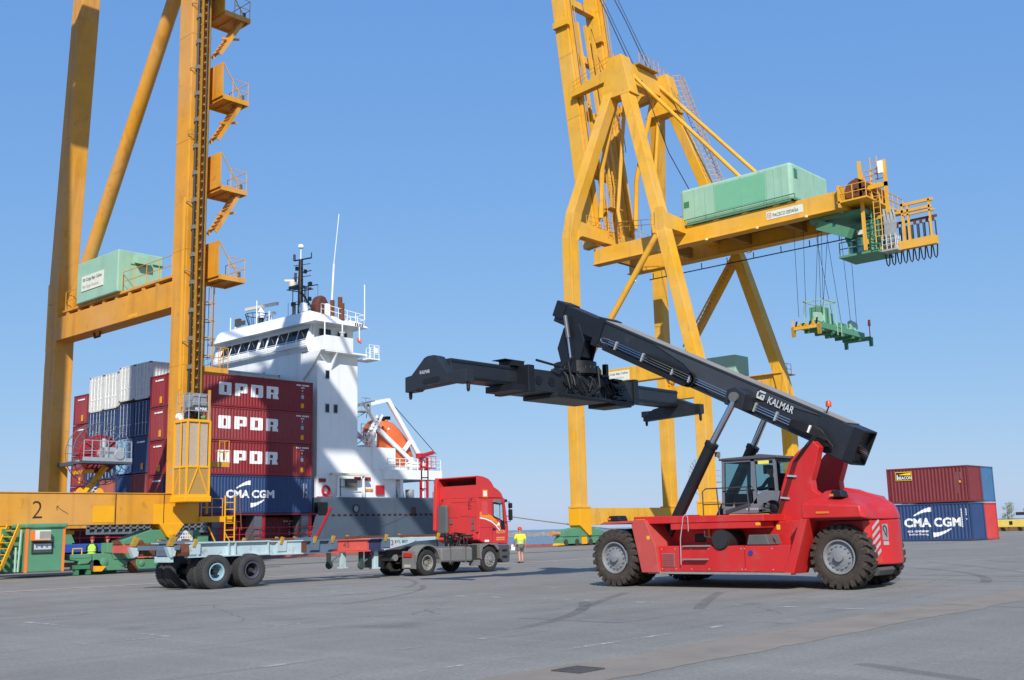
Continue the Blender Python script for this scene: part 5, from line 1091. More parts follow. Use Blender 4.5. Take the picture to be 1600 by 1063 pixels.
# trunnion, equaliser and bogies
M().prism([(29.3, 2.4), (30.78, 2.4), (30.25, 1.72), (30.12, 1.63), (29.94, 1.63), (29.8, 1.72)], 'x', -52.5, -51.5).build('trunnion', YPAT, c2, bevel=.02)
M().cyl((-51.5, 30.03, 1.86), (-51.42, 30.03, 1.86), .14, n=16).cyl((-51.42, 30.03, 1.86), (-51.39, 30.03, 1.86), .06, n=10).build('trunnion_pin', YPAT, c2)
eq = M().prism([(27.5, 1.12), (27.5, 1.58), (28.97, 2.1), (31.75, 2.06), (32.15, 1.45), (32.16, 1.04)], 'x', -52.95, -51.75).build('equaliser_beam', GRN, c2, bevel=.03)
nb = M().box(-51.749, -51.735, 30.5, 31.4, 1.35, 2.02).build('notice_board', pm('notice_white', '#dfe0dc', .6), eq)
for i in range(6):
    for j in range(3):
        if i < 4 or j: M().box(-51.735, -51.731, 30.57+i*.135, 30.65+i*.135, 1.45+j*.18, 1.55+j*.18).build('pictogram', pm(*((('pic_blue', '#3b6ea8'), ('pic_yellow', '#c9b24a'), ('pic_red', '#b0473c'))[0 if i in (1, 2) else (2 if i == 0 else 1)])), nb)
M().box(-51.75, -51.35, 31.5, 32.1, 1.4, 1.75).tube([(-51.4, 31.5, 1.4), (-51.35, 31.5, 1.2), (-51.35, 32.1, 1.2), (-51.4, 32.1, 1.4)], .03, 5).build('motor_box', GRN, eq)
for y0_, y1_ in ((29.95, 32.4),):
    bg_ = M().prism([(y0_, .32), (y0_, .75), (y0_+.25, 1.02), (y1_-.25, 1.02), (y1_, .75), (y1_, .32)], 'x', -52.85, -51.95).build('bogie', GRN, c2, bevel=.03)
    for y in (y0_+.55, y1_-.55):
        M().lathe([(.002, -.34), (.3, -.34), (.3, .34), (.002, .34)], (-52.3, y, .33), 'x', 18).build('rail_wheel', pm('wheel_steel', '#4d4a46', .6, metal=.4), bg_, smooth=40)
        M().lathe([(.002, 0), (.24, 0), (.24, .05), (.12, .09), (.002, .09)], (-51.95, y, .42), 'x', 16).build('axle_cap', GRN, bg_, smooth=40)
# drive carriage with motor at the left, in front of the rail line
dr = M().prism([(26.14, 1.02), (26.14, 1.5), (26.91, 1.47), (27.61, .76), (27.6, .70), (26.49, .70), (26.4, 1.0)], 'x', -51.35, -50.7).build('drive_housing', GRN, c2, bevel=.02)
bo_ = M().prism([(25.45, .22), (25.45, 1.0), (26.38, 1.0), (26.48, .72), (27.15, .64), (27.25, .42), (27.0, .18), (25.8, .18)], 'x', -51.3, -50.74).build('drive_bogie', GRN, c2, bevel=.025)
for y, z, r_ in ((26.0, .6, .2), (26.99, .5, .15)): M().lathe([(.002, 0), (r_, 0), (r_, .04), (r_*.5, .07), (.002, .07)], (-50.74, y, z), 'x', 18).build('axle_cap', GRN, bo_, smooth=40)
M().lathe([(.002, -.12), (.3, -.12), (.3, .12), (.002, .12)], (-50.86, 25.6, .42), 'x', 20).build('rail_wheel', pm('wheel_steel', '#4d4a46', .6, metal=.4), bo_, smooth=40)
mo_ = M().prism([(24.22, 1.0), (25.33, 1.0), (25.4, .72), (25.2, .54), (24.73, .5), (24.73, .66), (24.25, .74)], 'x', -51.2, -50.7).build('travel_motor', GRN, c2, bevel=.04)
M().box(-51.1, -50.75, 24.5, 25.4, .3, .49).box(-51.0, -50.8, 24.6, 24.8, .03, .3).box(-51.0, -50.8, 25.2, 25.4, .03, .3).build('motor_base', GRND, mo_)
M().box(-51.19, -50.69, 24.3, 25.3, .80, .83).build('motor_rib', GRND, mo_)
M().prism([(25.46, .42), (26.01, .40), (25.8, .16), (25.47, .16)], 'x', -50.72, -50.5).build('rail_sweep', YPAT, bo_)
M().tube([(-50.8, 24.45, .98), (-50.8, 24.45, 1.26), (-50.8, 24.9, 1.26), (-50.8, 24.9, .98)], .035, 5).build('guard_frame', YPAT, mo_)
b2_ = M().prism([(27.7, .66), (29.0, .62), (29.3, .42), (28.9, .18), (27.85, .18), (27.68, .4)], 'x', -51.3, -50.74).build('drive_bogie', GRN, c2, bevel=.025)
for y in (27.98, 28.8): M().lathe([(.002, 0), (.14, 0), (.14, .04), (.07, .07), (.002, .07)], (-50.74, y, .46), 'x', 18).build('axle_cap', GRN, b2_, smooth=40)
M().lathe([(.002, -.1), (.3, -.1), (.3, .1), (.002, .1)], (-50.86, 27.62, .34), 'x', 20).build('rail_wheel', RUST, b2_, smooth=40)
M().box(-53.5, -52.7, 24.2, 25.4, 1.95, 2.12).build('service_step', YPAT, c2)
# ground cabinet beside the rail
cb = thing('switch_cabin', 'small green cabin with orange corners and an air conditioner under the number 2', 'cabin', (-50.6, 22.8, 0))
cx_ = -50.2
M().box(-52.0, cx_, 21.95, 23.75, .28, 2.26).build('cabin_body', GRN, cb, bevel=.02)
M().box(-52.1, cx_+.1, 21.85, 23.85, 2.26, 2.46).build('cabin_roof', GRN, cb, bevel=.06)
ORG = pm('marker_orange', '#f07a2a', .55, var=.06)
for y in (21.93, 23.65): M().box(cx_-.05, cx_+.012, y, y+.12, .25, 2.24).build('corner_marker', ORG, cb)
ac = M().box(cx_, cx_+.32, 22.2, 22.95, 1.72, 2.15).build('air_conditioner', pm('ac_case', '#dcd8ce', .6), cb, bevel=.02)
M().box(cx_+.32, cx_+.33, 22.42, 22.92, 1.77, 2.1).build('ac_grille', pm('ac_grille', '#9c958c', .7), ac); M().box(cx_+.0, cx_+.33, 22.15, 22.2, 1.72, 2.15).box(cx_+.0, cx_+.33, 22.15, 22.97, 1.69, 1.72).build('ac_bracket', ORG, ac)
wn = M().box(cx_, cx_+.05, 22.2, 23.2, 1.08, 1.62).build('window_frame', pm('window_seal', '#2c302e', .6), cb, bevel=.04)
M().box(cx_+.05, cx_+.06, 22.27, 23.13, 1.14, 1.56).build('window_pane', glass('cabin_glass', '#48584c', .08), wn); M().box(cx_+.061, cx_+.066, 22.3, 23.1, 1.28, 1.54).build('notice_sheet', pm('sheet_grey', '#b9c4cc', .5), wn)
for y, c_ in ((22.42, '#4a83b8'), (22.66, '#4d5650'), (22.9, '#6b6a3c')): M().prism([(y-.06, 1.36), (y+.06, 1.36), (y, 1.48)], 'x', cx_+.066, cx_+.07).build('pictogram', pm('pict_'+c_[1:], c_), wn)
# stair hung beside the cabin
ss = M().stair((-51.0, 21.7, 2.4), (-50.4, 20.75, .55), (1, 0, 0), 1.2).build('boarding_stair', YPAT, c2)
M().box(-51.6, -50.0, 18.6, 20.8, .4, .58).build('stair_landing', YPAT, c2); M().prism([(20.9, 1.6), (21.35, 2.38), (21.75, 2.38), (21.5, 1.7)], 'x', -51.7, -51.6).build('stair_bracket', YPAT, c2)
tb = M().box(-51.6, -51.3, 21.4, 21.75, .3, 2.25).build('door_post', GRND, cb); M().tube([(-50.35, 21.7, .3), (-50.35, 21.78, 2.2)], .05, 6).tube([(-50.3, 21.55, .3), (-50.3, 21.55, 1.4)], .05, 6).build('hand_post', GRNL, cb)
# ---- lift on the landside leg
RK = M()
for x in (LX1+.06, LX1+.42): RK.box(x-.05, x+.05, 30.72, 30.82, 4, 46)
for x in (LX1+.1, LX1+.38): RK.box(x-.04, x+.04, 31.22, 31.3, 4, 46)
RK.build('lift_mast', pm('mast_bronze', '#b5862f', .55, metal=.2, var=.15), c2)
rr2 = M()
for i in range(84): z = 4.3+i*.5; rr2.box(LX1, LX1+.46, 30.76, 30.8, z, z+.06); rr2.box(LX1+.05, LX1+.4, 31.0, 31.25, z+.25, z+.31)
rr2.build('mast_rungs', YGAL, c2)
cbm = M()
for x, y in ((LX1+.14, 30.66), (LX1+.27, 30.64), (LX1+.5, 31.05)): cbm.tube([(x, y, 4), (x, y, 46)], .05, 6)
cbm.build('lift_cables', BLK, c2)
clp = M()
for i in range(24): z = 9+i*1.55; clp.box(LX1+.05, LX1+.4, 30.58, 30.72, z, z+.22)
for i in range(9): z = 12+i*3.9; clp.tube([(LX1-.05, 30.36, z), (LX1+.1, 30.3, z+.05), (LX1+.3, 30.55, z)], .03, 5)
clp.build('cable_clamps', pm('clamp_grey', '#7c766a', .6), c2)
M().box(LX1-.16, LX1-.1, LY0-.03, LY0, 4, 46).build('leg_conduit', YEL2, c2)
GX0, GX1, GY0, GY1, GZ0, GZ1 = -51.0, -49.75, 29.75, 31.05, 3.75, 7.65
cg = M()
for x in (GX0, GX1):
    for y in (GY0, GY1): cg.box(x-.045, x+.045, y-.045, y+.045, GZ0, GZ1)
for z in (GZ0+.04, 5.25, GZ1-.04):
    cg.box(GX0, GX1, GY0-.04, GY0+.04, z-.05, z+.05); cg.box(GX0, GX1, GY1-.04, GY1+.04, z-.05, z+.05); cg.box(GX0-.04, GX0+.04, GY0, GY1, z-.05, z+.05); cg.box(GX1-.04, GX1+.04, GY0, GY1, z-.05, z+.05)
cg.box((GX0+GX1)/2-.03, (GX0+GX1)/2+.03, GY0-.03, GY0+.03, GZ0, GZ1).box(GX1-.03, GX1+.03, (GY0+GY1)/2-.03, (GY0+GY1)/2+.03, 5.25, GZ1)
cg.beam((GX1+.02, GY0+.05, GZ0), (GX1+.02, (GY0+GY1)/2, 5.25), .05, .05).beam((GX1+.02, (GY0+GY1)/2, 5.25), (GX1+.02, GY1-.05, GZ0), .05, .05).beam((GX0, GY0-.02, GZ0), ((GX0+GX1)/2, GY0-.02, 5.2), .04, .04)
cage = cg.build('lift_cage', YPAT, c2)
M().box(GX0-.1, GX1+.12, GY0-.12, GY1+.1, GZ0-.3, GZ0).build('cage_floor', YPAT, cage, bevel=.03)
MSH = pm('mesh_tan', '#b08a48', .7, var=.1, scale=8)
M().box(GX0+.05, GX1-.05, GY0+.0, GY0+.01, GZ0, 5.2).box(GX1-.01, GX1, GY0+.05, GY1-.05, GZ0, 5.2).build('lower_mesh', MSH, cage)
M().box(GX0+.08, (GX0+GX1)/2-.06, GY0+.03, GY0+.04, 5.3, GZ1-.1).box((GX0+GX1)/2+.1, GX1-.08, GY0+.03, GY0+.04, 5.3, GZ1-.1).box(GX1-.05, GX1-.04, GY0+.1, GY1-.1, 5.3, GZ1-.1).build('upper_mesh', pm('mesh_greyish', '#b7a48c', .7, var=.1, scale=8), cage)
M().box(GX0, GX1, GY0, GY1, GZ1, GZ1+.05).build('cage_roof', YPAT, cage)
dv = M().box(-51.0, -50.0, 30.2, 31.0, 8.15, 9.05).build('lift_drive', pm('drive_grey', '#8b8e90', .5, var=.1), cage, bevel=.04)
M().box(-50.45, -49.9, 30.05, 30.2, 8.15, 8.36).build('drive_plate', pm('plate_dark', '#4a4c4e', .5), cage)
lettering('ALIMAK', (-49.98, 30.25, 8.2), (0,1,0), YUP, .75, .16, WLET, cage, bold=.03, lift=.02); M().box(-49.998, -49.985, 30.15, 31.1, 8.12, 8.45).build('name_board', pm('plate_dark', '#4a4c4e', .5), cage)
M().box(-50.9, -50.2, 30.1, 30.4, 7.7, 8.1).box(-50.3, -50.05, 30.5, 30.8, 7.72, 8.0).build('lift_motor', BLK, cage, bevel=.05); M().cyl((-50.2, 30.7, 7.85), (-49.95, 30.9, 7.85), .12, n=10).build('green_motor', pm('motor_green', '#4c8a4a', .5), cage); M().cyl((-51.0, 29.95, 7.9), (-50.75, 29.95, 7.9), .2, n=14).build('pulley', WLET, cage)
M().rail([(-51.0, 29.85, 7.7), (-49.85, 29.85, 7.7), (-49.85, 31.0, 7.7)], 1.35, .6, mid=2).build('roof_rail', GALV, cage)
# ---- platforms and stair flights on the far side of the landside leg
PX0, PX1, PY0, PY1 = -52.6, -50.6, 31.65, 33.6
pz = [15.75, 20.85, 26.2, 31.3]
for i, z in enumerate(pz):
    p = M().box(PX0+.08, PX1-.08, PY0+.33, PY1-.08, z, z+.06).box(PX0, PX1, PY1-.08, PY1, z-.16, z+.12).box(PX1-.08, PX1, PY0+.33, PY1-.08, z-.16, z+.12).box(PX0, PX1, PY0+.25, PY0+.33, z-.16, z+.12).box(PX0, PX0+.08, PY0+.33, PY1-.08, z-.16, z+.12).box(PX0+.08, PX1-.08, (PY0+PY1)/2, (PY0+PY1)/2+.08, z-.12, z).build('platform', YEL2, c2)
    M().box(-52.1, PX1, PY0+.16, PY0+.24, z, z+2.0).build('wind_panel', YEL2, p)
    M().rail([(PX1-.04, PY0+.9, z+.1), (PX1-.03, PY1-.04, z+.1), (PX0+.03, PY1-.04, z+.1)], 1.1, .9).tube([(PX1-.05, PY0+.25, z+2.0), (PX1-.05, PY0+1.5, z+.2)], .035, 5).build('railing', YGAL, p)
    M().cyl((PX1-.2, PY1-.3, z+.1), (PX1-.2, PY1-.3, z+.45), .09, n=8).build('lamp', pm('lamp_dark', '#4d4a45', .6), p)
    if i > 0: M().stair((-51.2, PY1-.3, z), (-51.2, PY0+.1, z-2.6), (1,0,0), .8).beam((-51.0, PY1-.5, z-1.2), (-51.0, PY0+.3, z-1.5), .1, .12).build('stair_flight', YEL2, p)
M().ladder((-52.2, 31.9, 8.5), (-52.2, 31.9, 15.7), (1,0,0), .5, .32, .028).build('access_ladder', YGAL, c2)
hp = M()
for z in (11.5, 12.5, 13.5, 14.5): hp.lathe([(.4, -.03), (.42, 0), (.4, .03)], (-52.2, 32.2, z), 'z', 12)
for a in range(0, 360, 45): hp.tube([(-52.2+.4*math.cos(R(a)), 32.2+.4*math.sin(R(a)), 11.4), (-52.2+.4*math.cos(R(a)), 32.2+.4*math.sin(R(a)), 15.5)], .02, 4)
hp.build('ladder_cage', YGAL, c2)
for z, y1_ in ((5.4, 33.4), (10.55, 33.2)):
    p = M().box(-52.6, -51.5, 31.65, y1_, z, z+.28).build('landing', YEL2, c2)
    M().rail([(-51.55, 32.2, z+.28), (-51.55, y1_, z+.28), (-52.5, y1_, z+.28)], 1.15, .6).build('railing', YGAL, p)
p = M().box(-52.6, -51.4, 31.62, 33.6, 2.45, 2.75).build('lower_landing', YPAT, c2)
M().rail([(-51.45, 31.7, 2.75), (-51.45, 33.0, 2.75)], .95, .62, r=.03).build('railing', YEL2, p)
M().ladder((-51.2, 33.3, .9), (-51.2, 33.3, 3.85), (0,1,0), .6, .36, .04).tube([(-51.2, 32.0, 2.2), (-51.2, 32.7, .9)], .045, 5).tube([(-51.2, 33.0, 1.9), (-51.2, 33.6, 1.0)], .035, 5).build('boarding_ladder', YPAT, c2)
M().ladder((-51.0, 33.75, 2.0), (-51.3, 33.8, 3.8), (1,0,0), .5, .4, .03).build('side_ladder', pm('ladder_brown', '#6a4630', .6), c2)
M().beam((-51.9, 32.3, 2.9), (-51.9, 32.3, 9.6), .12, .12).build('stair_post', YEL2, c2)
# ---- cable reel on the waterside leg
rc = V3((-65.6, 33.0, 7.0))
rl = M(); 
for i in range(22):
    a = 2*math.pi*i/22
    for s in (-.35, .35): rl.beam(rc+V3((s, math.cos(a)*.5, math.sin(a)*.5)), rc+V3((s*1.4, math.cos(a)*1.95, math.sin(a)*1.95)), .07, .03, side=(1,0,0))
rl.tube([rc+V3((.49, math.cos(2*math.pi*i/44)*1.95, math.sin(2*math.pi*i/44)*1.95)) for i in range(44)], .025, 5, closed=True).tube([rc+V3((-.49, math.cos(2*math.pi*i/44)*1.95, math.sin(2*math.pi*i/44)*1.95)) for i in range(44)], .025, 5, closed=True)
reel = rl.build('cable_reel', pm('reel_grey', '#6d7780', .5, metal=.2, var=.1), c2)
M().lathe([(.3, -.3), (1.2, -.3), (1.2, .3), (.3, .3)], rc, 'x', 36).build('cable_coil', pm('cable_red', '#a8202c', .6, var=.15, scale=9, bump=.3), reel, smooth=35)
M().cyl(rc-V3((.7, 0, 0)), rc+V3((.7, 0, 0)), .3, n=16).build('reel_hub', GALV, reel, smooth=40)
rp = M().box(-65.0, -63.6, 31.0, 34.2, 6.28, 6.42).build('reel_platform', pm('platform_dark', '#4c545c', .6), c2)
M().rail([(-63.65, 31.05, 6.42), (-63.65, 34.15, 6.42)], 1.25, .5, r=.03, mid=1).box(-63.7, -63.62, 31.0, 34.2, 6.42, 6.65).build('railing', GALV, rp)
M().box(-64.6, -63.75, 32.5, 33.8, 6.42, 7.3).build('reel_gearbox', GALV, rp, bevel=.05); M().cyl((-64.2, 32.6, 7.3), (-64.2, 32.6, 7.85), .15, n=12).lathe([(.002, 0), (.3, 0), (.34, .1), (.3, .2), (.002, .2)], (-63.76, 33.35, 6.85), 'x', 18).build('reel_motor', GALV, rp, smooth=40)
M().box(-68.3, -64.9, 30.9, 31.2, 6.2, 6.42).build('platform_arm', pm('platform_dark', '#4c545c', .6), rp)
M().beam((-66.9, 31.9, 3.4), (-64.6, 33.0, 6.2), .28, .28).box(-66.8, -64.4, 31.9, 32.1, 5.75, 5.95).build('platform_strut', YPAT, rp)
# waterside sill and bogies (mostly hidden)
M().box(WX-.7, WX+.7, -8, 33, 2.4, 3.5).build('waterside_sill', YEL2, c2)
for y0_ in (27.5, 30.2): M().prism([(y0_, .3), (y0_, .8), (y0_+.3, 1.5), (y0_+2.0, 1.5), (y0_+2.4, .8), (y0_+2.4, .3)], 'x', WX-.4, WX+.4).build('bogie', GRN, c2)
M().prism([(28, 1.5), (28.5, 2.4), (32, 2.4), (32.4, 1.5)], 'x', WX-.4, WX+.4).build('equaliser_beam', GRN, c2)
# ================================================================ far ship-to-shore crane, boom raised
c1 = thing('quay_crane', 'far lemon-yellow quay crane with raised boom and long green machinery house', 'crane', (-60.5, 91.6, 0))
YC1 = 91.6; Wx, Lx = -67.7, -52.9; FY = (83.7, 99.5)
def leg(name, pts, w, h, mat=YEL1):
    """box-section member through several stations, (x,y,z); w along X, h along Y; mitred in one mesh"""
    m = M(); vs = []
    for x, y, z in pts: vs += [(x-w/2, y-h/2, z), (x+w/2, y-h/2, z), (x+w/2, y+h/2, z), (x-w/2, y+h/2, z)]
    fs = [(3,2,1,0), tuple(range(4*len(pts)-4, 4*len(pts)))]
    for i in range(len(pts)-1):
        for k in range(4): fs.append((4*i+k, 4*i+(k+1) % 4, 4*i+4+(k+1) % 4, 4*i+4+k))
    return m.add(vs, fs).build(name, mat, c1, bevel=.03)
AP = ((-63.6, 87.7), (-63.2, 95.4))
for k, y in enumerate(FY):
    ax, ay = AP[k]; s = 1 if k == 0 else -1
    wl = leg('waterside_leg', [(Wx, y, 3.6), (Wx, y, 31.0), (Wx+.35, y+s*.3, 33.6), (ax-.9, ay, 47.2)], 1.15, 1.3)
    ll = leg('landside_leg', [(Lx, y, 3.6), (Lx, y, 14.2), (Lx-.5, y+s*.1, 16.8), (-57.1+.25, y+s*1.1, 29.5), (ax+.85, ay, 47.2)], 1.1, 1.3)
    for z_ in (8.5, 14.0, 21.5, 27.0): M().box(Wx-.585, Wx+.585, y-.66, y+.66, z_, z_+.05).build('weld_band', YEL1, wl)
    M().prism([(ax-1.9, 46.2), (ax+1.9, 46.2), (ax+.95, 50.6), (ax-.75, 50.6)], 'y', ay-.78, ay+.78).build('apex_block', YEL1, c1, bevel=.04)
    M().box(ax-2.0, ax+2.0, ay-.85, ay+.85, 46.1, 46.22).build('apex_flange', YEL1, c1)
    pb = M().box(Wx+.55, Lx-.5, y-.5, y+.5, 15.3, 16.75).build('portal_beam', YEL1, c1, bevel=.02)
    # tubular diagonal of the frame
    M().cyl((-57.4, y+s*.5, 29.3), (-66.9, y, 16.9), .3, n=16).build('diagonal_brace', YEL1, c1, smooth=40)
    if k == 0:
        M().box(-63.6, -60.6, y-.53, y-.505, 15.55, 16.5).build('load_sign', pm('sign_cream', '#dcdfcf', .6, var=.05), pb)
        lettering('40t Carga Bajo Cables', (-63.45, y-.53, 16.08), (1,0,0), YUP, 2.7, .28, INK, pb, bold=.015); lettering('32t Carga Nominal', (-63.45, y-.53, 15.68), (1,0,0), YUP, 2.2, .26, INKG, pb)
        M().box(Wx-.1, Wx+.25, y-.66, y-.655, 10.2, 11.0).box(Wx-.05, Wx+.15, y-.66, y-.655, 3.7, 8.2).build('touch_up_paint', YPAT, wl)
        M().box(Lx+.56, Lx+.565, y-.3, y+.3, 4, 9).build('touch_up_paint', YPAT, ll)
    # haunched stubs and cross beams at girder level
    for x, z in ((Wx+.15, 31.9), (-57.0, 30.6)):
        M().prism([(y+s*.5, z-1.1), (y+s*.5, z+1.5), (y+s*.9, z+.95), (y+s*3.2, z+.8), (y+s*3.2, z-.6), (y+s*1.2, z-.6), (y+s*.8, z-.75)], 'x', x-.55, x+.55).build('haunch', YEL1, c1, bevel=.02)
    # stair / ladder runs
    if k == 1:
        M().stair((-57.6, y-.9, 29.6), (-64.2, y-.9, 20.8), (0,1,0), .8, .4).build('stair_flight', YEL1, c1); M().beam((-57.9, y-.2, 29.8), (-66.6, y-.2, 17.2), .5, .5).build('inner_diagonal', YEL1, c1)
for x, z in ((Wx+.15, 31.9), (-57.0, 30.6)): M().box(x-.55, x+.55, FY[0]+3.2, FY[1]-3.2, z-.6, z+.8).build('cross_beam', YEL1, c1)
M().box(AP[0][0]-.55, AP[0][0]+.55, AP[0][1]+.78, AP[1][1]-.78, 48.2, 50.4).build('apex_beam', YEL1, c1, bevel=.03)
for y, dx in ((AP[0][1], 0), (AP[1][1], 0)): M().prism([(AP[0][0]-.7, 50.0), (AP[0][0]-.7, 48.4), (-69.8, 48.0), (-69.8, 48.6)], 'y', y-.4, y+.4).build('boom_latch_arm', YEL1, c1, bevel=.02)
tp = M().box(AP[0][0]-.9, AP[0][0]+1.1, 90.0, 93.6, 50.42, 50.55).build('apex_platform', pm('plank_brown', '#a97f3c', .7), c1)
M().rail([(AP[0][0]-.9, 87.2, 50.6), (AP[0][0]-.9, 95.8, 50.6)], 1.1, 1.0, r=.03).rail([(AP[0][0]+1.1, 90, 50.55), (AP[0][0]+1.1, 93.6, 50.55)], 1.1, 1.0, r=.03).rail([(-69.6, 87.3, 48.6), (-64.6, 87.3, 50.0)], 1.0, 1.0, r=.03).rail([(AP[0][0]+.6, 93.8, 50.4), (AP[0][0]+.6, 96.2, 50.4)], 1.1, .8, r=.03).build('railing', YGAL, tp)
# caged ladder down the far landside leg
cl_ = M(); a, b = V3((-61.3, 95.0, 49.8)), V3((-56.2, 98.2, 29.8))
for i in range(34):
    p = a.lerp(b, i/33); cl_.tube([p+V3((.2, -.9, 0)), p+V3((.9, -.5, 0)), p+V3((.9, .3, 0)), p+V3((.2, .6, 0))], .035, 4)
for dx, dy in ((.2, -.9), (.9, -.5), (.9, .3), (.2, .6), (.6, -.7)): cl_.tube([a+V3((dx, dy, 0)), b+V3((dx, dy, 0))], .035, 4)
cl_.build('ladder_cage', YGAL, c1)
# sills, bogies
for x in (Wx, Lx):
    sb = M().box(x-.55, x+.55, FY[0]-.7, FY[1]+.7, 1.95, 3.62).build('sill_beam', YEL1, c1, bevel=.02)
    for y in FY:
        M().box(x-.75, x+.75, y-.9, y+.9, 3.62, 3.78).box(x-.62, x+.62, y-.8, y+.8, 2.6, 2.75).build('leg_flange', YEL1, sb)
        s = 1 if y == FY[0] else -1
        M().prism([(y-.85, 3.6), (y+.95, 3.6), (y+.95, 1.0), (y+.6, .95), (y-.85, 1.95)], 'x', x-.7, x+.7).build('trunnion', YPAT, c1, bevel=.03)
        eq = M().prism([(y-3.2, .9), (y-3.2, 1.45), (y-1.0, 1.75), (y+1.4, 1.75), (y+3.2, 1.3), (y+3.2, .9)], 'x', x-.5, x+.5).build('equaliser_beam', GRN, c1, bevel=.03)
        for d in (-1.9, 1.9):
            bo_ = M().prism([(y+d-1.6, .2), (y+d-1.6, .65), (y+d-1.2, .9), (y+d+1.2, .9), (y+d+1.6, .65), (y+d+1.6, .2)], 'x', x-.42, x+.42).build('bogie', GRN, c1, bevel=.03)
            for e in (-.85, .85): M().lathe([(.002, -.45), (.32, -.45), (.32, .45), (.002, .45)], (x, y+d+e, .34), 'x', 16).build('rail_wheel', pm('wheel_steel', '#4d4a46', .6, metal=.4), bo_, smooth=40)
        M().cyl((x, y-3.2, 1.2), (x, y-4.2, 1.2), .18, n=12).cyl((x, y-4.2, 1.2), (x, y-4.4, 1.2), .26, n=12).build('rail_buffer', pm('buffer_salmon', '#c9895c', .6), c1, smooth=40)
        M().prism([(y-3.9, .1), (y-3.0, .1), (y-3.2, .28), (y-3.7, .28)], 'x', x-.3, x+.5).build('rail_sweep', YPAT, c1); M().box(x+.3, x+.6, y-.3, y+.3, .15, .85).build('rail_clamp', YPAT, c1)
    jn = M()
    for y in (86.2, 94.2): jn.box(x+.551, x+.556, y, y+.03, 2.2, 3.2)
    jn.build('joint', BLK, sb)
# green house on the far portal and cable reel of this crane
M().box(-61.6, -58.1, 98.6, 101.3, 16.76, 19.25).build('electrical_house', GRNL, c1, bevel=.06)
M().rail([(-53.6, 98.9, 16.8), (Lx-.4, 98.9, 16.8), (Lx-.4, 101.5, 16.8)], 1.1, .8, r=.03).box(-58.6, Lx, 98.6, 101.6, 16.7, 16.78).build('portal_walkway', YGAL, c1)
M().box(Lx-.8, Lx+.1, 97.6, 98.8, 6.0, 6.15).rail([(Lx-.8, 97.65, 6.15), (Lx+.1, 97.65, 6.15)], 1.4, .45, r=.03, mid=3).rail([(Lx+.6, 98.2, 6.15), (Lx+1.8, 99.6, 6.15)], 1.2, .45, r=.03, mid=2).build('leg_landing', YGAL, c1)
rc = V3((-65.3, 101.6, 6.9)); rl = M()
for i in range(20):
    a = 2*math.pi*i/20; rl.beam(rc+V3((0, math.cos(a)*.4, math.sin(a)*.4)), rc+V3((0, math.cos(a)*1.9, math.sin(a)*1.9)), .08, .04, side=(1,0,0))
for r_ in (1.0, 1.45, 1.9): rl.tube([rc+V3((0, math.cos(2*math.pi*i/36)*r_, math.sin(2*math.pi*i/36)*r_)) for i in range(36)], .03, 4, closed=True)
reel = rl.build('cable_reel', GALV, c1)
M().box(-65.0, -63.6, 100.6, 103.6, 6.2, 6.35).rail([(-63.65, 100.7, 6.35), (-63.65, 103.5, 6.35)], 1.2, .6, r=.03).box(-64.6, -63.8, 101.4, 102.4, 6.35, 7.2).build('reel_platform', GALV, reel); M().beam((-66.9, 100.2, 4.4), (-64.6, 101.8, 6.1), .25, .25).build('reel_strut', YEL1, reel)
M().ladder((-64.4, 101.0, .6), (-64.4, 101.0, 6.2), (0,1,0), .6, .35, .03).build('reel_ladder', GALV, reel)
# twin girder with machinery house
for k, y in enumerate((88.4, 94.6)):
    gd = M().box(-68.0, -40.4, y-.45, y+.45, 29.0, 30.62).build('girder', YEL1, c1, bevel=.02)
    fl_ = M().box(-68.2, -40.3, y-.6, y+.6, 28.92, 29.0).build('rail_flange', YEL1, gd)
    if k == 0:
        for x in (-59.5, -54.0, -48.5, -43.5): M().cyl((x, y-.75, 28.75), (x, y-.75, 28.95), .16, n=10).build('flood_lamp', pm('lamp_cream', '#e6c98c', .5), gd)
        M().box(-47.6, -43.9, y-.475, y-.452, 29.45, 30.2).build('maker_sign', pm('sign_cream', '#dcdfcf', .6, var=.05), gd)
        lettering('PACECO ESPAÑA', (-46.95, y-.476, 29.6), (1,0,0), YUP, 2.6, .42, INK, gd, bold=.012)
        M().box(-47.5, -47.44, y-.478, y-.475, 29.58, 30.05).box(-47.44, -47.1, y-.478, y-.475, 29.58, 29.64).box(-47.16, -47.1, y-.478, y-.475, 29.64, 30.05).box(-47.44, -47.16, y-.478, y-.475, 29.99, 30.05).box(-47.36, -47.24, y-.478, y-.475, 29.72, 29.9).build('maker_emblem', pm('emblem_red', '#c8503c', .6), gd)
    else: M().tube([(-66.5, y+1.2, 28.3), (-40.5, y+1.2, 28.3)], .06, 5).build('walk_rail', BLK, gd); 
hg = M()
for i in range(9): hg.tube([(-66+i*3.1, 95.8, 28.3), (-66+i*3.1, 95.8, 28.95)], .05, 5)
hg.build('rail_hangers', BLK, c1)
for x in (-66.5, -60, -53, -47, -41): M().box(x-.25, x+.25, 88.85, 94.15, 29.3, 30.3).build('girder_tie', pm('girder_tie_brown', '#9a6f2a', .7), c1)
M().box(-58, -43, 89.0, 94.0, 30.35, 30.5).build('underdeck', pm('underdeck_brown', '#70502a', .8, var=.2), c1)
mh = M().box(-57.0, -44.9, 88.05, 95.5, 30.95, 34.55).build('machinery_house', GRNL, c1, bevel=.3)
M().box(-53.0, -47.6, 88.03, 88.049, 31.5, 34.1).build('large_panel', GRNM, mh)
ns = M()
for x in (-53.1, -50.2, -47.5): ns.box(x, x+.03, 88.02, 88.05, 31.0, 34.3)
ns.build('panel_seam', pm('seam_green', '#6fae88', .6), mh)
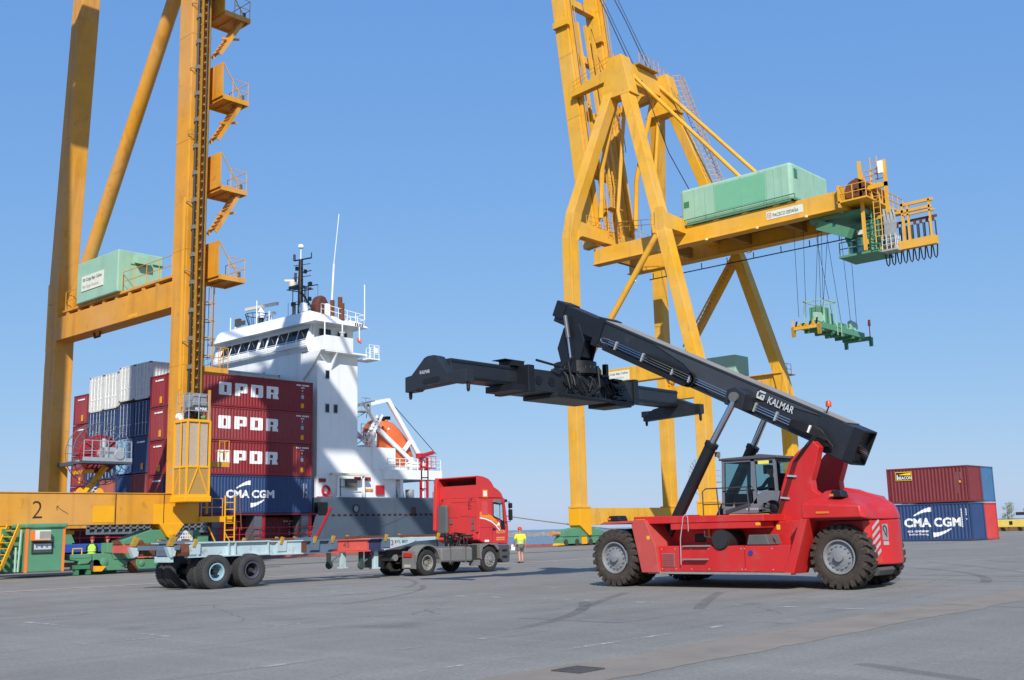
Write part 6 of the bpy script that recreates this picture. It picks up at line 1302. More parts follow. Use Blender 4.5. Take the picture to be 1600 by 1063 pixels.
for x in (-55.4, -54.2): M().box(x, x+.02, 88.03, 88.052, 31.1, 34.2).build('panel_joint', pm('seam_green', '#6fae88', .6), mh)
for x in (-45.9, -46.7): M().box(x, x+.02, 88.03, 88.052, 31.1, 34.2).build('panel_joint', pm('seam_green', '#6fae88', .6), mh)
M().box(-56.6, -56.0, 88.02, 88.05, 32.6, 33.2).build('vent', GRND, mh)
M().box(-44.9, -44.86, 88.6, 89.2, 33.1, 34.0).build('louvre', GRND, mh); M().box(-44.9, -44.84, 94.4, 95.2, 31.2, 32.4).build('door', GRND, mh)
M().box(-57.2, -44.6, 87.7, 88.04, 30.7, 30.82).box(-44.88, -44.4, 87.7, 92, 30.7, 30.82).build('walkway', GRN, mh)
M().rail([(-57.1, 87.72, 30.82), (-44.5, 87.72, 30.82)], .45, 3.3, r=.05, mid=0).build('walkway_rail', GRND, mh)
sk = M()
for x in (-56.5, -53.5, -50.3, -47.0, -45.5): sk.box(x, x+.5, 88.2, 88.8, 30.62, 30.95)
sk.build('skid_pad', YEL1, mh)
M().box(-42.6, -41.2, 93.9, 95.2, 30.62, 31.0).build('white_box', WHT, c1); M().rail([(-59.5, 88.0, 30.8), (-57.2, 88.0, 30.8)], 1.1, .6, r=.03).rail([(-66.5, 90.4, 32.7), (-57.5, 90.4, 31.4)], 1.1, 1.4, r=.03).rail([(-67.3, 86, 32.75), (-67.3, 97, 32.75)], 1.1, 1.4, r=.03).build('railing', YGAL, c1)
# back stays
for y in (89.0, 94.2): M().tube([(AP[0][0]+.4, y if y < 92 else 94.6, 49.4), (-50.6 if y < 92 else -50.0, y, 34.5)], .2, 8).build('back_stay', YEL1, c1, smooth=40)
# raised boom: twin girders nearly upright
D1 = V3((-.112, 0, 1)).normalized(); H0 = V3((-68.5, 0, 31.0))
for k, y in enumerate((88.4, 94.6)):
    a = V3((H0.x, y, H0.z)); b = a+D1*48
    bg_ = M().beam(a, b, 1.75, .9, side=(1,0,0)).build('boom_girder', YEL1, c1, bevel=.02)
    j = M()
    for i in range(1, 6): p = a+D1*(i*7.5); j.beam(p, p+D1*.06, 1.8, .95, side=(1,0,0))
    j.build('boom_joint', YEL1, bg_)
    M().beam(a+V3((1.15, 0, 0))+D1*2, b+V3((1.15, 0, 0)), .4, .35, side=(1,0,0)).build('trolley_rail', YEL1, bg_); M().tube([a+V3((1.7, -.3, 0))+D1*12, b+V3((1.7, -.3, 0))], .05, 4).tube([a+V3((2.0, -.3, 0))+D1*12, b+V3((2.0, -.3, 0))], .05, 4).build('boom_conduit', YGAL, bg_)
    lk = M(); p0 = a+D1*9+V3((1.2, 0, 0))
    M().tube([V3((-63.8, y, 49)), V3((-66.8, y, 39.5)), a+D1*3+V3((1.6, 0, 0))], .28, 8).build('folded_stay', YEL1, c1, smooth=40); M().tube([V3((-63.6, y+.6, 48.6)), V3((-65.4, y+.6, 34.5)), V3((-65.2, y+.6, 33.2))], .2, 8).build('folded_stay', YEL1, c1, smooth=40)
    bx = a+D1*26; M().box(bx.x-.9, bx.x+1.2, y-.9, y-.4, bx.z, bx.z+.7).build('boom_box', YEL1, bg_)
for i in range(7): p = H0+D1*(2+i*7); M().box(p.x-.4, p.x+.4, 88.8, 94.2, p.z-.4, p.z+.4).build('boom_tie', YEL1, c1)
for i, (y, d) in enumerate(((90, 3), (91.4, 3.4), (92.6, 3.2))): M().beam((H0.x+d*.4, y, 31), (H0.x-3.2+d*.3, y, 58), .35, .35).build('boom_lacing', YEL1, c1)
st_ = M().ladder((-66.9, 89.6, 32), (-66.9, 89.6, 39), (0,1,0), .8, .35, .04).ladder((-66.9, 90.9, 32), (-66.9, 90.9, 39), (0,1,0), .8, .35, .04).box(-67.5, -66.4, 89.2, 91.3, 35.2, 35.3).build('hinge_stair', YGAL, c1)
hr_ = M()
for y in (89.6, 93.4): hr_.tube([(-63.4, y, 50.4), (-66.5, y, 58), (-70.2, y, 66)], .06, 5).tube([(-63.2, y+.4, 50.4), (-68.5, y+.4, 63)], .04, 5)
hr_.tube([(-63.0, 91, 49), (-60.0, 91, 40), (-57.0, 90.5, 34.4)], .05, 5)
hr_.build('hoist_rope', ROPE, c1)
# end of girder: sheaves, platform, trolley cab
ep = M().box(-40.4, -37.6, 87.4, 95.4, 29.3, 29.45).box(-40.3, -40.1, 87.4, 95.4, 28.9, 30.9).build('end_platform', YEL1, c1)
M().rail([(-40.2, 87.5, 29.45), (-37.7, 87.5, 29.45), (-37.7, 95.3, 29.45)], 1.3, 1.1, r=.05).build('railing', YGAL, ep)
for y in (88.6, 90.2, 92.8): M().lathe([(.2, -.2), (1.05, -.2), (1.05, .2), (.2, .2)], (-39.0, y, 30.4), 'y', 20).build('rope_sheave', RUST, ep, smooth=35)
M().prism([(-40.2, 29.5), (-38.0, 29.5), (-38.6, 31.7), (-39.4, 31.8)], 'y', 89.2, 89.5).prism([(-40.2, 29.5), (-38.0, 29.5), (-38.6, 31.7), (-39.4, 31.8)], 'y', 91.4, 91.7).build('sheave_bracket', YEL1, ep)
tl = M().box(-43.8, -38.6, 88.9, 94.1, 28.45, 28.85).build('trolley_frame', GRN, c1)
M().beam((-43.0, 89.2, 28.2), (-40.0, 88.9, 26.8), .8, .9).build('cab_arm', GRN, tl)
tc_ = M().prism([(-41.2, 27.5), (-38.6, 27.9), (-38.6, 24.9), (-40.9, 24.9), (-41.5, 26.6)], 'y', 87.6, 90.2).build('operator_cab', GRN, c1, bevel=.04)
for x0_, x1_ in ((-41.15, -40.55), (-40.5, -39.95), (-39.9, -39.4)):
    for z0_, z1_ in ((25.1, 25.75), (25.85, 26.45)):
        if not (x0_ > -40 and z0_ > 25.5): M().box(x0_, x1_, 87.56, 87.6, z0_, z1_).build('cab_pane', glass('cab_blue_glass', '#3c6276', .08), tc_)
M().box(-40.2, -39.6, 87.35, 87.6, 26.6, 27.0).build('air_conditioner', pm('ac_case', '#dcd8ce', .6), tc_)
M().box(-41.9, -38.3, 87.0, 90.4, 24.7, 24.9).build('cab_platform', GRN, tc_); M().rail([(-41.8, 87.05, 24.9), (-38.4, 87.05, 24.9), (-38.4, 90.3, 24.9)], 1.2, .9, r=.05).build('cab_railing', GRN, tc_)
lc = M()
for x in (-39.3, -38.7):
    for y in (87.2, 87.9): lc.tube([(x, y, 24.9), (x, y, 29.0)], .05, 5)
for i in range(11): lc.tube([(-39.3, 87.2, 25.2+i*.35), (-38.7, 87.2, 25.2+i*.35), (-38.7, 87.9, 25.2+i*.35)], .04, 4)
lc.build('ladder_cage', GRN, tc_)
M().cyl((-38.9, 87.3, 24.95), (-38.9, 87.3, 26.0), .22, n=12).build('hose_drum', GRN, tc_); M().box(-39.3, -39.1, 87.1, 87.3, 25.5, 26.1).build('yellow_box', YPAT, tc_)
fb = M().box(-38.2, -36.8, 87.6, 89.2, 24.7, 24.85).rail([(-38.1, 87.65, 24.85), (-36.9, 87.65, 24.85), (-36.9, 89.1, 24.85)], 1.3, .4, r=.05, mid=2).build('cable_basket', GALV, c1); cs_ = M()
for i in range(14): cs_.tube([(-37.9+i*.07, 87.9+.08*(i % 4), 28.6), (-37.8+i*.08, 87.8, 27.2), (-37.9+i*.07, 87.9, 25.2)], .05, 4)
cs_.build('cable_bundle', GALV, fb)
# festoon gantry behind the trolley
fg = M().box(-38.7, -38.45, 88.4, 88.65, 24.9, 33.0).box(-38.4, -36.2, 88.4, 88.65, 30.2, 30.6).box(-36.45, -36.2, 88.4, 88.65, 27.8, 32.6).box(-39.4, -33.7, 91.2, 91.5, 28.3, 28.55).box(-36.3, -36.1, 91.2, 91.45, 25.4, 29.2).box(-35.8, -35.65, 91.2, 91.45, 25.4, 28.9).box(-36.3, -33.5, 91.2, 91.45, 28.9, 29.15).box(-36.2, -33.4, 91.2, 91.4, 28.0, 28.15).box(-38.4, -33.4, 91.0, 91.6, 25.0, 25.75).box(-33.9, -33.75, 91.2, 91.4, 25.75, 29.1).build('festoon_gantry', YEL1, c1)
M().box(-36.8, -36.4, 88.2, 88.6, 31.4, 32.5).build('control_box', WHT, fg); M().rail([(-38.4, 88.7, 30.6), (-36.4, 88.7, 30.6)], 1.4, .6, r=.045, mid=2).ladder((-37.4, 88.8, 25.5), (-37.4, 88.8, 33.2), (1,0,0), .6, .5, .05).build('gantry_ladder', YGAL, fg)
M().box(-39.4, -33.4, 91.65, 91.8, 27.5, 27.7).build('festoon_track', RUST, fg)
for i in range(9):
    x = -38.0+i*.53; M().box(x-.1, x+.1, 91.6, 91.8, 27.2, 27.5).build('festoon_trolley', RUST, fg)
    M().tube([(x-.2, 91.7, 27.2), (x-.21, 91.7, 25.0), (x-.12, 91.7, 24.1), (x, 91.7, 23.9), (x+.12, 91.7, 24.1), (x+.2, 91.7, 25.0), (x+.19, 91.7, 27.2)], .06, 6).build('cable_loop', RUBC, fg, smooth=40)
for o_ in (tc_, fb): o_.location = (.25, 2.7, .25)
# hanging spreader
sp2 = thing('container_spreader', 'green container spreader hanging on ropes from the far crane trolley', 'spreader', (-44, 91.6, 19))
SX = -44.2
main = M().box(SX-.95, SX-.35, 87.9, 97.4, 18.76, 19.28).box(SX+.35, SX+.95, 87.9, 97.4, 18.76, 19.28).build('main_beams', GRN, sp2, bevel=.02)
for y in (89, 91, 93, 95, 96.6): M().box(SX-.9, SX+.9, y-.15, y+.15, 18.5, 18.76).build('cross_member', GRND, sp2)
for y, w_ in ((87.5, .3), (98.0, .3)):
    M().box(SX-1.25, SX+1.25, y-w_/2, y+w_/2, 18.62, 19.0).build('end_beam', GRN if y > 90 else YEL1, sp2)
    for s in (-1, 1):
        M().prism([(y-.2, 18.9), (y+.2, 18.9), (y+.15, 18.05), (y-.15, 18.0)], 'x', SX+s*1.25-.13, SX+s*1.25+.13).build('corner_flipper', OCH if y < 90 else GRND, sp2)
for i in range(8): M().prism([(SX-1.3+i*.33, 18.95), (SX-1.15+i*.33, 18.95), (SX-1.05+i*.33, 19.1+abs(i-3.5)*.11), (SX-1.2+i*.33, 19.1+abs(i-3.5)*.11)], 'y', 87.3, 87.36).build('warning_stripe', (YPAT, BLK)[i % 2], sp2)
fr = M()
for x in (SX-1.0, SX+.9):
    for y in (89.2, 91.5): fr.box(x, x+.1, y, y+.1, 19.28, 21.5)
fr.box(SX-1.0, SX+1.0, 89.2, 89.3, 21.4, 21.5).box(SX-1.0, SX+1.0, 91.5, 91.6, 21.4, 21.5).box(SX-1.0, SX-.9, 89.3, 91.5, 21.4, 21.5).box(SX+.9, SX+1.0, 89.3, 91.5, 21.4, 21.5).box(SX+.92, SX+.98, 90.3, 90.4, 19.28, 21.5)
fr.build('head_frame', GRNL, sp2); M().box(SX-.6, SX+.5, 89.5, 91.2, 19.3, 20.9).build('cable_basket', GRN, sp2)
for y in (88.6, 95.4): M().prism([(y-.7, 19.35), (y+.2, 19.3), (y+.7, 19.55), (y+.7, 19.95), (y+.2, 20.15), (y-.7, 20.1)], 'x', SX+.55, SX+.9).build('sheave_housing', GRNL, sp2); M().lathe([(.1, -.1), (.55, -.1), (.55, .1), (.1, .1)], (SX+.45, y+.25, 19.8), 'x', 20).build('rope_sheave', RUST if y < 90 else GRNL, sp2, smooth=35)
M().box(SX-.5, SX+.6, 93, 94.4, 19.3, 19.8).cyl((SX, 92.4, 19.3), (SX, 92.4, 20.6), .25, n=12).build('power_pack', GRN, sp2)
M().tube([(SX+1.2, 98.0, 18.9), (SX+1.2, 98.0, 20.2)], .05, 5).box(SX+1.12, SX+1.28, 97.85, 98.15, 20.0, 20.6).build('limit_arm', pm('arm_salmon', '#c8705a', .6), sp2)
M().ladder((SX+1.0, 92.0, 18.4), (SX+1.0, 92.0, 19.6), (0,1,0), .8, .35, .04).build('side_ladder', GRNL, sp2)
rp_ = M()
for x0_, y0_, x1_, y1_ in ((-.9, 88.0, -1.6, 89.6), (-.5, 88.6, -.8, 89.9), (.6, 88.2, .8, 89.7), (.9, 89.0, 1.5, 90.3), (-.9, 95.0, -1.4, 93.6), (-.3, 95.3, -.5, 94.0), (.7, 95.1, 1.0, 93.8), (.9, 95.9, 1.5, 94.6), (0, 90.6, .1, 91.0), (.1, 90.8, .3, 91.3)): rp_.tube([(SX+x0_, y0_, 19.9), (SX+x1_, y1_, 28.6)], .022, 4)
rp_.build('hoist_rope', ROPE, sp2)
# ================================================================ cargo ship
HUL = pm('hull_grey', '#4c5a68', .5, var=.1, scale=.4, dirt=.2, dirtc='#2d343c', streak=.35, fades=.15)
WSH = pm('ship_white', '#ecefef', .45, var=.05, scale=.5, streak=.25, dirt=.12, dirtc='#b9a88f', bump=.2, fine=.8)
RDS = pm('ship_red', '#b4202c', .5, var=.1)
SGR = pm('ship_post_grey', '#596069', .5, var=.1)
sh = thing('cargo_ship', 'white and grey container ship moored at the quay with its bridge in view', 'ship', (-84, 50, -2.6))
HX = -72.6
M().prism([(-HX+0, -6)]*0 or [(-96, -8), (-96, 1.3), (-72.6, 1.3), (-72.6, -8)], 'y', 2, 56.0).build('hull', HUL, sh)
M().prism([(HX, -8), (HX, 4.62), (HX-.15, 4.72), (-95.8, 4.72), (-96, 4.6), (-96, -8)], 'y', 56.0, 70.5).build('stern_hull', HUL, sh, bevel=.05)
M().prism([(55.0, 1.3), (56.0, 4.62), (56.0, 1.3)], 'x', HX-.3, HX).build('bulwark_step', HUL, sh)
sl_ = M()
for i in range(22): sl_.box(HX, HX+.012, 57.0+i*.62, 57.35+i*.62, 3.12, 3.3)
sl_.build('freeing_port', pm('port_dark', '#3c1418', .7), sh)
M().lathe([(.28, 0), (.36, 0), (.36, .06), (.28, .06), (.28, 0)], (HX, 59.6, 3.75), 'x', 20).build('fairlead', BLK, sh); M().lathe([(.002, 0), (.28, 0), (.28, .02), (.002, .02)], (HX, 59.6, 3.75), 'x', 20).build('fairlead_eye', pm('eye_grey', '#8c8f92', .6), sh)
M().box(HX, HX+.012, 65.9, 66.5, 3.1, 3.9).build('roller_port', pm('port_brown', '#4a3a34', .7), sh)
# deck posts and hatch coaming below the containers
M().box(-95, -74.3, 3, 55.5, .2, .5).build('main_deck', RDS, sh)
for y in (20, 31, 43.2, 46.2, 50.0, 54.5): M().box(-74.1, -72.9, y-.35, y+.35, .5, 3.36).build('lashing_post', SGR, sh); M().box(-74.0, -73.0, y+.36, y+.75, .5, 3.36).build('post_side', RDS, sh)
M().box(-74.3, -72.8, 2, 55.6, 3.28, 3.4).box(-95, -75.6, 2, 55.6, 3.2, 3.4).build('hatch_cover', pm('hatch_red', '#7c1c26', .6), sh)
M().rail([(-72.75, 30, 1.3), (-72.75, 55.5, 1.3)], 1.0, 1.8, r=.035, mid=1).build('deck_railing', RDS, sh)
M().box(-79.0, -75.2, 2, 55.0, .5, 3.2).build('hold_wall', pm('hold_dark_red', '#4e1420', .7), sh)
# superstructure
SX0, SX1 = -90.0, -73.6
tw = M().box(SX0, SX1, 56.2, 60.6, 4.7, 17.2).build('superstructure', WSH, sh, bevel=.04)
lt = M().box(SX0, SX1+.0, 60.6, 65.0, 4.7, 9.15).build('lower_house', WSH, sh, bevel=.03)
M().prism([(SX0, 17.2), (SX1-1.9, 17.2), (SX1-1.9, 13.4), (SX1-3.2, 12.2), (SX0, 12.2)], 'y', 55.9, 56.19).build('front_screen', WSH, sh)
for y, z in ((57.0, 14.75), (57.0, 11.85), (57.9, 11.85)):
    o = M().box(SX1, SX1+.03, y, y+.5, z, z+.85).build('window_frame', pm('frame_grey', '#b9c0c4', .5), sh, bevel=.03); M().box(SX1+.03, SX1+.045, y+.07, y+.43, z+.09, z+.76).build('window_pane', DKGL, o)
for x in (-81.2, -84.6): 
    o = M().box(x, x+.4, 55.86, 55.9, 15.3, 16.1).build('window_frame', pm('frame_grey', '#b9c0c4', .5), sh); M().box(x+.06, x+.34, 55.84, 55.86, 15.38, 16.02).build('window_pane', DKGL, o)
# bridge: sloped front with a row of windows, heavy eaves, open wing to the quay
br = M().prism([(55.9, 17.2), (55.55, 17.9), (55.75, 18.2), (56.15, 19.35), (56.15, 19.6), (60.8, 19.6), (60.8, 17.2)], 'x', SX0+.6, SX1-.9).build('bridge', WSH, sh)
n = 9; xa, xb = -87.9, -74.6; wdt = (xb-xa)/n
for i in range(n):
    if i == 4: x0_, x1_ = xa+i*wdt+.35, xa+(i+1)*wdt-.2
    else: x0_, x1_ = xa+i*wdt+.08, xa+(i+1)*wdt-.08
    def P(x, z, o_=.02): y = 55.75+(z-18.2)*(.4/1.15); return (x, y-o_, z)
    f_ = M(); f_.add([P(x0_-.06, 18.16), P(x1_+.06, 18.16), P(x1_+.06, 19.28), P(x0_-.06, 19.28), P(x0_-.06, 18.16, -.02), P(x1_+.06, 18.16, -.02), P(x1_+.06, 19.28, -.02), P(x0_-.06, 19.28, -.02)], [(0,1,2,3), (0,4,5,1), (1,5,6,2), (2,6,7,3), (3,7,4,0)])
    o = f_.build('window_frame', WSH, br)
    M().quad(P(x0_, 18.2, .035), P(x1_, 18.2, .035), P(x1_, 19.26, .035), P(x0_, 19.26, .035)).build('window_pane', DKGL, o)
    M().tube([P(x0_+.2, 19.25, .08), P(x1_-.25, 18.45, .08)], .012, 4).build('wiper', pm('wiper_grey', '#b0a890', .5), o)
M().rail([(xa-.6, 55.45, 17.75), (xb+.4, 55.45, 17.75)], .45, 1.5, r=.03, mid=0).box(xa-.6, xb+.4, 55.4, 55.56, 17.62, 17.72).build('catwalk_rail', WSH, br)
# roof with sloped fascia
ry0, ry1, rx0, rx1 = 55.35, 61.3, -89.7, -72.9
rf_ = M(); lo_ = [(rx0, ry0, 19.6), (rx1, ry0, 19.6), (rx1, ry1, 19.6), (rx0, ry1, 19.6)]; hi_ = [(rx0+1.0, ry0+.9, 20.85), (rx1-1.9, ry0+.9, 20.85), (rx1-.9, ry1-.1, 20.2), (rx0+1.0, ry1-.1, 20.6)]
rf_.add(lo_+hi_, [(3,2,1,0), (4,5,6,7), (0,1,5,4), (1,2,6,5), (2,3,7,6), (3,0,4,7)]).build('bridge_roof', WSH, br, bevel=.03)
# wing
wg = M().prism([(56.4, 18.45), (59.4, 18.45), (59.4, 17.15), (56.4, 17.15)], 'x', -72.95, -72.75).prism([(-75.4, 17.15), (-72.75, 17.15), (-72.75, 18.4), (-74.2, 18.4), (-75.4, 18.5)], 'y', 56.2, 56.4).box(-74.5, -72.75, 56.4, 61.0, 17.05, 17.2).prism([(-74.6, 15.6), (-73.6, 15.6), (-72.75, 17.05), (-74.6, 17.05)], 'y', 57.6, 57.75).prism([(-78, 14.6), (-76.2, 14.2), (-73.6, 16.3), (-72.8, 17.15), (-78, 17.15)], 'y', 55.95, 56.15).build('bridge_wing', WSH, sh, bevel=.02)
for x, y in ((-72.9, 56.4), (-72.9, 58.3), (-72.9, 60.2), (-74.4, 56.35)): M().cyl((x, y, 18.4), (x, y, 19.6), .06, n=8).build('wing_post', WSH, wg)
M().box(-74.4, -74.35, 57.0, 58.2, 18.55, 19.3).box(-74.4, -74.35, 59.0, 60.0, 17.3, 19.2).build('wing_door_glass', DKGL, wg)
M().cyl((-73.3, 58.6, 18.4), (-73.3, 58.6, 18.9), .16, n=10).cyl((-73.3, 58.6, 18.9), (-73.3, 58.6, 19.0), .26, n=10).build('compass_repeater', WSH, wg)
M().tube([(-72.74, 59.9, 18.6), (-72.72, 59.9, 18.25), (-72.72, 60.2, 18.15), (-72.74, 60.3, 18.45)], .09, 6).build('life_ring', pm('ring_orange', '#e05a2c', .5), wg)
pl_ = M().box(-74.0, -72.2, 60.7, 62.0, 16.7, 16.82).rail([(-72.25, 60.8, 16.8), (-72.25, 61.9, 16.8), (-74, 61.9, 16.8)], 1.2, .55, r=.03, mid=2).box(-72.3, -72.22, 61.4, 61.75, 17.3, 17.8).build('aft_gallery', WSH, sh)
for z, y1_ in ((12.2, 61.7), (9.9, 61.6)): M().box(-74.2, -73.2, 60.6, y1_, z, z+.1).rail([(-73.25, 60.7, z+.1), (-73.25, y1_, z+.1)], 1.1, .6, r=.03, mid=2).beam((-73.6, 60.6, z-.5), (-73.6, y1_-.2, z), .06, .06).build('aft_landing', pm('landing_grey', '#8f979c', .5), sh)
M().rail([(-74.2, 57, 20.6), (-73.2, 61.0, 19.9)], .9, .9, r=.03, mid=1).rail([(-73.2, 61.0, 19.9), (-77, 61.0, 20.1)], .9, .9, r=.03, mid=1).build('roof_railing', WSH, br)
M().box(-73.3, -72.86, 60.1, 60.12, 19.65, 19.95).build('roof_board', WSH, br)
nb_ = M()
for i in range(5): nb_.box(-72.898, -72.885, 59.7+i*.2, 59.83+i*.2, 19.65, 19.9)
nb_.build('name_marking', pm('letter_navy', '#39405e', .6), br)
# mast, radars, funnel, aerials
mz = 21.0; MX, MY = -79.9, 59.0
ms = M().cyl((MX, MY, 20.4), (MX, MY, 26.8), .28, .2, n=12).build('mast', BLK, sh, smooth=40)
yd = M().box(MX-1.3, MX+.1, MY-.4, MY+.4, 24.2, 24.4).tube([(MX-1.4, MY-.5, 24.1), (MX-1.4, MY+.5, 24.1), (MX+1.2, MY+.5, 23.9), (MX+1.2, MY-.5, 23.9)], .05, 5, closed=True).tube([(MX-1.3, MY, 22.6), (MX-1.0, MY, 22.7), (MX+.9, MY, 22.6), (MX+1.4, MY, 22.8)], .05, 5).tube([(MX-1.0, MY, 26.9), (MX+1.6, MY, 26.7)], .07, 5).tube([(MX, MY, 25.6), (MX+1.6, MY, 25.5)], .05, 5).tube([(MX, MY, 24.2), (MX+2.6, MY, 24.0)], .05, 5).tube([(MX, MY, 23.9), (MX+2.8, MY+.2, 20.6)], .1, 5).tube([(MX, MY, 22.0), (MX+1.6, MY, 21.9)], .05, 5)
for x in (MX-.9, MX+.9, MX+1.1): yd.tube([(x, MY-.2, 20.8), (x, MY-.2, 24.0)], .04, 4)
yd.tube([(MX-.9, MY, 21.5), (MX-.9, MY, 22.9)], .12, 6).tube([(MX-.8, MY, 25.0), (MX-.8, MY, 25.7)], .12, 6).tube([(MX-1.0, MY, 26.9), (MX-1.0, MY, 27.5)], .12, 6).tube([(MX+1.6, MY, 26.7), (MX+1.6, MY, 27.2)], .05, 5).tube([(MX+.5, MY-.2, 20.6), (MX+.5, MY-.2, 26)], .03, 4)
for i in range(16): yd.tube([(MX+.35, MY-.2, 20.8+i*.33), (MX+.65, MY-.2, 20.8+i*.33)], .025, 4)
for k in range(5):
    z_ = 21.3+k*1.15; yd.tube([(MX-.7, MY+.5, z_), (MX+.9, MY-.5, z_+.1)], .04, 4).tube([(MX-1.1+.1*k, MY-.3, z_+.4), (MX+1.3-.1*k, MY+.4, z_+.45)], .035, 4)
for x_, z_ in ((MX-1.2, 22.6), (MX+1.4, 22.7), (MX-.6, 25.9), (MX+.7, 25.4), (MX+1.5, 24.1)): yd.box(x_-.1, x_+.1, MY-.12, MY+.12, z_, z_+.35)
yd.tube([(MX-.75, MY+.3, 20.6), (MX-.75, MY+.3, 25.2)], .05, 5).tube([(MX+.75, MY+.3, 20.6), (MX+.75, MY+.3, 24.6)], .05, 5).tube([(MX+2.6, MY, 24.0), (MX+2.6, MY, 21)], .015, 4)
yd.build('mast_yards', BLK, ms)
M().cyl((MX, MY, 26.8), (MX, MY, 27.9), .05, n=6).lathe([(.002, 27.85), (.25, 27.95), (.28, 28.1), (.2, 28.25), (.002, 28.3)], (MX, MY, 0), 'z', 12).build('mast_dome', WSH, ms, smooth=50)
M().lathe([(.002, 24.4), (.35, 24.45), (.38, 24.8), (.2, 24.95), (.002, 25.0)], (MX-1.2, MY, 0), 'z', 12).beam((MX-1.9, MY-.4, 25.1), (MX-.7, MY+.4, 25.0), .15, .2).build('mast_radar', pm('radar_cream', '#d9d3c4', .5), ms, smooth=50)
ra = M().cyl((-84.9, 58.2, 20.4), (-84.9, 58.2, 22.0), .22, n=10).build('radar_post', BLK, sh)
M().lathe([(.002, 21.9), (.45, 21.95), (.5, 22.4), (.25, 22.6), (.15, 22.9), (.002, 22.9)], (-84.9, 58.2, 0), 'z', 14).build('radar_gearbox', WSH, ra, smooth=50)
M().beam((-87.5, 58.2, 23.15), (-82.3, 58.2, 22.95), .22, .28).build('radar_scanner', pm('radar_cream', '#d9d3c4', .5), ra)
rb_ = M()
for i in range(12): a = 2*math.pi*i/12; rb_.tube([(-85.6+.6*math.cos(a), 58.2+.6*math.sin(a), 20.8), (-85.4+1.2*math.cos(a), 58.2+1.2*math.sin(a), 22.3)], .03, 4)
rb_.tube([(-85.4+1.2*math.cos(2*math.pi*i/24), 58.2+1.2*math.sin(2*math.pi*i/24), 22.3) for i in range(24)], .04, 5, closed=True).build('radar_guard', BLK, ra)
M().lathe([(.002, 20.6), (.5, 20.6), (.6, 21.0), (.002, 21.1)], (-86.3, 58.0, 0), 'z', 12).build('green_light_shade', pm('shade_green', '#2c6a56', .5), ra); M().cyl((-83.2, 58.2, 20.4), (-83.2, 58.2, 22.1), .1, n=8).box(-83.5, -82.8, 58.0, 58.4, 22.0, 22.25).build('gps_post', WSH, sh)
fn = M().prism([(58.3, 20.2), (59.6, 20.2), (59.6, 22.3), (59.3, 22.8), (58.8, 22.9), (58.5, 22.6), (58.3, 22.0)], 'x', -77.5, -76.5).build('funnel', pm('funnel_rust', '#5f3328', .75, var=.3, scale=2), sh, bevel=.15)
for x, h_, m_ in ((-76.0, 22.0, WSH), (-75.6, 21.9, WSH), (-75.2, 22.2, RUST), (-74.1, 22.3, RUST), (-73.8, 21.7, RUST)): M().cyl((x, 59, 20.2), (x, 59, h_), .2, n=10).build('exhaust_pipe', m_, fn, smooth=40)
M().lathe([(.002, 21.2), (.4, 21.3), (.45, 21.7), (.3, 22.1), (.002, 22.2)], (-77.5, 57.6, 0), 'z', 12).build('searchlight', WSH, fn, smooth=50)
M().tube([(-75.4, 59, 20.5), (-75.0, 59, 25.5)], .09, 6).tube([(-75.0, 59, 25.5), (-74.3, 59, 30.0)], .04, 5).build('whip_aerial', WSH, sh)
ae = M()
for x, h_ in ((-88.2, 22.3), (-86.9, 22.0), (-87.4, 21.9), (-83.9, 23.3), (-81.9, 22.0), (-79.0, 22.3), (-72.9, 23.5)): ae.tube([(x, 57.0 if x < -74 else 60.8, 20.3), (x, 57.0 if x < -74 else 60.8, h_)], .05, 5)
ae.build('aerials', WSH, sh)
M().box(-86.9, -86.2, 56.6, 56.9, 21.2, 21.9).box(-85.8, -85.4, 56.6, 56.8, 21.2, 21.6).build('flood_lamps', pm('lamp_dark', '#4d4a45', .6), sh)
M().rail([(-90.6, 55.4, 17.2), (-88.8, 55.4, 17.2)], 1.1, .6, r=.03).box(-92, -89.6, 55.4, 60, 17.0, 17.2).build('far_wing', WSH, sh)
for x in (-81.5, -79.0): M().lathe([(.002, 20.7), (.35, 20.75), (.35, 21.1), (.002, 21.25)], (x, 57.4, 0), 'z', 12).build('roof_lamp', pm('lamp_red_white', '#d08a80', .5), sh, smooth=50)
# aft deck gear
gl = M().box(-73.2, -72.7, 57.2, 61.2, 6.55, 6.75).build('gallows', pm('gallows_cream', '#dfdccb', .5, streak=.4, dirtc='#a5713c'), sh)
for y in (57.9, 60.7): M().beam((-72.95, y, 4.7), (-72.95, y, 6.55), .22, .22, .12, .12).build('gallows_leg', WSH, gl)
M().box(-73.58, -73.3, 59.2, 60.3, 5.6, 6.3).build('switch_box', pm('box_grey_green', '#5f615c', .6), sh); M().tube([(-73.2, 58.4, 4.8), (-73.2, 58.4, 6.3), (-73.2, 59.2, 6.2)], .05, 5).tube([(-73.2, 58.3, 5.6), (-73.2, 60.6, 5.6)], .04, 5).build('pipework', pm('pipe_grey', '#6a6e70', .5), sh)
M().box(-73.58, -73.4, 62.6, 63.5, 5.0, 5.8).build('fire_box', RDS, sh); M().box(-73.58, -73.5, 61.4, 61.8, 5.3, 5.5).box(-73.58, -73.5, 61.9, 62.25, 5.3, 5.5).build('orange_boxes', pm('box_orange', '#e0902c', .5), sh); M().box(-73.59, -73.5, 60.2, 60.9, 6.2, 6.5).box(-73.59, -73.5, 56.4, 57.1, 6.0, 6.3).box(-73.59, -73.5, 61.4, 62.0, 6.2, 6.5).build('lamp_boxes', pm('lamp_red_box', '#8c2a2c', .5), sh)
lrg = M().lathe([(.3, -.1), (.42, -.1), (.46, 0), (.42, .1), (.3, .1), (.26, 0), (.3, -.1)], (-73.5, 57.1, 5.3), 'x', 22).build('life_ring', pm('ring_red', '#b0323a', .5), sh, smooth=50)
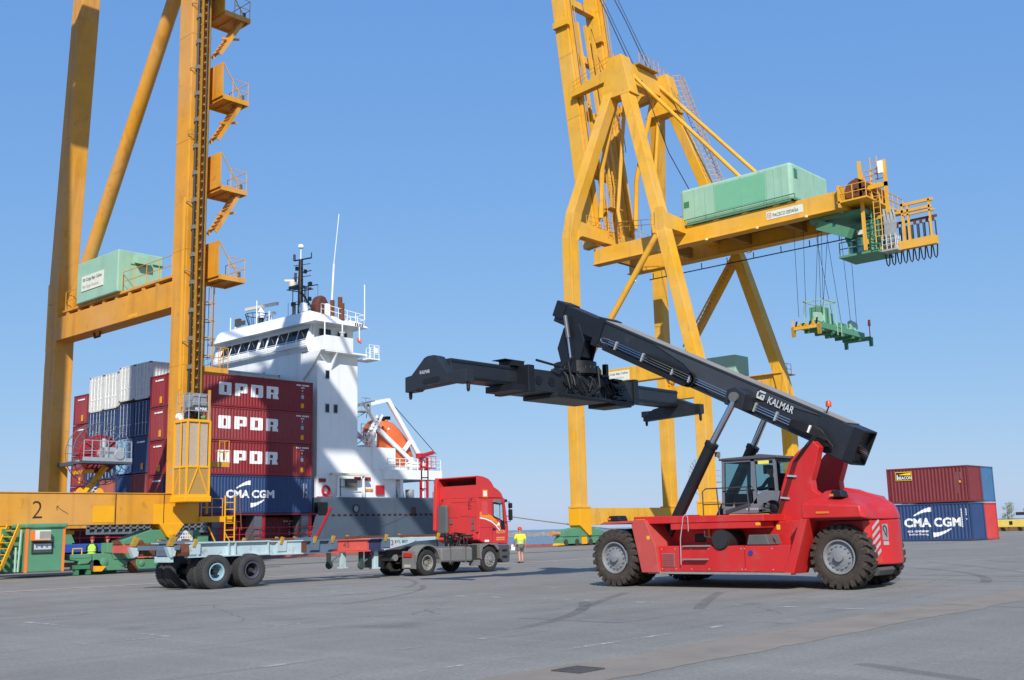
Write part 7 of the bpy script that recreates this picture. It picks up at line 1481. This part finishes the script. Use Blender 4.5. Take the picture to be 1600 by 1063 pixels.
M().box(-73.6, -73.5, 56.2, 57.8, 4.72, 4.8).rail([(-72.65, 56.1, 4.7), (-72.65, 57.0, 4.7)], .5, .4, r=.03).build('bulwark_rail', RDS, sh); M().box(-73.2, -72.55, 55.6, 56.6, 3.2, 4.3).build('winch', BLK, sh, bevel=.08); M().stair((-72.9, 56.9, 3.9), (-72.9, 55.4, 1.4), (1,0,0), .7).build('red_stair', RDS, sh)
ud = M().box(-79, -73.0, 63.4, 70.2, 6.35, 7.2).build('boat_deck', WSH, sh, bevel=.03)
for x, y in ((-73.3, 65.4), (-73.3, 68.0), (-73.3, 69.6), (-76.5, 67.5)): M().cyl((x, y, 4.7), (x, y, 6.35), .16, n=10).build('deck_pillar', WSH, ud)
M().prism([(66, 4.7), (66.8, 4.7), (66.4, 6.3), (65.6, 6.3)], 'x', -75, -74.4).build('vent_trunk', WSH, ud); M().rail([(-73.1, 63.6, 7.2), (-73.1, 70.1, 7.2)], 1.0, .7, r=.035, mid=2).build('deck_rail', WSH, ud); M().cyl((-73.6, 66.6, 7.6), (-73.6, 68.6, 7.6), .38, n=16).build('life_raft', WSH, ud, smooth=40)
rs_ = M()
for y in (67.5, 68.3): rs_.box(-73.2, -73.0, y, y+.16, 4.7, 8.4)
for z in (5.5, 6.5, 7.5): rs_.box(-73.2, -73.0, y-.8, y, z, z+.1)
rs_.box(-73.3, -72.9, 68.0, 69.3, 7.4, 7.5).rail([(-72.9, 68.1, 7.5), (-72.9, 69.3, 7.5)], 1.0, .6, r=.03).build('red_frame', RDS, sh); M().beam((-73.1, 67.5, 8.5), (-73.1, 69.2, 8.9), .3, .34).box(-73.4, -72.8, 67.2, 68.0, 8.3, 8.75).build('provision_crane', RDS, sh, bevel=.08)
M().cyl((-74.2, 67.2, 4.75), (-74.2, 67.2, 5.5), .4, n=14).cyl((-73.6, 69.9, 4.7), (-73.6, 69.9, 5.3), .3, n=12).build('mooring_drum', GALV, sh)
# free-fall lifeboat and its launching frame
lb_ = thing('lifeboat', 'orange enclosed free-fall lifeboat nose down in its white frame', 'lifeboat', (-75.2, 65.8, 9.3))
OR1 = pm('lifeboat_orange', '#e8703a', .45, var=.08, scale=1.5, streak=.15, dirtc='#9a4a28'); a = V3((0, 5.4, -5.0)).normalized(); up_ = V3((0, 5.0, 5.4)).normalized(); c_ = V3((-75.2, 63.2, 11.5)); vs = []; K = 14; NN = 16
prof = [(0, .25, .3), (.35, .85, .75), (.9, 1.15, 1.05), (1.6, 1.28, 1.22), (2.6, 1.32, 1.3), (3.8, 1.3, 1.3), (5.0, 1.22, 1.2), (5.9, 1.0, .95), (6.6, .62, .6), (7.0, .2, .2)]
for t, hw, hh in prof:
    for i in range(NN):
        an = 2*math.pi*i/NN; x = 1.12*hw*math.copysign(abs(math.cos(an))**.75, math.cos(an)); z = 1.2*hh*math.copysign(abs(math.sin(an))**.8, math.sin(an))*(1.15 if math.sin(an) > 0 and 1 < t < 5 else .85)
        vs.append(c_+a*t+V3((1, 0, 0))*x+up_*z)
fs = [(j*NN+i, j*NN+(i+1) % NN, (j+1)*NN+(i+1) % NN, (j+1)*NN+i) for j in range(len(prof)-1) for i in range(NN)]+[tuple(range(NN-1, -1, -1)), tuple(range((len(prof)-1)*NN, len(prof)*NN))]
M().add(vs, fs).build('boat_hull', OR1, lb_, smooth=45)
bb = M(); p = c_+a*.9+up_*1.15; bb.beam(p, p+a*1.5, 1.2, .55).build('conning_tower', OR1, lb_, bevel=.15)
M().beam(p+a*.05+up_*.1+V3((0, 0, 0)), p-a*.12+up_*.1, 1.0, .35).box(p.x-.62, p.x+.62, p.y+.2, p.y+.6, p.z+.1, p.z+.4).build('tower_window', DKGL, lb_)
M().beam(c_+a*.6-V3((-1.34, 0, 0)), c_+a*6-V3((-1.2, 0, 0)), .08, .16).build('rubbing_strake', pm('strake_dark_orange', '#b9542c', .6), lb_)
M().beam(c_+a*1.2+V3((1.33, 0, 0))+up_*.35, c_+a*2.2+V3((1.33, 0, 0))+up_*.35, .03, .25).build('boat_marking', WLET, lb_)
dv = thing('lifeboat_davit', 'white steel launching frame round the orange lifeboat on the stern', 'davit', (-75.2, 65.6, 7.2))
for x in (-73.6, -76.8):
    M().beam((x, 62.4, 11.15), (x, 67.9, 7.35), .22, .38).build('launch_rail', WSH, dv); M().beam((x, 64.1, 13.45), (x, 68.5, 7.75), .26, .42).build('swing_arm', WSH, dv)
    M().beam((x, 61.6, 12.9), (x, 63.0, 11.0), .22, .26).build('arm_back', WSH, dv); M().beam((x, 61.6, 12.85), (x, 64.1, 13.45), .22, .28).build('arm_top', WSH, dv)
    M().box(x-.12, x+.12, 62.2, 62.6, 7.2, 11.2).build('frame_post', WSH, dv); M().beam((x, 66.2, 7.4), (x, 65.4, 7.4), .2, .3).beam((x, 66.2, 7.5), (x, 67.1, 8.3), .2, .3).box(x-.12, x+.12, 63.0, 66.3, 7.2, 7.55).build('frame_foot', WSH, dv)
    M().beam((x, 66.0, 9.0), (x, 66.9, 10.0), .2, .35).build('arm_link', WSH, dv)
M().box(-76.9, -73.5, 64.0, 64.3, 13.3, 13.6).box(-76.9, -73.5, 62.0, 62.2, 9.2, 9.4).build('frame_tie', WSH, dv)
M().stair((-73.4, 61.4, 9.6), (-73.4, 63.0, 12.0), (1,0,0), .7).rail([(-73.2, 61.0, 9.2), (-73.2, 62.4, 9.2)], 1.1, .5, r=.03, mid=2).build('boarding_stair', WSH, dv)
M().tube([(-73.6, 64.2, 13.5), (-73.6, 70.0, 8.8)], .035, 5).tube([(-75.2, 63.2, 13.2), (-75.2, 62.9, 11.9)], .03, 4).build('fall_wire', ROPE, dv)
# mooring lines
def sag(a, b, s, r, n=18):
    a, b = V3(a), V3(b); return M().tube([a.lerp(b, i/n)-YUP*(s*4*(i/n)*(1-i/n)) for i in range(n+1)], r, 5)
sag((-73.0, 70.4, 4.0), (-69.4, 131, .3), 1.1, .06).build('mooring_rope', pm('rope_tan', '#9b8f78', .9), None, smooth=60, label='long pale mooring rope running from the ship stern towards the far crane', cat='rope')
sag((-72.5, 66.2, 3.5), (-70.6, 42.0, .3), .6, .014).build('mooring_rope', pm('rope_dark', '#5f594e', .9), None, smooth=60, label='thin mooring rope slanting down across the grey stern hull', cat='rope')
# ================================================================ people
def skinned(name, pts, edges, mat, parent, sub=2, root=0):
    me = bpy.data.meshes.new(name); off = V3((0,0,0)); p = parent
    while p is not None: off += p.location; p = p.parent
    me.from_pydata([tuple(V3(q[:3])-off) for q in pts], edges, []); o = bpy.data.objects.new(name, me); col.objects.link(o)
    o.modifiers.new('skin', 'SKIN'); o.modifiers.new('sub', 'SUBSURF').levels = sub
    for v, q in zip(me.skin_vertices[0].data, pts):
        r = q[3]; v.radius = r if isinstance(r, tuple) else (r, r)
    me.skin_vertices[0].data[root].use_root = True
    bpy.context.view_layer.update(); me2 = bpy.data.meshes.new_from_object(o.evaluated_get(bpy.context.evaluated_depsgraph_get()))
    bpy.data.objects.remove(o); me2.materials.clear(); me2.materials.append(mat)
    for f in me2.polygons: f.use_smooth = True
    o = bpy.data.objects.new(name, me2); col.objects.link(o); o.parent = parent
    return o
SKIN = pm('skin', '#c58a6a', .55, var=.05); HIV = pm('hi_vis_yellow', '#d6f02a', .6, var=.06, scale=8); HIVG = pm('hi_vis_green', '#a6dc3c', .6, var=.06, scale=8); REFL = pm('reflective_band', '#b9bd9a', .4)
SHO = pm('shorts_grey', '#5c5f60', .8, var=.1, scale=9); SHOE = pm('shoe_dark', '#2a2624', .7); HELR = pm('helmet_red', '#e0322c', .35); HELM = pm('helmet_maroon', '#8a1f2c', .4)
def head(parent, c, face, helm, s=1.0, hm=True):
    """head with nose, ears, neck and a brimmed helmet; face = unit direction"""
    c = V3(c); f = V3(face).normalized(); sd = f.cross(YUP); m = M(); vs = []
    rows_ = [(-.125, .035, .045), (-.105, .055, .07), (-.06, .072, .09), (-.01, .078, .098), (.04, .078, .1), (.085, .068, .09), (.115, .04, .055)]; n_ = 14
    for z, a_, b_ in rows_:
        for i in range(n_): t = 2*math.pi*i/n_; vs.append(c+sd*a_*math.cos(t)*s+f*(b_*math.sin(t)+.01)*s+YUP*z*s)
    fs = [(j*n_+i, j*n_+(i+1) % n_, (j+1)*n_+(i+1) % n_, (j+1)*n_+i) for j in range(len(rows_)-1) for i in range(n_)]+[tuple(range(n_-1, -1, -1)), tuple(range((len(rows_)-1)*n_, len(rows_)*n_))]
    m.add(vs, fs); m.cyl(c-YUP*.2-f*.01, c-YUP*.08-f*.01, .055, n=10); m.beam(c+f*.1-YUP*.005, c+f*.125-YUP*.035, .02, .02, .03, .03); m.beam(c+f*.095-YUP*.065, c+f*.11-YUP*.065, .045, .012)
    for q in (-1, 1): m.beam(c+sd*q*.075, c+sd*q*.095-f*.005, .03, .06); m.beam(c+f*.085+sd*q*.03+YUP*.012, c+f*.1+sd*q*.03+YUP*.01, .018, .01)
    m.build('head', SKIN, parent, smooth=50)
    if hm:
        k = M(); prof = [(.118, .045), (.122, .06), (.116, .11), (.09, .155), (.05, .178), (.002, .184)]; k.lathe(prof, (0, 0, 0), 'z', 18)
        k.v = [tuple(c+sd*x*.95+f*y*1.12+YUP*z) for x, y, z in k.v]
        k.add([c+sd*.09+f*.09+YUP*.055, c-sd*.09+f*.09+YUP*.055, c-sd*.05+f*.175+YUP*.045, c+sd*.05+f*.175+YUP*.045], [(0,1,2,3)]); k.build('helmet', helm, parent, smooth=50)
    else:
        k = M(); k.lathe([(.085, .03), (.098, .06), (.085, .11), (.05, .14), (.002, .15)], (0,0,0), 'z', 14); k.v = [tuple(c+sd*x*.95+f*(y*1.1-.01)+YUP*z) for x, y, z in k.v]; k.build('hair', BLK, parent, smooth=50)
def fingers(m, w, d, dn, sd):
    for i in range(4): b = w+sd*(.018*(i-1.5)); L_ = (.07, .085, .08, .06)[i]; m.tube([b, b+dn*L_*.5, b+dn*L_+d*.02], .009, 5)
    m.tube([w+d*.03-dn*.05, w+d*.05, w+d*.045+dn*.03], .01, 5)
# walking man in hi-vis shirt beyond the tractor unit, seen from behind, facing away to the left
mx, my = -37.1, 41.05
mn = thing('person', 'person in yellow hi-vis shirt, grey shorts and red helmet walking past the lorry', 'person', (mx, my, 0))
fd = V3((-.80, .60, 0)).normalized(); rt_ = fd.cross(YUP)    # facing direction, right-hand side
def P(r, f, z, rad): v = V3((mx, my, 0))+rt_*r+fd*f+YUP*z; return (v.x, v.y, v.z, rad)
body = [P(0, 0, .90, .11), P(0, .01, 1.08, .115), P(0, .02, 1.28, .125), P(0, .01, 1.42, .075), P(0, .02, 1.50, .05),
        P(.085, 0, .86, .09), P(.10, .10, .47, .055), P(.10, .06, .22, .052), P(.10, .03, .07, .034), P(.11, .17, .035, .034),
        P(-.085, 0, .86, .09), P(-.09, -.10, .48, .055), P(-.10, -.22, .25, .052), P(-.10, -.33, .10, .034), P(-.11, -.21, .035, .034),
        P(.19, .0, 1.38, .058), P(.27, -.06, 1.12, .043), P(.27, .0, .90, .032), P(.27, .03, .82, .03),
        P(-.19, .0, 1.38, .058), P(-.28, .04, 1.14, .043), P(-.27, .2, .96, .032), P(-.26, .26, .90, .03)]
ed = [(0,1),(1,2),(2,3),(3,4),(0,5),(5,6),(6,7),(7,8),(8,9),(0,10),(10,11),(11,12),(12,13),(13,14),(2,15),(15,16),(16,17),(17,18),(2,19),(19,20),(20,21),(21,22)]
skinned('body', body, ed, SKIN, mn)
hf = M(); fingers(hf, V3(P(.27, .04, .80, 0)[:3]), fd, -YUP, rt_); fingers(hf, V3(P(-.26, .29, .87, 0)[:3]), fd, (-YUP+fd*.5).normalized(), rt_); hf.build('fingers', SKIN, mn, smooth=60)
shirt = [P(0, 0, .86, (.175, .13)), P(0, .01, 1.08, (.175, .135)), P(0, .02, 1.28, (.19, .14)), P(0, .01, 1.43, (.10, .09)), P(.2, .0, 1.37, .082), P(.265, -.045, 1.17, .075), P(-.2, .0, 1.37, .082), P(-.27, .03, 1.18, .075)]
skinned('shirt', shirt, [(0,1),(1,2),(2,3),(2,4),(4,5),(2,6),(6,7)], HIV, mn)
for z in (.97, 1.12):
    b_ = M(); pr = [(.196, z-.025), (.198, z+.025)]; b_.lathe(pr, (0,0,0), 'z', 20); b_.v = [tuple(V3((mx, my, 0))+rt_*x+fd*(y*.76+.01)+YUP*q) for x, y, q in b_.v]; b_.build('reflective_band', REFL, mn, smooth=50)
skinned('shorts', [P(0, 0, .9, .14), P(.085, 0, .84, .115), P(.10, .085, .55, .095), P(-.085, 0, .84, .115), P(-.09, -.085, .55, .095)], [(0,1),(1,2),(0,3),(3,4)], SHO, mn)
skinned('shoe', [P(.10, .0, .05, .05), P(.11, .12, .04, .045), P(.115, .22, .035, .035)], [(0,1),(1,2)], SHOE, mn, 1); skinned('shoe', [P(-.10, -.36, .09, .05), P(-.11, -.24, .045, .045), P(-.115, -.15, .035, .035)], [(0,1),(1,2)], SHOE, mn, 1)
head(mn, P(0, .04, 1.62, 0)[:3], fd, HELR)
pa = M(); b_ = V3(P(-.3, .33, .80, 0)[:3]); pa.beam(b_+YUP*.12, b_-YUP*.16+fd*.03, .2, .012).build('papers', pm('paper', '#e8eaee', .7), None, label='white papers held in the hand of the walking person', cat='papers')
pb_ = V3(P(.3, .05, .74, 0)[:3]); M().beam(b_+YUP*.06+rt_*.1, b_-YUP*.2+rt_*.14, .16, .02).build('clipboard', BLK, None, label='dark clipboard held beside the white papers', cat='clipboard')
# two workers sitting in the shade by the crane carriage
def sitter(label, x, y, face, helm, vest):
    t = thing('person', label, 'person', (x, y, .5), 'workers sitting under the near crane'); f = V3(face).normalized(); r_ = f.cross(YUP); o = V3((x, y, 0))
    def Q(a, b, z, rad): v = o+r_*a+f*b+YUP*z; return (v.x, v.y, v.z, rad)
    skinned('body', [Q(0, 0, .95, .12), Q(0, .02, 1.12, .12), Q(0, .05, 1.32, .13), Q(0, .05, 1.45, .07), Q(0, .07, 1.54, .05), Q(.09, .05, .92, .09), Q(.12, .46, .95, .07), Q(.12, .5, .5, .055), Q(.12, .62, .45, .04), Q(-.09, .05, .92, .09), Q(-.12, .46, .95, .07), Q(-.12, .5, .5, .055), Q(-.12, .62, .45, .04), Q(.2, .04, 1.4, .06), Q(.26, .12, 1.16, .046), Q(.16, .36, 1.05, .035), Q(-.2, .04, 1.4, .06), Q(-.26, .12, 1.16, .046), Q(-.16, .36, 1.05, .035)],
            [(0,1),(1,2),(2,3),(3,4),(0,5),(5,6),(6,7),(7,8),(0,9),(9,10),(10,11),(11,12),(2,13),(13,14),(14,15),(2,16),(16,17),(17,18)], pm('overall_dark', '#22303c', .8), t)
    skinned('vest', [Q(0, 0, .92, (.19, .16)), Q(0, .02, 1.12, (.2, .16)), Q(0, .05, 1.32, (.22, .17)), Q(0, .05, 1.44, (.1, .09)), Q(.15, .04, 1.41, .075), Q(-.15, .04, 1.41, .075)], [(0,1),(1,2),(2,3),(2,4),(2,5)], vest, t)
    for z in (1.0, 1.14):
        b = M(); b.lathe([(.215, z-.025), (.217, z+.025)], (0,0,0), 'z', 18); b.v = [tuple(o+r_*p+f*(q*.82+.02)+YUP*zz) for p, q, zz in b.v]; b.build('reflective_band', pm('band_pale', '#cfe08a', .5), t, smooth=50)
    h_ = M()
    for s in (1, -1): fingers(h_, V3(Q(s*.14, .42, 1.03, 0)[:3]), f, (f-YUP*.6).normalized(), r_)
    h_.build('fingers', SKIN, t); head(t, Q(0, .09, 1.66, 0)[:3], f, helm)
sitter('left worker in hi-vis vest and dark red helmet sitting under the near crane', -51.75, 25.87, (-.8, .5, 0), HELM, HIVG)
sitter('right worker in hi-vis vest and dark red helmet leaning under the near crane', -51.75, 26.62, (-.5, .8, 0), HELM, HIVG)
# bench they sit on
M().box(-52.5, -51.5, 25.4, 27.2, .78, .86).box(-52.45, -52.35, 25.5, 27.1, 0, .78).box(-51.65, -51.55, 25.5, 27.1, 0, .78).build('bench', GRND, None, label='low dark green bench the two workers sit on under the near crane', cat='bench')
# driver in the stacker cab
dr_ = thing('person', 'driver in dark clothes sitting in the cab of the reach stacker', 'person', (-15.2, SC, 2.3)); o_ = V3((-15.12, SC, 0)); f_ = V3((-1, 0, 0)); r_ = f_.cross(YUP)
def Q(a, b, z, rad): v = o_+r_*a+f_*b+YUP*z; return (v.x, v.y, v.z, rad)
skinned('body', [Q(0, 0, 2.45, .13), Q(0, 0, 2.62, .13), Q(0, .02, 2.82, .14), Q(0, .03, 2.95, .07), Q(.09, .05, 2.42, .09), Q(.12, .45, 2.42, .07), Q(.12, .5, 2.1, .05), Q(-.09, .05, 2.42, .09), Q(-.12, .45, 2.42, .07), Q(-.12, .5, 2.1, .05), Q(.2, .02, 2.88, .06), Q(.24, .2, 2.66, .05), Q(.12, .55, 2.6, .035), Q(-.2, .02, 2.88, .06), Q(-.24, .2, 2.66, .05), Q(-.12, .55, 2.6, .035)],
        [(0,1),(1,2),(2,3),(0,4),(4,5),(5,6),(0,7),(7,8),(8,9),(2,10),(10,11),(11,12),(2,13),(13,14),(14,15)], pm('clothes_dark', '#20262e', .8), dr_)
h_ = M()
for s in (1, -1): fingers(h_, V3(Q(s*.12, .58, 2.6, 0)[:3]), f_, (f_-YUP*.8).normalized(), r_)
h_.build('fingers', SKIN, dr_); head(dr_, Q(0, .05, 3.12, 0)[:3], f_, None, hm=False)
# ================================================================ far right: yellow lifting frame, shrub, beams
ys = thing('lifting_frame', 'yellow lifting frame lying on timber at the far right edge of the yard', 'lifting frame', (-46.5, 148, 0))
M().prism([(-50.0, .5), (-49.4, 1.45), (-44.4, 1.45), (-44.0, .5)], 'y', 146.5, 147.2).build('frame_beam', pm('frame_yellow', '#e0c25a', .6, var=.1), ys, bevel=.05); M().prism([(-50.0, .5), (-49.4, 1.45), (-44.4, 1.45), (-44.0, .5)], 'y', 149.5, 150.2).build('frame_beam', pm('frame_yellow', '#e0c25a', .6, var=.1), ys, bevel=.05)
M().box(-47.9, -47.5, 146.46, 146.5, .8, 1.25).build('frame_recess', BLK, ys)
for x in (-49.9, -47.8, -45.5): M().box(x, x+.8, 146, 150.6, .0, .48).build('timber', pm('timber_brown', '#7a5a3a', .85, var=.2), ys)
bs = thing('steel_beams', 'dark rusty steel beams stacked at the right border behind the lifting frame', 'beams', (-43, 152, 0))
for i in range(3): M().box(-48.6+i*1.0, -34, 151.5+i*.1, 152.0+i*.1, 2.0+i*.45, 2.4+i*.45).build('beam', pm('beam_dark', '#2c2622', .8, var=.2), bs)
for x in (-42.5, -36): M().box(x, x+.5, 151.3, 152.4, 0, 2.0).build('trestle', pm('beam_dark', '#2c2622', .8, var=.2), bs)
tr_ = thing('young_tree', 'small thin-leaved tree standing alone at the far right of the yard', 'tree', (-52.5, 160, 0)); rt2 = random.Random(21); tb = V3((-52.5, 160, 0))
tk_ = M(); tk_.cyl(tb, tb+V3((.1, 0, 1.6)), .09, .06, n=8).cyl(tb+V3((.1, 0, 1.6)), tb+V3((.05, .1, 3.5)), .06, .02, n=7); lim = []
for i in range(16):
    z = .9+i*.16; a_ = rt2.uniform(0, 6.28); L_ = rt2.uniform(.7, 1.4)*(1-.5*i/16); p0 = tb+V3((.15, 0, z)); p1 = p0+V3((math.cos(a_)*L_, math.sin(a_)*L_, L_*.5)); tk_.cyl(p0, p1, .025, .01, n=5); lim.append((p0, p1))
tk_.build('trunk', pm('bark', '#8d8578', .9, var=.2), tr_, smooth=60)
lf = M()
for p0, p1 in lim+[(tb+V3((.1, .1, 2.9)), tb+V3((.1, .2, 3.7)))]:
    for i in range(60):
        c_ = p0.lerp(p1, rt2.uniform(.35, 1.05))+V3((rt2.gauss(0, .16), rt2.gauss(0, .16), rt2.gauss(0, .11))); d_ = V3((rt2.uniform(-1, 1), rt2.uniform(-1, 1), rt2.uniform(-.6, .6))).normalized(); s_ = d_.cross(V3((rt2.uniform(-1, 1), rt2.uniform(-1, 1), 1))).normalized(); L_ = rt2.uniform(.07, .15)
        lf.quad(c_-d_*L_, c_+s_*.035, c_+d_*L_, c_-s_*.035)
lf.build('crown', pm('leaf_olive', '#86914e', .7, var=.3, scale=2), tr_, fixn=False)
